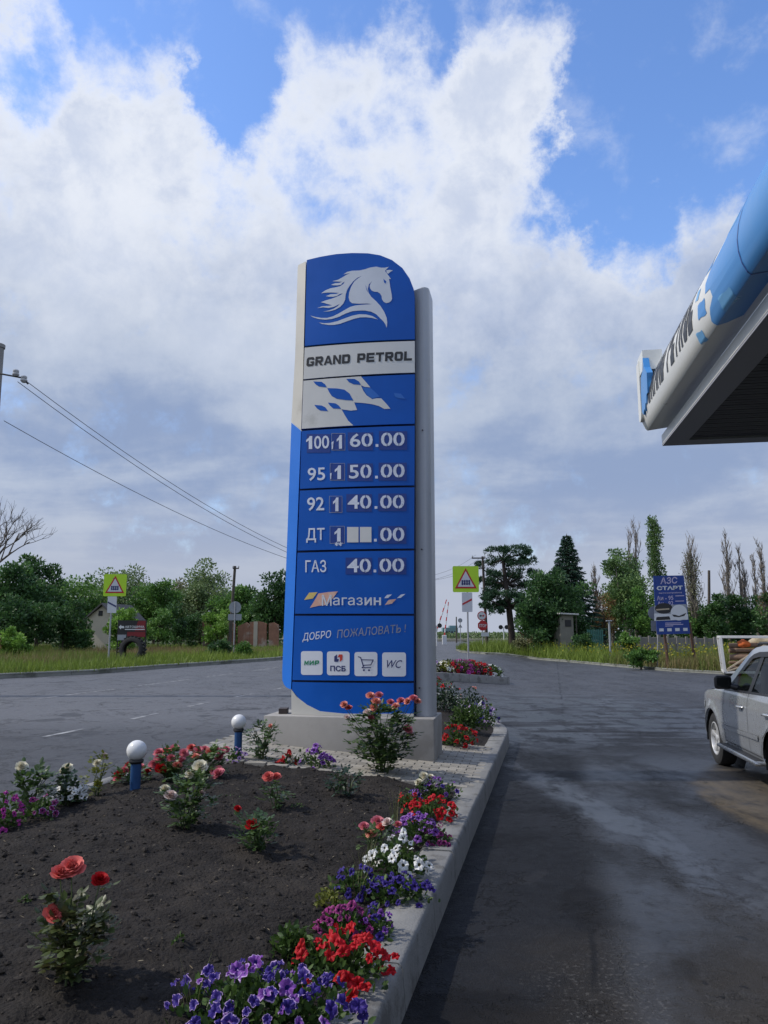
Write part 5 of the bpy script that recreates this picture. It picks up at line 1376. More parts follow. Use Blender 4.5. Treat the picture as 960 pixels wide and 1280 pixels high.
# ---- houses, ruin, fences
def cream_house():
    d = 56; x = (129 - 480) / FPX * d; z0 = H(x, d)
    root = thing('small_house', 'cream gable end of a small house behind the left crossing sign', 'house', (x, d, z0), -.12)
    q = lambda u, v: ((u - 129) / FPX * d, D(129, v, d).z - z0)
    pts = [q(111, 822), q(150, 822), q(150, 774), q(131, 757.5), q(111.5, 772)]
    b = MB(); b.prism(pts, lambda a, c, t: Vector((a, t, c)), 0, 4.5); b.build('walls', M['wall_cream'], root)
    rp = [q(107.8, 776.5), q(131, 755.6), q(153.5, 777.5), q(153.5, 775.8), q(131, 753.6), q(107.2, 774.8)]
    b = MB(); b.prism(rp, lambda a, c, t: Vector((a, t, c)), -.25, 4.7); b.build('roof', M['slate'], root)
    w0 = q(128.8, 766.6); b = MB(); b.box((w0[0], -.012, w0[1]), (.30, .05, .36), 0); b.build('attic_window', M['board_black'], root)
cream_house()
def ruin():
    d = 64
    root = thing('brick_ruin', 'broken roofless brick wall with gaps, standing before the left trees', 'ruin', (D(300, 790, d).x, d, .3))
    z0 = .3
    q = lambda u, v: (D(u, v, d).x - D(300, 790, d).x, D(u, v, d).z - z0)
    segs = [[(253, 822), (265.5, 822), (265.5, 777), (262, 775), (257, 777.5), (253, 776.5)],
            [(265.6, 822), (268, 822), (268, 777), (274, 777.6), (274, 822), (278, 822), (278, 780), (284, 779), (284, 776.2), (265.6, 776)],
            [(284.1, 822), (294, 822), (294, 780.5), (290, 778), (284.1, 779)],
            [(297, 822), (312, 822), (312, 781), (308, 778), (301, 781), (297, 783)],
            [(312.2, 822), (318.5, 822), (318.5, 777), (312.2, 777.5)],
            [(322, 822), (333, 822), (333, 779.5), (328, 777.5), (322, 776.5)],
            [(336, 822), (348, 822), (348, 781), (342, 778), (336, 779)]]
    for s in segs:
        b = MB(); b.prism([q(u, v) for u, v in s], lambda a, c, t: Vector((a, t, c)), 0, .38); b.build('wall_piece', M['brick'], root)
    b = MB()
    for u in (266.7, 319.8): x_, z_ = q(u, 778); b.box((x_, -.03, z_ / 2), (.32, .10, z_ + .15), 0)
    b.build('pier', M['wall_cream'], root)
ruin()
def hut():
    d = 53; c = D(709, 796, d); z0 = H(c.x, d)
    root = thing('keeper_hut', 'small shabby hut with a pale flat roof under the dark trees', 'hut', (c.x, d, z0), .25)
    zz = lambda v: D(709, v, d).z - z0
    b = MB(); b.box((-.0, .5, zz(769) / 2), (1.0, 1.0, zz(769)), 0); b.build('walls', M['hut'], root)
    b = MB(); b.box((.1, .5, zz(767.5)), (1.45, 1.5, .10), 0, Matrix.Rotation(.04, 3, 'Y'), .02); b.build('roof', M['hut_roof'], root)
    b = MB(); b.box((.1, -.012, zz(779)), (.45, .05, .45), 0); b.build('window', M['board_black'], root)
    b = MB(); b.tube([(.72, .0, 0), (.72, .0, zz(768))], .04, 8); b.build('roof_post', M['wood_pole'], root)
hut()
def concrete_fence():
    d = 50
    root = thing('concrete_fence', 'low grey concrete panel fence behind the fuel board', 'fence', (D(840, 795, d).x, d, 0))
    x0 = D(840, 795, d).x; u = 776
    while u < 900:
        a, c = D(u, 790, d).x - x0, D(u + 11.3, 790, d).x - x0; z = D(u, 796 + (u - 776) * .02, d).z
        b = MB(); b.box(((a + c) / 2, 0, z / 2), (c - a - .03, .10, z), 0, bev=.015); b.build('panel', M['conc_panel'], root)
        b = MB(); b.box((a, -.06, z / 2 + .05), (.14, .14, z + .10), 0, bev=.01); b.build('post', M['conc_panel'], root)
        u += 11.6
concrete_fence()
def green_fence():
    d = 52; x0 = D(735, 795, d).x
    root = thing('green_fence', 'faded green picket fence beside the hut', 'fence', (x0, d, .1))
    L_ = D(757, 795, d).x - x0; z = D(740, 787, d).z - .1; b = MB()
    for k in range(int(L_ / .12)): b.box((k * .12, 0, z / 2), (.09, .03, z + (.03 if k % 3 == 0 else 0)), 0)
    b.build('pickets', M['green_mesh'], root)
    
    for q in (.8, .25): b = MB(); b.box((L_ / 2, .04, z * q), (L_, .04, .08), 0); b.build('rail', M['green_mesh'], root)
green_fence()

# ---- timber-framed trailer loaded with logs and cloth, beyond the car
def trailer():
    d = 33.0; P0 = D(906, 836, d); z0 = H(P0.x, d)
    root = thing('load_trailer', 'open white-framed trailer body stacked with branches and sacks, behind the silver car', 'trailer', (P0.x, d, z0 + .0), -.35)
    W_, Dp, Hh = 3.2, 1.5, 1.62
    def beam(p, q, r=.055, nm='frame_beam', mat='white_paint'):
        b = MB(); p, q = Vector(p), Vector(q); m_ = (p + q) / 2; dv = (q - p)
        b.box(m_, (r * 2, r * 2, dv.length), 0, dv.to_track_quat('Z', 'Y').to_matrix(), .008); return b.build(nm, M[mat], root)
    zb = .16
    for x, y in ((0, 0), (0, Dp), (W_, 0), (W_, Dp)): beam((x, y, zb), (x - (.10 if x == 0 else 0), y, Hh), .06)
    for z in (zb, Hh):
        for y in (0, Dp): beam((-.1 * (z > 1), y, z), (W_, y, z), .05)
        for x in (0, W_): beam((x - (.1 if z > 1 and x == 0 else 0), 0, z), (x - (.1 if z > 1 and x == 0 else 0), Dp, z), .05)
    beam((.1, -.03, zb + .12), (1.9, -.03, Hh - .12), .035, 'diagonal_brace', 'wood_pale')
    beam((.1, -.03, zb + .05), (1.3, -.03, .62), .03, 'diagonal_brace', 'wood_pale')
    b = MB(); b.box((W_ / 2, Dp / 2, zb - .03), (W_ - .1, Dp - .1, .06), 0); b.build('bed', M['wood_pale'], root)
    for x in (.8, 2.4):
        b = MB(); b.lathe([(.10, -.08), (.16, -.09), (.165, 0), (.16, .09), (.10, .08)], 20, (x, .2, .165), 'y'); b.build('wheel', M['tyre'], root, smooth=40)
    # the load
    for k in range(14):
        y = .2 + (k % 3) * .42; z = zb + .12 + (k // 3) * .25; r = .06 + .07 * rnd.random()
        lg = thing('log', 'rough brown log lying in the white-framed trailer', 'log', (root.location.x, root.location.y, root.location.z), -.35, 'logs stacked in the trailer')
        b = MB(); x1 = W_ - .2 - rnd.random() * .6; x0 = .10 + rnd.random() * .5
        b.tube([(x0, y, z + rnd.uniform(-.03, .03)), ((x0 + x1) / 2, y + rnd.uniform(-.05, .05), z + .02), (x1, y + rnd.uniform(-.15, .15), z + rnd.uniform(-.05, .35))], [r, r * .95, r * .85], 10); b.build('bark', M['log'], lg, smooth=50)
        b = MB(); b.lathe([(0, -.004), (r * .9, -.003), (r * .9, .002)], 10, (x0 - .004, y, z), 'x'); b.build('cut_end', M['log_end'], lg)
    def blob(c, s, seed, mat, nm, label, cat):
        bm = bmesh.new(); bmesh.ops.create_icosphere(bm, subdivisions=3, radius=1)
        for v in bm.verts:
            k = 1 + .30 * noise.noise(v.co * 1.7 + Vector((seed, 0, 0))) + .12 * noise.noise(v.co * 5 + Vector((0, seed, 0))); v.co = Vector((v.co.x * s[0] * k, v.co.y * s[1] * k, v.co.z * s[2] * k))
        me = bpy.data.meshes.new(nm); bm.to_mesh(me); bm.free(); me.materials.append(mat)
        for p in me.polygons: p.use_smooth = True
        o = link(nm, me); o.location = root.matrix_basis @ Vector(c); o.rotation_euler = (0, 0, -.35); tag(o, label, cat)
    blob((.80, .10, 1.34), (.26, .10, .16), 1.2, M['orange'], 'orange_cloth', 'crumpled orange cloth on top of the logs in the trailer', 'cloth')
    blob((1.6, .5, 1.42), (.55, .4, .26), 5.2, M['sack'], 'load_sack', 'tan sack lying on the trailer load next to the orange cloth', 'sack')
    blob((2.4, .7, 1.5), (.6, .45, .2), 8.1, M['white_paint'], 'white_sack', 'white sack at the far end of the trailer load', 'sack')
trailer()

# ---- garden globe lamps in the bed
def garden_lamp(u, v_top, v_bot, d_guess, r_px, label):
    d = d_guess; c = D(u, v_top + r_px, d); r = r_px / FPX * d * 1.0
    zs = soil_z(c.x, d) if lat(c.x, d) > N_L else ztop(c.x, d)
    root = thing('globe_lamp', label, 'garden lamp', (c.x, d, zs), 0, 'globe lamps in the flower bed')
    h = c.z - zs
    b = MB(); b.lathe([(r * .52, -.1), (r * .52, h - r * 1.22), (r * .56, h - r * 1.2), (r * .56, h - r * 1.1)], 20); b.build('post', M['lamp_blue'], root, smooth=40)
    b = MB(); b.lathe([(r * .60, h - r * 1.25), (r * .74, h - r * 1.05), (r * .70, h - r * .84), (r * .5, h - r * .82)], 20); b.build('collar', M['board_black'], root, smooth=40)
    b = MB(); b.lathe([(max(1e-6, r * math.sin(PI * k / 20)) if 0 < k < 20 else 0, h - r * math.cos(PI * k / 20)) for k in range(2, 21)], 28); b.build('globe', M['globe'], root, smooth=80)
garden_lamp(171, 926, 982, 6.9, 12, 'white globe lamp on a short blue post, nearer one, by the pink roses')
garden_lamp(298.5, 893.5, 945, 9.0, 9, 'white globe lamp on a blue post, farther one, left of the grey plinth')
# ------------------------------------------------------------------ vegetation of the verges and beyond
M['bark'] = pm('bark_brown', (.075, .060, .048), .95, var=.3, scale=4, bump=.4, bscale=20)
M['bark_grey'] = pm('bark_grey', (.17, .15, .13), .95, var=.3, scale=4)
M['bark_pine'] = pm('bark_pine', (.055, .042, .036), .95, var=.3, scale=4)
LM = {
    'mid': leaf_mat('leaves_mid', (0.050, 0.115, 0.027), (0.099, 0.216, 0.044), (0.208, 0.359, 0.083)),
    'dark': leaf_mat('leaves_dark', (0.026, 0.068, 0.026), (0.053, 0.121, 0.037), (0.110, 0.227, 0.058)),
    'bright': leaf_mat('leaves_bright', (0.090, 0.191, 0.030), (0.166, 0.317, 0.051), (0.330, 0.508, 0.101)),
    'grey': leaf_mat('leaves_greyish', (0.098, 0.151, 0.060), (0.180, 0.254, 0.106), (0.304, 0.400, 0.180)),
    'rust': leaf_mat('leaves_rusty', (0.122, 0.073, 0.029), (0.219, 0.133, 0.048), (0.340, 0.219, 0.086)),
    'pine': leaf_mat('pine_needles', (0.020, 0.053, 0.029), (0.039, 0.094, 0.044), (0.077, 0.158, 0.073), .6, .12),
    'spruce': leaf_mat('spruce_needles', (0.018, 0.048, 0.032), (0.034, 0.083, 0.048), (0.073, 0.142, 0.077), .6, .12),
    'poplar': leaf_mat('leaves_poplar', (0.060, 0.124, 0.039), (0.124, 0.216, 0.071), (0.236, 0.359, 0.124)),
    'dry': leaf_mat('leaves_sparse', (0.109, 0.122, 0.062), (0.183, 0.195, 0.097), (0.292, 0.292, 0.146)),
}
def limb(b, p, q, r0, r1, n=6, bend=.15):
    p, q = Vector(p), Vector(q); m_ = p.lerp(q, .5) + Vector((rnd.uniform(-1, 1), rnd.uniform(-1, 1), rnd.uniform(-.3, .8))) * (q - p).length * bend
    b.tube([p, p.lerp(m_, .5) * .5 + (p.lerp(m_, .5)) * .5, m_, m_.lerp(q, .5), q], [r0, r0 * .85 + r1 * .15, (r0 + r1) / 2, r0 * .25 + r1 * .75, r1], n)

def clumps_to_leaves(cs, rs, n_per, size, up=.35, flat_=.75):
    """leaf bases and directions around clump centres"""
    P, A, T = [], [], []
    for c, r in zip(cs, rs):
        k = max(6, int(n_per * (.6 + .8 * rnd.random())))
        d = npr.normal(size=(k, 3)); d = unit(d) * (npr.random((k, 1)) ** .45)
        d[:, 2] *= flat_
        P.append(np.array(c) + d * r)
        A.append(unit(d + npr.normal(size=(k, 3)) * .6 + np.array([0, 0, up])))
        t = rnd.gauss(.48, .17)
        T.append(np.clip(npr.normal(t, .16, k), 0, 1))
    return np.concatenate(P), np.concatenate(A), np.concatenate(T)

def broadleaf(name, label, cat, u, v_top, w_px, d, mat, nl=5200, leaf=.24, bottom=.12, group=None, trunk_r=None, lobes=34, bark='bark', ragged=.25, vbase=None, squash=1.0):
    x = (u - 480) / FPX * d; z0 = H(x, d) + .08
    top = D(u, v_top, d).z - z0; rx = w_px / FPX * d / 2
    root = thing(name, label, cat, (x, d, z0), 0, group)
    zb = top * bottom; rz = (top - zb) / 2; cz = zb + rz; ry = rx * .85 * squash
    tr = trunk_r or max(.05, top * .022)
    cs, rs = [], []
    seed = Vector((u * .37, d * .71, v_top * .13))
    while len(cs) < lobes:
        dv = Vector((rnd.gauss(0, 1), rnd.gauss(0, 1), rnd.gauss(0, 1))).normalized(); q = rnd.random() ** .42
        f = 1 + ragged * noise.noise(dv * 2.1 + seed) * 2
        p = Vector((dv.x * rx, dv.y * ry, dv.z * rz)) * q * f * .86
        wid = 1.0 if p.z < 0 else 1.0
        if cz + p.z < zb * .8: continue
        cs.append((p.x, p.y, cz + p.z)); rs.append((rx * .17 + rz * .10) * rnd.uniform(.7, 1.35))
    b = MB()
    b.tube([(0, 0, -.3), (rnd.uniform(-.1, .1), 0, zb * .6), (rnd.uniform(-.2, .2), rnd.uniform(-.2, .2), cz), (0, 0, cz + rz * .5)], [tr * 1.25, tr, tr * .6, tr * .15], 8)
    for c in cs[::2]:
        h = max(zb * .4, min(c[2] - .15 * top, cz)); limb(b, (0, 0, h * rnd.uniform(.6, 1)), c, tr * .38, tr * .06, 5)
    b.build('trunk', M[bark], root, smooth=60)
    P, A, T = clumps_to_leaves(cs, rs, nl / lobes, leaf)
    P[:, 2] = np.maximum(P[:, 2], .05)
    leaf_mesh('crown', P, A, rand_dirs(len(P)), leaf * npr.uniform(.7, 1.3, len(P)), leaf * .62, T, LM[mat], root, 'diamond')
    return root

# left of the road, back row to front row
TL = 'trees along the far side of the road'
BL = 'bushes along the far verge'
for a in (
    ('dense dark green tree at the left edge, beneath the bare crown', 22, 701, 120, 58, 'dark', 6500),
    ('tall dark tree with a pointed top, second from the left edge', 52, 696, 66, 62, 'dark', 4200),
    ('round mid green tree left of the crossing sign, above the cream house', 103, 711, 84, 68, 'mid', 5200),
    ('broad hill-shaped light green tree behind the left crossing sign', 150, 702, 118, 78, 'grey', 6200),
    ('mid green tree right of the left crossing sign', 196, 713, 70, 72, 'mid', 4600),
    ('wide bushy tree with a high rounded top, left of the leaning wooden pole', 252, 702, 96, 76, 'grey', 6000),
    ('mid green tree directly behind the leaning wooden pole', 300, 722, 66, 70, 'mid', 4600),
    ('tall dark tree partly hidden by the price sign', 344, 709, 52, 66, 'dark', 4200),
    ('mid green tree mostly hidden behind the price sign', 380, 716, 70, 70, 'mid', 4200),
    ('small grey-green tree in the gap between two rounded crowns', 222, 718, 50, 84, 'dry', 2600)):
    broadleaf('broadleaf_tree', a[0], 'tree', a[1], a[2], a[3], a[4], a[5], int(a[6] * 1.7), .27, .03, TL, lobes=52)
for a in (
    ('bright green low bush at the left edge of the grass', 22, 783, 44, 41, 'bright', 2200, .16),
    ('rusty brown bush cut off by the left edge', -4, 785, 22, 39.5, 'rust', 1000, .14),
    ('dark wide bush left of the cream house', 84, 752, 74, 50, 'dark', 4200, .2),
    ('large dark bush at the far left, before the dark trees', 30, 742, 86, 47, 'dark', 4800, .2),
    ('light yellow-green bush right of the left crossing sign', 164, 751, 54, 53, 'bright', 4200, .2),
    ('mid green bush just left of the cream house gable', 108, 778, 26, 52, 'mid', 1400, .16),
    ('very dark bush under the rounded trees, left of the brick ruin', 230, 756, 56, 63, 'dark', 3200, .2),
    ('pale green round bush in front of the brick ruin', 276, 755, 44, 62.5, 'bright', 2600, .18),
    ('low mid green bush between the advertising board and the dark bush', 203, 758, 40, 58, 'mid', 2400, .18),
    ('leafy bush before the wooden pole and the brick ruin', 318, 752, 44, 68, 'mid', 2400, .2),
    ('dark green weedy bush near the grey sign backs', 276, 799, 40, 45, 'dark', 1500, .14),
    ('small weedy bush by the foot of the grey sign backs', 306, 802, 24, 44, 'mid', 900, .13)):
    broadleaf('bush', a[0], 'bush', a[1], a[2], a[3], a[4], a[5], int(a[6] * 1.4), a[7], .0, BL, trunk_r=.05, lobes=28)

# right of the road
TR = 'trees beyond the right verge'
broadleaf('broadleaf_tree', 'dense dark round tree beside the hut, low branches down to the grass', 'tree', 690, 701, 94, 55, 'dark', 12500, .22, .03, TR, lobes=62)
broadleaf('broadleaf_tree', 'ragged low part of the dark tree clump left of the hut', 'tree', 672, 740, 60, 54, 'dark', 5200, .2, .06, TR)
broadleaf('broadleaf_tree', 'tall loose olive-green tree left of the columnar poplar', 'tree', 781, 672, 56, 64, 'poplar', 9600, .22, .05, TR, ragged=.42, lobes=48, bark='bark_grey')
broadleaf('broadleaf_tree', 'shorter olive-green tree with thin outline behind the marker post', 'tree', 763, 708, 36, 66, 'poplar', 2600, .22, .12, TR, ragged=.4, bark='bark_grey')
broadleaf('broadleaf_tree', 'dark green tree filling the gap behind the fuel board', 'tree', 800, 728, 46, 60, 'mid', 4200, .2, .05, TR)
broadleaf('broadleaf_tree', 'thin brownish half-dead tree right of the spruce', 'tree', 752, 742, 40, 62, 'rust', 1300, .17, .15, TR, ragged=.4)
for a in (
    ('dark bush in front of the hut door', 724, 788, 30, 50, 'dark', 1500, .15),
    ('green bush right of the slim white post', 782, 788, 30, 48, 'mid', 1500, .15),
    ('bright weedy bush at the kerb left of the fuel board', 797, 811, 40, 38.5, 'mid', 1600, .13),
    ('dense dark green bush left of the trailer', 893, 742, 44, 58, 'dark', 3600, .2),
    ('very dark high bush behind the trailer', 925, 724, 54, 60, 'dark', 4400, .2),
    ('dark bush at the right edge behind the trailer load', 962, 732, 56, 58, 'dark', 4200, .2),
    ('mid green bush right behind the fuel board', 866, 758, 40, 60, 'mid', 2400, .2),
    ('small bush at the foot of the pine', 668, 784, 40, 60, 'rust', 1300, .17),
    ('low grey-green bush between the pine and the dark tree', 650, 790, 34, 57, 'dry', 1000, .15)):
    broadleaf('bush', a[0], 'bush', a[1], a[2], a[3], a[4], a[5], int(a[6] * 1.4), a[7], .0, 'bushes beyond the right verge', trunk_r=.05, lobes=22)

def pine():
    d = 62; u = 633; x = (637 - 480) / FPX * d; z0 = H(x, d) + .05
    root = thing('pine_tree', 'dark old pine with flat needle pads and a bare trunk, right of the wooden pole', 'tree', (x, d, z0), 0, TR)
    q = lambda u, v: Vector(((u - 637) / FPX * d, 0, D(u, v, d).z - z0))
    tk = [q(638, 815), q(637.5, 790), q(635, 760), q(632, 730), q(629, 700), q(630, 688)]
    b = MB(); b.tube(tk, [.33, .28, .25, .2, .12, .04], 10)
    pads = [(621, 691, 17, 5.5), (640, 687, 19, 4.5), (655, 692, 13, 4.5), (660, 700, 9, 4), (611, 703, 13, 5), (632, 700, 22, 6), (650, 708, 17, 6), (614, 716, 13, 6), (634, 716, 20, 7), (655, 719, 15, 6), (607, 727, 10, 6), (623, 729, 16, 7), (645, 731, 18, 7), (660, 732, 10, 5), (615, 742, 13, 6), (636, 744, 18, 6), (655, 745, 12, 6), (606, 748, 9, 5), (625, 756, 12, 5), (645, 757, 12, 4), (660, 753, 9, 4), (616, 764, 9, 4.5), (652, 765, 8, 3.5), (605, 758, 7, 4), (612, 748, 13, 7), (650, 750, 16, 8), (631, 752, 14, 7), (618, 736, 15, 8), (645, 722, 16, 8)]
    P, A, T = [], [], []
    for (uu, vv, hw, hh) in pads:
        c = q(uu, vv) + Vector((0, rnd.uniform(-1.4, 1.4), 0)); rx, rz = hw / FPX * d, hh / FPX * d
        i = min(range(5), key=lambda k: abs(tk[k].z - (c.z - .5))); limb(b, tk[i], c - Vector((0, 0, rz * .4)), .09, .03, 5, .12)
        for s in range(7):
            cc = c + Vector((rnd.uniform(-.85, .85) * rx, rnd.uniform(-.8, .8) * rx, rnd.uniform(-.7, .7) * rz)); k = int(60 + hw * 3)
            dd = unit(npr.normal(size=(k, 3))) * npr.random((k, 1)) ** .5
            P.append(np.array(cc) + dd * np.array([rx * .36, rx * .36, rz * .55])); A.append(unit(dd + np.array([0, 0, .7]) + npr.normal(size=(k, 3)) * .4)); T.append(npr.normal(rnd.gauss(.45, .15), .15, k))
    b.build('trunk', M['bark_pine'], root, smooth=60)
    P, A, T = map(np.concatenate, (P, A, T))
    leaf_mesh('crown', P, A, rand_dirs(len(P)), .20 * npr.uniform(.7, 1.3, len(P)), .07, T, LM['pine'], root, 'diamond', 0)
pine()
def spruce():
    d = 60; u = 710; x = (u - 480) / FPX * d; z0 = H(x, d) + .05
    root = thing('spruce_tree', 'tall dark conical spruce rising behind the round dark tree', 'tree', (x, d, z0), 0, TR)
    top = D(u, 667, d).z - z0; b = MB(); b.tube([(0, 0, -.3), (0, 0, top * .6), (0, 0, top)], [.24, .14, .02], 8)
    P, A, T = [], [], []
    z = top * .98; k = 0
    while z > .7:
        t = 1 - z / top; Rr = .12 + 3.05 * t ** .86
        nb = int(6 + 9 * t)
        for j in range(nb):
            a = 2 * PI * (j + rnd.random() * .6) / nb + k; L_ = Rr * rnd.uniform(.72, 1.12)
            dr_ = Vector((math.cos(a), math.sin(a), 0)); p0 = Vector((0, 0, z)); p1 = p0 + dr_ * L_ * .6 + Vector((0, 0, -.10 * L_)); p2 = p0 + dr_ * L_ + Vector((0, 0, -.18 * L_ + .06))
            b.tube([p0, p1, p2], [.03, .02, .006], 4, caps=False)
            n = int(16 + 62 * L_)
            tt = npr.random(n) ** .7; base = np.where(tt[:, None] < .6, np.array(p0) + (np.array(p1) - np.array(p0)) * (tt[:, None] / .6), np.array(p1) + (np.array(p2) - np.array(p1)) * ((tt[:, None] - .6) / .4))
            side_ = np.array([-dr_.y, dr_.x, 0]); w = (npr.random(n) - .5)[:, None] * 2
            wid = .36 * L_ * (1 - tt[:, None] * .75)
            pos = base + side_ * w * wid * .9 + np.array([0, 0, -1]) * npr.random((n, 1)) * .18
            P.append(pos); A.append(unit(np.array(dr_) * .8 + side_ * w * .9 + np.array([0, 0, -.35]) + npr.normal(size=(n, 3)) * .25)); T.append(npr.normal(rnd.gauss(.45, .14), .14, n))
        z -= .24 + .16 * t; k += 1.1
    b.build('trunk', M['bark_pine'], root, smooth=60)
    P, A, T = map(np.concatenate, (P, A, T))
    leaf_mesh('crown', P, A, rand_dirs(len(P)), .24 * npr.uniform(.7, 1.3, len(P)), .08, T, LM['spruce'], root, 'diamond', 0)
spruce()

def spire(label, u, v_top, w_px, d, mat, nl, leaf=.16, bare=False, stems=1, name='poplar_tree', sparse_top=.0):
    """narrow upright tree: steep limbs, leaves close to them (or hardly any)"""
    x = (u - 480) / FPX * d; z0 = H(x, d) + .05; top = D(u, v_top, d).z - z0; rx = w_px / FPX * d / 2
    root = thing(name, label, 'tree', (x, d, z0), 0, TR)
    b = MB(); cs, rs = [], []
    for s in range(stems):
        ox = 0 if stems == 1 else rnd.uniform(-.6, .6) * rx; h = top * (1 if s == 0 else rnd.uniform(.72, .95)); tr = top * .011 + .02
        tp = Vector((ox * 1.2 + rnd.uniform(-.15, .15), rnd.uniform(-.3, .3), h))
        b.tube([(ox * .3, 0, -.3), (ox * .7, 0, h * .35), (ox, 0, h * .7), tp], [tr * 1.3, tr, tr * .55, .012], 6)
        nb = int(26 / stems) + 10
        for k in range(nb):
            t = .12 + .84 * (k + rnd.random()) / nb; p = Vector((ox * min(1, t * 1.4), 0, h * t)); a = rnd.uniform(0, 2 * PI)
            L_ = h * .30 * (1 - t * .72) * rnd.uniform(.6, 1.1); sp_ = min(rx * 1.0, L_ * .42) * rnd.uniform(.5, 1.1)
            q = p + Vector((math.cos(a) * sp_, math.sin(a) * sp_, L_)); limb(b, p, q, tr * .34 * (1.15 - t), .010, 4, .08)
            cs.append(p.lerp(q, .75)); rs.append(rx * .38 * rnd.uniform(.7, 1.2)); cs.append(p.lerp(q, .4)); rs.append(rx * .42)
            for m_ in range(9 if bare else 1):
                e = p.lerp(q, rnd.uniform(.3, 1)); e2 = e + Vector((rnd.uniform(-.3, .3), rnd.uniform(-.3, .3), rnd.uniform(.35, .9))) * (rx * .7 + .2)
                b.tube([e, e.lerp(e2, .5) + Vector((.03, 0, 0)), e2], [.020, .015, .009], 3, caps=False)
    b.build('trunk', M['bark_grey'], root, smooth=60)
    if nl:
        keep = [(c, r) for c, r in zip(cs, rs) if c.z < top * (1 - sparse_top)] or list(zip(cs, rs))
        P, A, T = clumps_to_leaves([tuple(c) for c, r in keep], [r for c, r in keep], nl / len(keep), leaf, .8, 1.6)
        P[:, 2] = np.maximum(P[:, 2], .1)
        leaf_mesh('crown', P, A, rand_dirs(len(P)), leaf * npr.uniform(.7, 1.3, len(P)), leaf * .6, T, LM[mat], root, 'diamond')
spire('slender columnar poplar, full of leaves, just left above the fuel board', 819, 650, 32, 70, 'poplar', 5200, .2)
spire('poplar with bare twigs at its tip, left of the columnar poplar', 795, 657, 30, 67, 'poplar', 3800, .2, True, 2, sparse_top=.28)
spire('half-bare tree with several thin grey stems, right of the fuel board', 868, 681, 46, 60, 'dry', 1500, .15, True, 4, 'bare_tree', .15)
spire('thin leafless poplar with the tallest bare tip, right of the bare pole', 905, 673, 24, 62, 'dry', 260, .15, True, 2, 'bare_tree', .5)
spire('leafless multi-stemmed poplar behind the trailer', 926, 687, 26, 62, 'dry', 220, .15, True, 3, 'bare_tree', .5)
spire('single thin leafless stem between two bare poplars', 943, 696, 9, 64, 'dry', 60, .14, True, 1, 'bare_tree', .5)
spire('bare poplar with brownish twigs at the right edge', 959, 680, 26, 58, 'rust', 500, .15, True, 3, 'bare_tree', .4)
spire('dead leafless tree with thin twigs beside the spruce', 748, 712, 22, 63, 'rust', 120, .13, True, 2, 'bare_tree', .2)

def branchy(label, u, v_top, w_px, d, group):
    """spreading leafless crown"""
    x = (u - 480) / FPX * d; z0 = H(x, d) + .05; top = D(u, v_top, d).z - z0; rx = w_px / FPX * d / 2
    root = thing('bare_tree', label, 'tree', (x, d, z0), 0, group); b = MB()
    def grow(p, dr_, L_, r, lev):
        q = p + dr_ * L_; mid = p.lerp(q, .5) + Vector((rnd.uniform(-1, 1), rnd.uniform(-1, 1), rnd.uniform(-1, 1))) * L_ * .08
        b.tube([p, mid, q], [r, r * .8, r * .6], 5 if lev < 3 else 3, caps=False)
        if lev >= 6 or r < .006: return
        for k in range(rnd.choice((2, 3, 3) if lev < 5 else (2, 2, 3))):
            n = (dr_ + Vector((rnd.gauss(0, .5), rnd.gauss(0, .5), rnd.gauss(.22, .25)))).normalized()
            grow(p.lerp(q, rnd.uniform(.55, 1)), n, L_ * rnd.uniform(.62, .82), r * .58, lev + 1)
    st = rnd.getstate(); rnd.seed(23); grow(Vector((0, 0, -.2)), Vector((.05, 0, 1)).normalized(), top * .32, top * .020, 0); rnd.setstate(st)
    b.build('trunk', M['bark'], root, smooth=60)
branchy('dark leafless crown of twigs at the left edge, below the concrete pole', -44, 562, 70, 46, TL)

# far wood closing the horizon behind the verges: reads as one mass
def far_wood(name, u0, u1, v_top, d, mat, n, label):
    x0, x1 = D(u0, 790, d).x, D(u1, 790, d).x; hgt = D(480, v_top, d).z
    xs = npr.uniform(x0, x1, n); prof = np.array([.72 + .28 * noise.noise((q * .10, 2.2, d)) + .16 * noise.noise((q * .35, 7, d)) for q in xs])
    P = np.stack([xs, d + npr.uniform(-3, 3, n), hgt * prof * npr.random(n) ** .6 + .1], 1)
    o = leaf_mesh(name, P, rand_dirs(n, .4), rand_dirs(n), .55 * npr.uniform(.7, 1.3, n), .4, npr.normal(.45, .2, n), LM[mat], None, 'diamond')
    tag(o, label, 'woodland', kind='stuff')
far_wood('far_wood', -420, 470, 738, 96, 'mid', 15000, 'far green wood filling the gaps behind the trees on the left')
far_wood('far_wood', 735, 1500, 752, 84, 'dark', 11000, 'dark far scrub behind the trees and fence on the right')
far_wood('far_wood', 520, 760, 789, 190, 'grey', 3500, 'thin strip of far scrub on the horizon beyond the crossing')

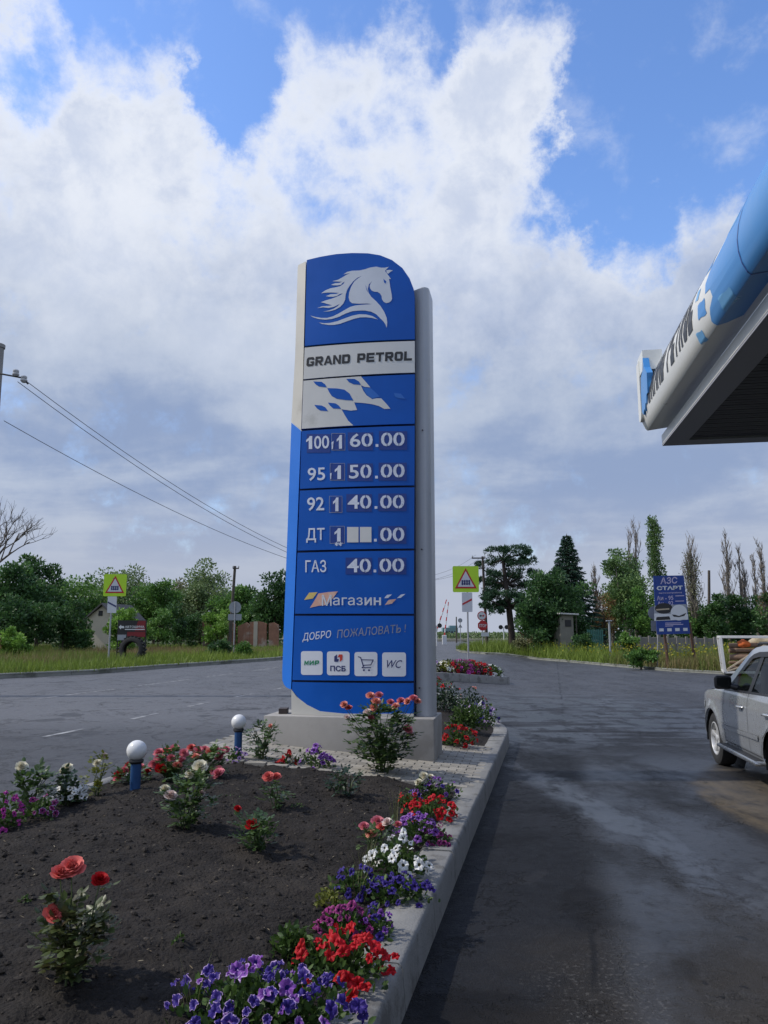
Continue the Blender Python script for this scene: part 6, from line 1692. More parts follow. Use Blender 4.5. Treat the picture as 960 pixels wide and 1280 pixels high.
# rough grass of the verges: uncountable blades
M['grass'] = leaf_mat('rough_grass', (.23, .175, .08), (.13, .19, .032), (.22, .30, .045), .6, .3)
def inside(px_, py_, poly):
    r = np.zeros(len(px_), bool); j = len(poly) - 1
    for i in range(len(poly)):
        xi, yi = poly[i]; xj, yj = poly[j]
        c = ((yi > py_) != (yj > py_)) & (px_ < (xj - xi) * (py_ - yi) / (yj - yi + 1e-12) + xi)
        r ^= c; j = i
    return r
def rough_grass(name, poly, bounds, n, label, hmin, hmax, dry, tone=0.0, edge_short=None):
    xs = npr.uniform(bounds[0], bounds[1], n); ys = bounds[2] + (bounds[3] - bounds[2]) * npr.random(n) ** 1.5
    k = inside(xs, ys, poly); xs, ys = xs[k], ys[k]; m_ = len(xs)
    hz = np.array([H(a, c) for a, c in zip(xs, ys)]) + .10
    nz = np.array([noise.noise((a * .22, c * .22, 1)) for a, c in zip(xs, ys)]); nz2 = np.array([noise.noise((a * .09, c * .09, 8)) for a, c in zip(xs, ys)])
    hh = (hmin + (hmax - hmin) * np.clip(.5 + nz * .9, 0, 1)) * npr.uniform(.5, 1.2, m_)
    tint = np.clip(.62 + tone + nz * .30 + npr.normal(0, .16, m_) - dry * np.clip(nz2 * 2.2 + .15, 0, 1), 0, 1)
    A = unit(np.stack([npr.normal(0, .30, m_), npr.normal(0, .30, m_), np.ones(m_)], 1))
    o = leaf_mesh(name, np.stack([xs, ys, hz], 1), A, rand_dirs(m_), hh, .045 + .03 * npr.random(m_), tint, M['grass'], None, 'blade', 1.2)
    tag(o, label, 'grass', kind='stuff')
rough_grass('rough_grass', left_poly, (-34, 2, 24, 72), 90000, 'tall rough grass with dry patches on the far left verge', .22, .66, .95, .10)
rough_grass('rough_grass', right_poly, (4, 34, 28, 74), 80000, 'tall green and yellowish rough grass on the right verge', .35, 1.15, .55, .12)
# yellow wild flowers in the right verge
def yellow_flowers():
    n = 2600; xs = npr.uniform(10, 30, n); ys = npr.uniform(34, 52, n); k = inside(xs, ys, right_poly); xs, ys = xs[k], ys[k]
    nz = np.array([noise.noise((a * .3, c * .3, 5)) for a, c in zip(xs, ys)]); k = nz > -.05; xs, ys = xs[k], ys[k]; m_ = len(xs)
    z = np.array([H(a, c) for a, c in zip(xs, ys)]) + npr.uniform(.6, 1.15, m_)
    o = leaf_mesh('wild_flowers', np.stack([xs, ys, z], 1), rand_dirs(m_, 1), rand_dirs(m_), .12, .10, npr.random(m_), leaf_mat('wild_flower_yellow', (.22, .22, .02), (.30, .28, .02), (.40, .36, .03)), None, 'diamond')
    tag(o, 'small yellow wild flowers dotted through the right verge grass', 'wild flowers', kind='stuff')
yellow_flowers()
# ------------------------------------------------------------------ roses and bedding flowers
LF = {
    'rose': leaf_mat('rose_leaves', (.036, .072, .022), (.070, .125, .034), (.135, .20, .065), .38, .32, .5),
    'rose_dark': leaf_mat('rose_leaves_dark', (.014, .032, .016), (.026, .054, .024), (.055, .095, .042), .35, .2, .5),
    'rose_red': leaf_mat('rose_leaves_reddish', (.060, .045, .022), (.075, .095, .030), (.12, .17, .055), .4, .3, .5),
    'pet': leaf_mat('petunia_leaves', (.030, .062, .014), (.055, .105, .022), (.105, .175, .040), .55, .3),
    'lime': leaf_mat('yellowish_leaves', (.10, .12, .020), (.16, .18, .03), (.24, .25, .06), .55, .3),
    'grassy': leaf_mat('grass_stalks', (.12, .13, .04), (.16, .19, .06), (.26, .25, .12), .6, .25),
}
def petal_mat(name, c0, c1, rough=.55):
    return leaf_mat(name, c0, tuple((a + b_) / 2 for a, b_ in zip(c0, c1)), c1, rough, .22, .25)
PT = {
    'coral': petal_mat('coral_petals', (.50, .035, .040), (.80, .20, .17)),
    'red': petal_mat('red_petals', (.30, .004, .008), (.55, .014, .018)),
    'peach': petal_mat('peach_petals', (.72, .16, .14), (.85, .40, .30)),
    'pink': petal_mat('pink_petals', (.52, .085, .13), (.74, .24, .28)),
    'blush': petal_mat('blush_petals', (.74, .50, .46), (.82, .70, .64)),
    'cream': petal_mat('cream_petals', (.70, .62, .42), (.80, .76, .60)),
    'ivory': petal_mat('white_petals', (.74, .74, .70), (.84, .84, .82)),
    'violet': petal_mat('violet_petals', (.13, .035, .26), (.25, .085, .40)),
    'indigo': petal_mat('indigo_petals', (.022, .012, .13), (.055, .030, .25)),
    'plum': petal_mat('plum_petals', (.12, .010, .075), (.27, .035, .16)),
    'magenta': petal_mat('magenta_petals', (.30, .018, .20), (.48, .06, .34)),
    'scarlet': petal_mat('scarlet_petals', (.36, .003, .008), (.56, .010, .020)),
    'lilac': petal_mat('lilac_petals', (.38, .22, .50), (.55, .40, .66)),
    'eye': petal_mat('flower_throat', (.05, .045, .02), (.16, .14, .03)),
    'dark_eye': petal_mat('dark_throat', (.012, .006, .04), (.03, .01, .06)),
}
M['stem'] = pm('green_stem', (.060, .085, .030), .6, var=.25, scale=20)
M['stem_brown'] = pm('brown_stem', (.075, .060, .040), .7, var=.25, scale=20)
_cache = {}
def rose_bloom_mesh(kind, n_pet=34, open_=1.0):
    key = ('rose', kind, n_pet, open_)
    if key in _cache: return _cache[key]
    V, F, T = [], [], []
    for i in range(n_pet):
        t = (i + .5) / n_pet; ang = i * 2.39996 + rnd.uniform(-.2, .2); el = R(3 + 66 * t ** 1.25 * open_); L_ = .62 + .46 * t; W = .42 + .62 * t ** .7
        base = Vector((.06 * t, 0, -.10 - .42 * t)); rot = Matrix.Rotation(ang, 3, 'Z'); b0 = len(V)
        for r in range(4):
            s = r / 3; e2 = el * (1.25 - .55 * s) + (R(50) * max(0, s - .62) * 1.6 if t > .45 else -R(26) * s)
            if r == 0: p = base.copy()
            else: p = p + Vector((math.sin(e2), 0, math.cos(e2))) * L_ / 3
            wv = W * (.45, .95, 1.05, .62)[r] / 2
            for k in (-1, 0, 1):
                cup = .20 * abs(k) * (1 - .5 * t)
                q = p + Vector((-cup * math.cos(e2) * W, k * wv, cup * math.sin(e2) * W * .6)); q += Vector((rnd.gauss(0, .016), rnd.gauss(0, .016), rnd.gauss(0, .016)))
                V.append(rot @ q)
        tn = min(1, max(0, rnd.gauss(.28 + .5 * t, .16)))
        for r in range(3):
            for k in range(2):
                a = b0 + r * 3 + k; F.append((a, a + 1, a + 4, a + 3)); T.append(min(1, tn + (.30 if r == 2 else 0)))
    b = MB(); b.add(V, F); me = bpy.data.meshes.new('bloom'); me.from_pydata([tuple(v) for v in V], [], F); me.materials.append(PT[kind])
    at = me.attributes.new('tint', 'FLOAT', 'FACE'); at.data.foreach_set('value', T); me.polygons.foreach_set('use_smooth', [True] * len(F)); me.update()
    _cache[key] = me; return me
def petunia_mesh(kind, edge, eye='dark_eye', var=0):
    key = ('pet', kind, edge, eye, var)
    if key in _cache: return _cache[key]
    n = 30; V = [(0, 0, -.55)]; F, MI, T = [], [], []
    ph = rnd.uniform(0, 1)
    rings = ((.10, -.42), (.30, -.12), (.62, .02), (.86, .0), (1.0, -.05))
    fl = .05 + .10 * rnd.random(); sq = rnd.uniform(0, 6.28); rim = [rnd.choice((0, .5, 1)) for _ in range(10)]; cl = rnd.uniform(0, .28)
    for ri, (r, z) in enumerate(rings):
        for k in range(n):
            a = 2 * PI * k / n; lobe = 1 + (.10 * math.cos(5 * a + ph) + .05 * math.cos(10 * a)) * (r > .5)
            V.append((r * lobe * math.cos(a) + rnd.gauss(0, .012), r * lobe * math.sin(a) + rnd.gauss(0, .012), z + (fl * math.sin(10 * a + ph * 3) + .10 * math.sin(3 * a + sq) + rnd.gauss(0, .03)) * (r > .5) - (.06 + fl) * math.cos(5 * a + ph) * r + cl * r * r * math.cos(2 * a + sq)))
    for k in range(n): F.append((0, 1 + k, 1 + (k + 1) % n)); MI.append(1); T.append(.5)
    for ri in range(len(rings) - 1):
        for k in range(n):
            a = 1 + ri * n; F.append((a + k, a + n + k, a + n + (k + 1) % n, a + (k + 1) % n)); MI.append(1 if ri == 0 else (2 if ri == 3 and rnd.random() < rim[k // 3] else 0))
            T.append(min(1, max(0, .35 + .16 * ri + .22 * math.cos(5 * (2 * PI * k / n) + ph + PI) + rnd.gauss(0, .1))))
    me = bpy.data.meshes.new('flower'); me.from_pydata(V, [], F)
    for q in (PT[kind], PT[eye], PT[edge]): me.materials.append(q)
    me.polygons.foreach_set('material_index', MI); at = me.attributes.new('tint', 'FLOAT', 'FACE'); at.data.foreach_set('value', T)
    me.polygons.foreach_set('use_smooth', [True] * len(F)); me.update(); _cache[key] = me; return me
def place(name, me, parent, loc, nrm, size, spin=None):
    o = link(name, me, parent); q = Vector(nrm).normalized().to_track_quat('Z', 'Y')
    o.rotation_mode = 'QUATERNION'; o.rotation_quaternion = q @ Vector((0, 0, 1)).rotation_difference(Vector((0, 0, 1))) @ Matrix.Rotation(rnd.uniform(0, 6.28) if spin is None else spin, 3, 'Z').to_quaternion()
    o.location = loc; o.scale = (size,) * 3 if not isinstance(size, tuple) else size; return o

def ground_z(x, y):
    n = lat(x, y)
    if n > N_R + .02: return H(x, y)
    return max(soil_z(x, y), -1)
def bed_point(u, v):
    z = .3
    for _ in range(10): p = G(u, v, z); z = ground_z(p.x, p.y)
    return G(u, v, z)

def rose_bush(label, base, top_v, width, blooms, leaves='rose', n_stem=5, n_leaf=260, leaf=.045, foliage=None, group='rose bushes in the flower bed', fullness=.35):
    """base: photo pixel of the foot; foliage: (u0, u1, v0, v1) of the leafy mass; blooms: (u, v, radius_m, kind, depth_shift)"""
    p = bed_point(*base); d = p.y; x0, z0 = p.x, p.z
    root = thing('rose_bush', label, 'rose bush', (x0, d, z0), 0, group)
    loc = lambda u, v, dy=0: Vector((D(u, v, d + dy).x - x0, dy, D(u, v, d + dy).z - z0))
    b = MB(); paths = []
    ends = []
    for (u, v, r, kind, dy) in blooms: ends.append((loc(u, v, dy), r, kind))
    hgt = max([e[0].z for e in ends] + [loc(base[0], top_v).z]); w = width / FPX * d / 2
    f = foliage or (base[0] - width / 2, base[0] + width / 2, top_v, base[1] - 4)
    fu0, fu1 = loc(f[0], base[1]).x, loc(f[1], base[1]).x; fz1, fz0 = loc(base[0], f[2]).z, max(.02, loc(base[0], f[3]).z)
    tg = [e[0] - Vector((0, 0, e[1] * .55)) for e in ends]
    while len(tg) < n_stem: tg.append(Vector((rnd.uniform(fu0, fu1) * .9, rnd.uniform(-.5, .5) * (fu1 - fu0) * .8, rnd.uniform(.75, 1.0) * fz1)))
    for q in tg:
        s = Vector((rnd.uniform(-.03, .03), rnd.uniform(-.03, .03), -.04)); m_ = Vector((s.x + (q.x - s.x) * .35, s.y + (q.y - s.y) * .4, q.z * .55)) + Vector((rnd.gauss(0, .012), 0, 0))
        pts = [s, s.lerp(m_, .5) + Vector((rnd.gauss(0, .006), rnd.gauss(0, .006), .01)), m_, m_.lerp(q, .55) + Vector((rnd.gauss(0, .008), rnd.gauss(0, .008), 0)), q]
        b.tube(pts, [.0055, .005, .0042, .0034, .0028], 6); paths.append(pts)
    b.build('stems', M['stem'], root, smooth=60)
    # leaves: compound sprays along the stems and through the leafy mass
    P, A, SD, T = [], [], [], []
    def spray(c, dr_, size, tn):
        dr_ = dr_.normalized(); sd = dr_.cross(Vector((0, 0, 1))); sd = sd.normalized() if sd.length > .1 else Vector((1, 0, 0))
        for k, (al, sg) in enumerate(((1.0, 0), (.62, 1), (.62, -1), (.25, 1), (.25, -1))):
            P.append(c + dr_ * al * size * 1.5); a = dr_ * (1 if sg == 0 else .55) + sd * sg * .9 + Vector((rnd.gauss(0, .15), rnd.gauss(0, .15), rnd.gauss(-.1, .2))); A.append(a); SD.append(sd if sg == 0 else dr_); T.append(tn + rnd.gauss(0, .12))
    ns = max(3, n_leaf // 5)
    for k in range(ns):
        if rnd.random() < fullness and paths:
            pt = rnd.choice(paths); t = rnd.uniform(.12, .93) * (len(pt) - 1); i = int(t); c = pt[i].lerp(pt[min(i + 1, len(pt) - 1)], t - i)
        else:
            a = rnd.uniform(0, 2 * PI); q = rnd.random() ** .5; cz = (fz0 + fz1) / 2; hz = (fz1 - fz0) / 2; e = rnd.uniform(-1, 1); rr = math.sqrt(max(0, 1 - abs(e) ** 2.4)); 
            c = Vector(((fu0 + fu1) / 2 + (fu1 - fu0) / 2 * q * rr * math.cos(a) * .95, (fu1 - fu0) / 2 * .85 * q * rr * math.sin(a), cz + hz * e * .95))
        spray(c, Vector((c.x - (fu0 + fu1) / 2 * .5 + rnd.gauss(0, .05), c.y + rnd.gauss(0, .05), rnd.uniform(-.02, .10))), leaf * rnd.uniform(.75, 1.2), rnd.gauss(.45, .2))
    n = len(P)
    leaf_mesh('leaves', [tuple(p_) for p_ in P], [tuple(a) for a in A], [tuple(a) for a in SD], leaf * npr.uniform(.75, 1.25, n), leaf * .78, np.array(T), LF[leaves], root, 'oval', .22)
    for (q, r, kind) in ends:
        tocam = (Vector((0, 0, CAM_H)) - (q + Vector((x0, d, z0)))).normalized()
        nn = Vector((0, 0, 1)) * .75 + tocam * .55 + Vector((rnd.gauss(0, .22), rnd.gauss(0, .2), 0))
        place('bloom', rose_bloom_mesh(kind), root, q, nn, r)
    return root

rose_bush('foreground rose bush with large coral and red blooms on tall stems, lower left', (84, 1228), 1125, 66, [(90, 1083, .056, 'coral', 0), (76, 1090, .044, 'coral', -.03), (125, 1098, .038, 'red', .05), (68, 1141, .044, 'coral', -.06)], 'rose_red', 7, 640, .042, (48, 134, 1136, 1226), fullness=.3)
rose_bush('low rose bush with one bright red bloom and a dark bud, mid soil', (326, 1064), 1020, 56, [(315, 1030, .050, 'red', -.04), (297, 1010, .030, 'red', .1)], 'rose', 5, 330, .038, (296, 348, 1018, 1062))
rose_bush('slender rose with a salmon-red bloom on a tall leafy stalk, behind the low red rose', (344, 1012), 985, 34, [(335, 970.5, .052, 'coral', 0), (345, 970, .045, 'coral', .03)], 'rose', 3, 120, .040, (322, 366, 984, 1012))
rose_bush('rose bush with small pale pink blooms, between the two globe lamps', (234, 1036), 962, 56, [(214, 993.5, .052, 'blush', -.05), (206, 985, .040, 'cream', 0), (250, 957, .060, 'cream', .05), (237, 967, .04, 'cream', 0), (252, 991, .032, 'blush', -.05), (272, 966, .05, 'pink', .05)], 'rose', 7, 620, .042, (208, 262, 962, 1032))
rose_bush('small green bush without flowers, before the paving by the tall coral rose', (432, 994), 958, 52, [], 'rose_dark', 6, 240, .038, (408, 456, 962, 992))
rose_bush('tall full rose bush with clustered peach and pink blooms in front of the plinth', (479, 974), 880, 92,
          [(430, 880, .050, 'peach', 0), (436, 884, .045, 'coral', 0), (463, 869, .055, 'peach', 0), (470, 876, .060, 'peach', -.05), (474, 868, .050, 'pink', .03), (467, 884, .05, 'peach', -.06), (459, 890, .050, 'blush', -.08), (464, 897, .045, 'pink', -.08),
           (488, 877, .048, 'pink', 0), (494, 882, .048, 'peach', -.05), (501, 875, .05, 'pink', .05), (509, 876, .050, 'peach', 0), (516, 872, .055, 'pink', 0), (522, 876, .045, 'peach', .03), (510, 911, .060, 'pink', -.2), (514, 917, .045, 'blush', -.2), (434, 896, .04, 'blush', -.02)],
          'rose', 16, 1750, .057, (436, 520, 884, 955), fullness=.22)
rose_bush('leafy rose bush without open blooms at the left end of the plinth', (327, 957), 900, 44, [(338, 907, .03, 'peach', 0)], 'rose', 7, 480, .046, (304, 350, 903, 956))
rose_bush('rose with a white bloom on a tall leafy stalk at the left bed edge', (36, 1016), 958, 40, [(27, 957, .050, 'cream', 0)], 'rose', 5, 340, .050, (16, 58, 962, 1014), group='rose bushes along the road kerb')
rose_bush('rose with a cream bloom above dark leaves, second from the left edge', (84, 1006), 965, 36, [(84, 959, .050, 'cream', 0), (78, 964, .03, 'cream', 0)], 'rose_dark', 4, 220, .048, (64, 102, 964, 1004), group='rose bushes along the road kerb')
rose_bush('thin yellowish rose with cream buds, left of the nearer globe lamp', (122, 996), 945, 30, [(121, 953, .040, 'cream', 0), (131, 944, .028, 'blush', 0)], 'lime', 4, 150, .040, (108, 142, 946, 992), group='rose bushes along the road kerb')
rose_bush('dwarf rose with dark red blooms around the nearer lamp post', (166, 980), 955, 40, [(150, 967, .055, 'red', 0), (156, 962, .05, 'pink', .05), (184, 965, .050, 'red', 0), (161, 956, .045, 'red', .1), (146, 972, .04, 'pink', 0), (176, 958, .04, 'pink', .15)], 'rose', 8, 240, .042, (144, 190, 956, 980), group='dwarf roses in flower by the road kerb')
rose_bush('dwarf rose covered in pink blooms, right of the nearer globe lamp', (213, 977), 938, 50, [(198, 940, .055, 'pink', .1), (199, 947, .05, 'pink', 0), (201, 960, .055, 'red', -.05), (219, 935, .05, 'pink', .15), (226, 950, .05, 'pink', 0), (222, 956, .05, 'peach', -.05), (208, 938, .045, 'coral', .1), (230, 941, .05, 'pink', .1), (192, 955, .05, 'pink', 0), (214, 947, .045, 'pink', 0)], 'rose', 10, 420, .045, (192, 240, 938, 972), group='dwarf roses in flower by the road kerb')
rose_bush('wide dwarf rose with rows of pink blooms, left of the farther globe lamp', (258, 968), 934, 52, [(239, 934, .05, 'coral', .15), (248, 938, .055, 'pink', .1), (256, 936, .05, 'pink', .15), (262, 939, .05, 'peach', .1), (270, 937, .055, 'pink', .1), (277, 940, .05, 'pink', .05), (274, 946, .045, 'pink', 0), (244, 945, .045, 'peach', 0), (268, 964, .05, 'pink', -.1), (274, 961, .04, 'pink', -.1), (283, 936, .04, 'pink', .2)], 'rose', 11, 460, .045, (236, 284, 936, 966), group='dwarf roses in flower by the road kerb')
rose_bush('small cream rose at the corner where soil, paving and kerb meet', (522, 996), 968, 34, [(530, 969, .045, 'cream', 0), (538, 971, .045, 'cream', .03), (523, 977, .04, 'cream', -.03), (530, 976, .035, 'ivory', 0)], 'rose', 5, 120, .035, (510, 545, 972, 996), group='rose bushes in the flower bed')
rose_bush('rose with pink blooms among dry grass stalks beside the long kerb', (462, 1072), 1035, 40, [(455, 1032, .038, 'pink', 0), (472, 1026, .048, 'pink', .05), (484, 1027, .042, 'blush', 0), (464, 1042, .042, 'peach', -.05), (476, 1033, .035, 'coral', 0), (497, 1030, .035, 'pink', .1)], 'rose', 7, 210, .038, (446, 496, 1036, 1070), group='rose bushes in the flower bed')

def bedding(label, name, base, wid_px, hgt, kind, edge=None, eye='dark_eye', n_fl=24, size=.034, n_leaf=300, leaf=.038, leaves='pet', depth=None, group='petunias edging the flower bed', buds=True, cat='petunia', spread_z=1.0, pz=None):
    """a mound of bedding flowers: a leafy dome with blossoms over it"""
    p = bed_point(*base) if pz is None else G(base[0], base[1], pz); d = p.y; rx = wid_px / FPX * d / 2; ry = depth if depth else rx * .8
    root = thing(name, label, cat, (p.x, d, p.z), 0, group)
    n_fl = int(n_fl * 1.3); size *= .93; n_leaf = int(n_leaf * 1.25)
    P, A, T = [], [], []
    seed = Vector((p.x * 3, p.y * 2, 1))
    def dome(q):
        a = rnd.uniform(0, 2 * PI); e = math.asin(min(1, rnd.random() ** .8)) ; c = math.cos(e); f = (1 + .35 * noise.noise(seed + Vector((math.cos(a) * c, math.sin(a) * c, math.sin(e))) * 1.8)) * q
        return Vector((rx * c * math.cos(a) * f, ry * c * math.sin(a) * f, hgt * math.sin(e) * f + .01)), Vector((c * math.cos(a) / rx, c * math.sin(a) / ry, math.sin(e) / hgt)).normalized()
    for k in range(n_leaf):
        c, nn = dome(rnd.uniform(.35, .98)); P.append(tuple(c)); A.append(tuple(nn * .6 + Vector((rnd.gauss(0, .6), rnd.gauss(0, .6), rnd.gauss(.15, .4))))); T.append(rnd.gauss(.45, .2))
    leaf_mesh('leaves', P, A, rand_dirs(n_leaf), leaf * npr.uniform(.7, 1.3, n_leaf), leaf * .62, np.array(T), LF[leaves], root, 'oval', .18)
    pts = []; tries = 0
    while len(pts) < n_fl and tries < 900:
        tries += 1; c, nn = dome(rnd.uniform(.96, 1.10))
        if all((c - q).length > size * .80 for q in pts):
            pts.append(c); tc_ = (Vector((0, 0, CAM_H)) - p).normalized()
            k2 = kind if isinstance(kind, str) else rnd.choice(kind)
            place('flower', petunia_mesh(k2, edge or k2, eye, len(pts) % 6), root, c + nn * size * .3, nn * .7 + tc_ * .45 + Vector((rnd.gauss(0, .42), rnd.gauss(0, .42), .2)), (lambda z_: (z_ * rnd.uniform(.6, 1.05), z_, z_))(size * rnd.uniform(.6, 1.2)))
    return root
PB = bedding
# along the long right-hand kerb, near to far
PB('large mound of deep blue-violet petunias with white rims, nearest in the foreground', 'petunia', (330, 1290), 236, .20, ('indigo', 'indigo', 'indigo', 'violet'), 'lilac', 'indigo', n_fl=84, size=.031, n_leaf=900, leaf=.042, depth=.26)
PB('mound of bright red petunias beside the kerb, next to the blue foreground mound', 'petunia', (422, 1226), 130, .17, ('scarlet', 'scarlet', 'red'), None, 'red', n_fl=40, size=.036, n_leaf=520, depth=.22)
PB('small mound of plum and pink-rimmed petunias above the red ones', 'petunia', (430, 1168), 66, .13, 'plum', 'magenta', n_fl=26, size=.027, n_leaf=200, depth=.14)
PB('narrow trailing purple petunias on the kerb edge, right of the plum ones', 'petunia', (470, 1176), 34, .15, ('violet', 'indigo'), None, n_fl=14, size=.026, n_leaf=120, depth=.14)
PB('dark indigo petunias spilling over the kerb below the white ones', 'petunia', (497, 1128), 92, .13, 'indigo', None, n_fl=34, size=.030, n_leaf=240, depth=.15)
PB('loose dark blue petunias at the soil side, left of the grass stalks', 'petunia', (440, 1116), 58, .12, 'indigo', None, n_fl=18, size=.026, n_leaf=160, depth=.14)
PB('white petunias above the dark indigo ones on the long kerb', 'petunia', (500, 1094), 74, .20, 'ivory', None, 'eye', n_fl=26, size=.032, n_leaf=320, depth=.20)
PB('bright violet petunias next to the pink rose by the long kerb', 'petunia', (520, 1056), 54, .20, 'violet', 'lilac', n_fl=26, size=.033, n_leaf=220, depth=.18)
PB('dark plum petunias leaning over the kerb beside the violet ones', 'petunia', (546, 1057), 34, .12, 'plum', 'magenta', n_fl=16, size=.027, n_leaf=110, depth=.13)
PB('red petunias with orange-red blossoms near the paving corner', 'petunia', (540, 1024), 62, .17, 'scarlet', None, 'eye', n_fl=22, size=.036, n_leaf=260, depth=.2)
PB('blue-violet petunias with pale rims at the paving corner', 'petunia', (548, 1000), 56, .17, ('indigo', 'violet'), 'lilac', n_fl=26, size=.029, n_leaf=200, depth=.16)
PB('faded dull red petunias left of the orange-red ones', 'petunia', (512, 1012), 32, .13, 'red', None, n_fl=10, size=.028, n_leaf=110, depth=.12)
# inner edge by the paving and plinth
PB('purple petunias at the edge of the paving, before the plinth', 'petunia', (398, 967), 40, .24, 'violet', 'lilac', n_fl=26, size=.036, n_leaf=200, depth=.16)
PB('deep red geranium-like flowers in front of the leafless-bloom rose by the plinth', 'geranium', (358, 963), 26, .15, 'red', None, 'eye', n_fl=18, size=.034, n_leaf=90, depth=.12, cat='geranium')
PB('cream flowers between the red geranium and the purple petunias', 'petunia', (378, 962), 24, .22, 'cream', None, 'eye', n_fl=9, size=.026, n_leaf=120, depth=.12)
PB('pale mauve petunias round the foot of the farther globe lamp', 'petunia', (292, 958), 26, .20, 'lilac', 'plum', n_fl=16, size=.034, n_leaf=120, depth=.14)
# road kerb, far left
PB('magenta petunias at the left edge of the bed', 'petunia', (4, 1036), 42, .22, 'magenta', 'plum', n_fl=22, size=.034, n_leaf=200, depth=.18, group='petunias by the road kerb')
PB('white petunias spilling on the road kerb, left of the thin yellowish rose', 'petunia', (88, 1005), 34, .15, 'ivory', None, 'eye', n_fl=14, size=.038, n_leaf=110, depth=.13, group='petunias by the road kerb')
PB('dull pinkish petunias between the left magenta ones and the cream rose', 'petunia', (50, 1022), 40, .13, 'plum', 'lilac', n_fl=9, size=.028, n_leaf=150, depth=.13, group='petunias by the road kerb')
# bed beyond the plinth
BB = 'flowers in the bed beyond the plinth'
PB('red geranium-like flowers at the far paving edge right of the plinth', 'geranium', (574, 931), 40, .22, ('scarlet', 'red'), None, 'eye', n_fl=20, size=.045, n_leaf=220, leaf=.05, depth=.2, group=BB, cat='geranium')
PB('light green ferny plant without flowers right of the plinth', 'bedding_plant', (583, 912), 50, .40, 'ivory', None, 'eye', n_fl=0, size=.03, n_leaf=520, leaf=.06, leaves='pet', depth=.3, group=BB, cat='bedding plant')
PB('dark petunias with white blossoms on the far kerb corner right of the plinth', 'petunia', (602, 905), 46, .36, ('ivory', 'indigo', 'lilac'), None, n_fl=24, size=.042, n_leaf=360, leaf=.05, depth=.3, group=BB)
PB('bush with small rusty blossoms between the ferny plant and the dark petunias', 'bedding_plant', (587, 890), 44, .45, ('red', 'peach'), None, n_fl=8, size=.035, n_leaf=420, leaf=.055, depth=.3, group=BB, cat='bedding plant', leaves='rose_dark')
PB('dark green bush close behind the grey column', 'bedding_plant', (556, 888), 50, .50, 'ivory', None, 'eye', n_fl=3, size=.035, n_leaf=560, leaf=.06, leaves='rose_dark', depth=.35, group=BB, cat='bedding plant')
PB('far red flowers at the tip of the island, beside the grey column', 'geranium', (549, 862), 30, .30, ('red', 'scarlet'), None, 'eye', n_fl=10, size=.05, n_leaf=120, leaf=.06, depth=.25, group=BB, cat='geranium')

# the small flower island in the junction, with the crossing sign in it
def small_island():
    a = GH(637.5, 855.5); c = GH(520, 852); e = Vector((c.x - a.x, c.y - a.y, 0)); L_ = e.length; e.normalize(); nrm = Vector((e.y, -e.x, 0))
    if nrm.y < 0: nrm = -nrm
    Dp = 2.2
    out = [a, a + nrm * .35 + -e * .12, a + nrm * (Dp * .6) + e * .05, a + nrm * Dp + e * .7, c + nrm * Dp - e * .4, c + nrm * Dp * .6, c]
    pts = [(p.x, p.y) for p in out] + [(out[0].x, out[0].y)]
    sgn = 1 if sum(pts[i][0] * pts[i + 1][1] - pts[i + 1][0] * pts[i][1] for i in range(len(pts) - 1)) > 0 else -1
    kerb_run('junction_kerb', pts, .16, .26, M['concrete'], .95, sgn)
    b = MB(); cx = sum(p[0] for p in pts[:-1]) / 7; cy = sum(p[1] for p in pts[:-1]) / 7
    b.sheet([(cx + (x - cx) * .95, cy + (y - cy) * .93) for x, y in pts[:-1]], lambda x, y: Vector((x, y, H(x, y) + .22 + .04 * noise.noise((x * 2, y * 2, 0)))), .3, axes=(0, 1))
    tag(b.build('junction_soil', M['soil'], fix=False), kind='structure')
    GI = 'flower clumps on the small junction island'
    def at(s, t): p = a + e * s + nrm * t; return p
    k = 0
    names = [('white and green clump at the right tip of the small island', .35, .55, .40, .34, ('ivory',), 22, 'pet'),
             ('crimson clump next to the white right tip of the small island', .85, .6, .42, .38, ('red', 'plum'), 30, 'rose_red'),
             ('dark plum clump right of the sign pole on the small island', 1.35, .65, .46, .44, ('plum', 'red'), 34, 'rose_red'),
             ('dense plum-red clump in front of the sign pole on the small island', 1.85, .6, .48, .42, ('plum', 'magenta'), 34, 'rose_red'),
             ('reddish clump left of the sign pole on the small island', 2.3, .65, .44, .40, ('plum', 'red'), 30, 'rose_red'),
             ('pale yellow-green clump at the left of the small island', 2.75, .5, .36, .34, ('cream', 'ivory'), 22, 'lime'),
             ('greyish white clump at the far left of the small island', 3.15, .75, .42, .46, ('ivory', 'lilac'), 24, 'pet')]
    for lb, s, t, r, h, kinds, nf, lv in names:
        p = at(s, t); root = thing('flower_clump', lb, 'flowers', (p.x, p.y, H(p.x, p.y) + .22), 0, GI)
        n = 420; P, A, T = [], [], []
        for _ in range(n):
            q = Vector((rnd.gauss(0, 1), rnd.gauss(0, 1), abs(rnd.gauss(0, 1)))).normalized() * rnd.uniform(.5, 1); P.append((q.x * r, q.y * r * 1.2, q.z * h)); A.append((q.x + rnd.gauss(0, .4), q.y + rnd.gauss(0, .4), q.z + .3)); T.append(rnd.gauss(.45, .2))
        leaf_mesh('leaves', P, A, rand_dirs(n), .09 * npr.uniform(.7, 1.3, n), .055, np.array(T), LF[lv], root, 'diamond')
        for _ in range(nf):
            q = Vector((rnd.gauss(0, 1), rnd.gauss(-.3, 1), abs(rnd.gauss(0, 1)))).normalized(); kk = rnd.choice(kinds)
            place('flower', petunia_mesh(kk, kk, 'dark_eye', 0), root, (q.x * r, q.y * r * 1.2, q.z * h + .02), q + Vector((0, -.5, .4)), .06 * rnd.uniform(.8, 1.3))
small_island()

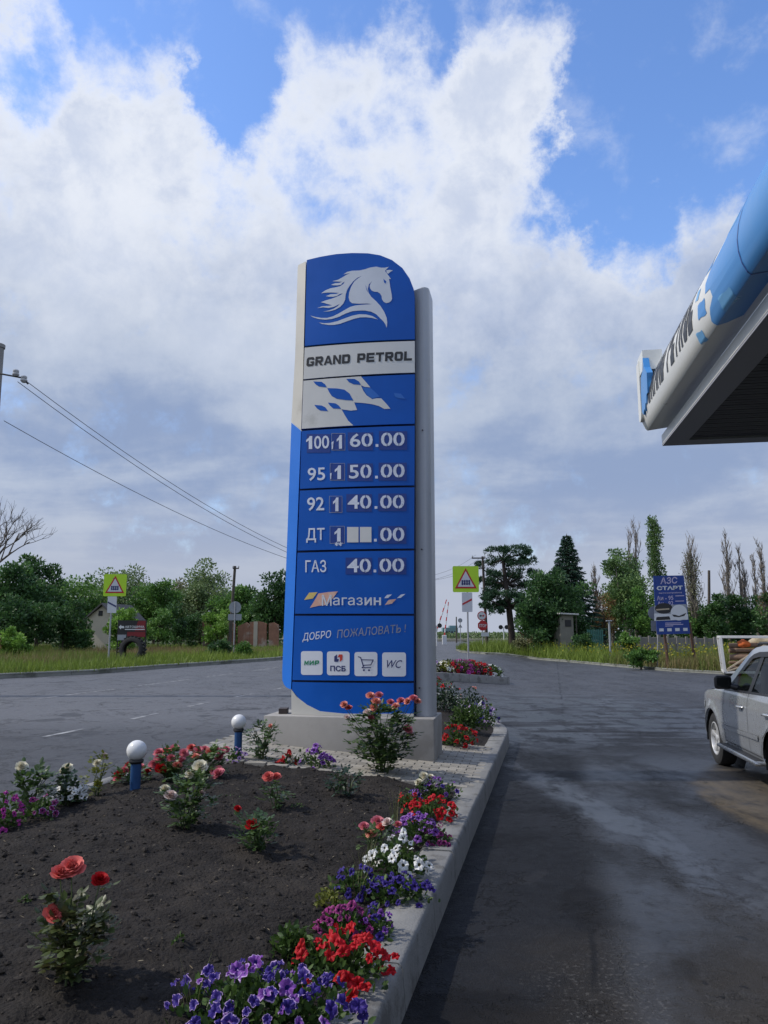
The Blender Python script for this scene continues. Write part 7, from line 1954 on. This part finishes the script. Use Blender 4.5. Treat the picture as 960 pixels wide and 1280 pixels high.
# dry grass stalks and weeds standing between the flowers
def tuft(label, base, n, hgt, spread, mat='grassy', w=.006, name='grass_tuft', lean=.35):
    p = bed_point(*base); root = thing(name, label, 'grass tuft', (p.x, p.y, p.z), 0, 'grass tufts among the flowers')
    P, A, SD, L_, T = [], [], [], [], []
    for k in range(n):
        a = rnd.uniform(0, 2 * PI); r = spread * rnd.random() * .4; P.append((r * math.cos(a), r * math.sin(a), 0)); A.append((math.cos(a) * lean * rnd.uniform(.2, 1.4), math.sin(a) * lean, 1)); SD.append((-math.sin(a), math.cos(a), 0)); L_.append(hgt * rnd.uniform(.5, 1.1)); T.append(rnd.random())
    leaf_mesh('blades', P, A, SD, np.array(L_), w * npr.uniform(.8, 1.5, n), np.array(T), LF[mat], root, 'blade', -6.0)
tuft('dry bent grass stalks between the pink rose and the white petunias', (458, 1092), 22, .28, .16)
tuft('upright dry grass tuft behind the violet petunias', (494, 1030), 18, .30, .12, lean=.2)
tuft('pale grass stalks arching over the dark blue petunias', (446, 1126), 14, .26, .16)
tuft('grass blades at the left side of the blue foreground mound', (240, 1262), 14, .20, .12)
PB('yellowish-green weed at the soil side of the plum petunias', 'bedding_plant', (411, 1134), 34, .10, 'ivory', None, 'eye', n_fl=0, size=.03, n_leaf=130, leaf=.03, leaves='lime', depth=.1, group='weeds among the flowers', cat='weed')
PB('leafy green stems left of the red petunias', 'bedding_plant', (366, 1196), 50, .14, 'ivory', None, 'eye', n_fl=0, size=.03, n_leaf=200, leaf=.04, leaves='pet', depth=.12, group='weeds among the flowers', cat='weed')
for i, (lb, u, v) in enumerate((('tiny green seedling in the bare soil near the low red rose', 290, 1000), ('tiny seedling left of the small green bush', 372, 1010), ('small sprout on the soil in the foreground, right of the coral rose', 222, 1180), ('tiny sprout at the soil right of the pale pink rose', 300, 1046), ('small sprout near the lower left edge of the soil', 30, 1130))):
    PB(lb, 'seedling', (u, v), 16, .035, 'ivory', None, 'eye', n_fl=0, n_leaf=16, leaf=.022, leaves='pet', depth=.03, group='seedlings in the soil', cat='seedling')

# straw and dead leaf bits lying on the soil
def litter():
    n = 900; P, A, SD, T, L_ = [], [], [], [], []
    for k in range(n):
        t = 1.6 + 7.4 * rnd.random() ** 1.4; lo, hi = isl_half(t); x, y = from_lt(rnd.uniform(lo, hi), t); z = soil_z(x, y) + .006
        a = rnd.uniform(0, 6.28); P.append((x, y, z)); A.append((math.cos(a), math.sin(a), rnd.uniform(-.1, .25))); SD.append((-math.sin(a), math.cos(a), rnd.uniform(-.3, .3))); T.append(rnd.random()); L_.append(rnd.choice((.012, .016, .02, .035)) * rnd.uniform(.7, 1.3))
    o = leaf_mesh('soil_litter', P, A, SD, np.array(L_), .006, np.array(T), leaf_mat('dry_litter', (.06, .045, .025), (.14, .105, .06), (.30, .26, .18), .8, .1), None, 'oval', .3)
    tag(o, 'bits of straw and dead leaves lying on the bare soil', 'litter', kind='stuff')
litter()
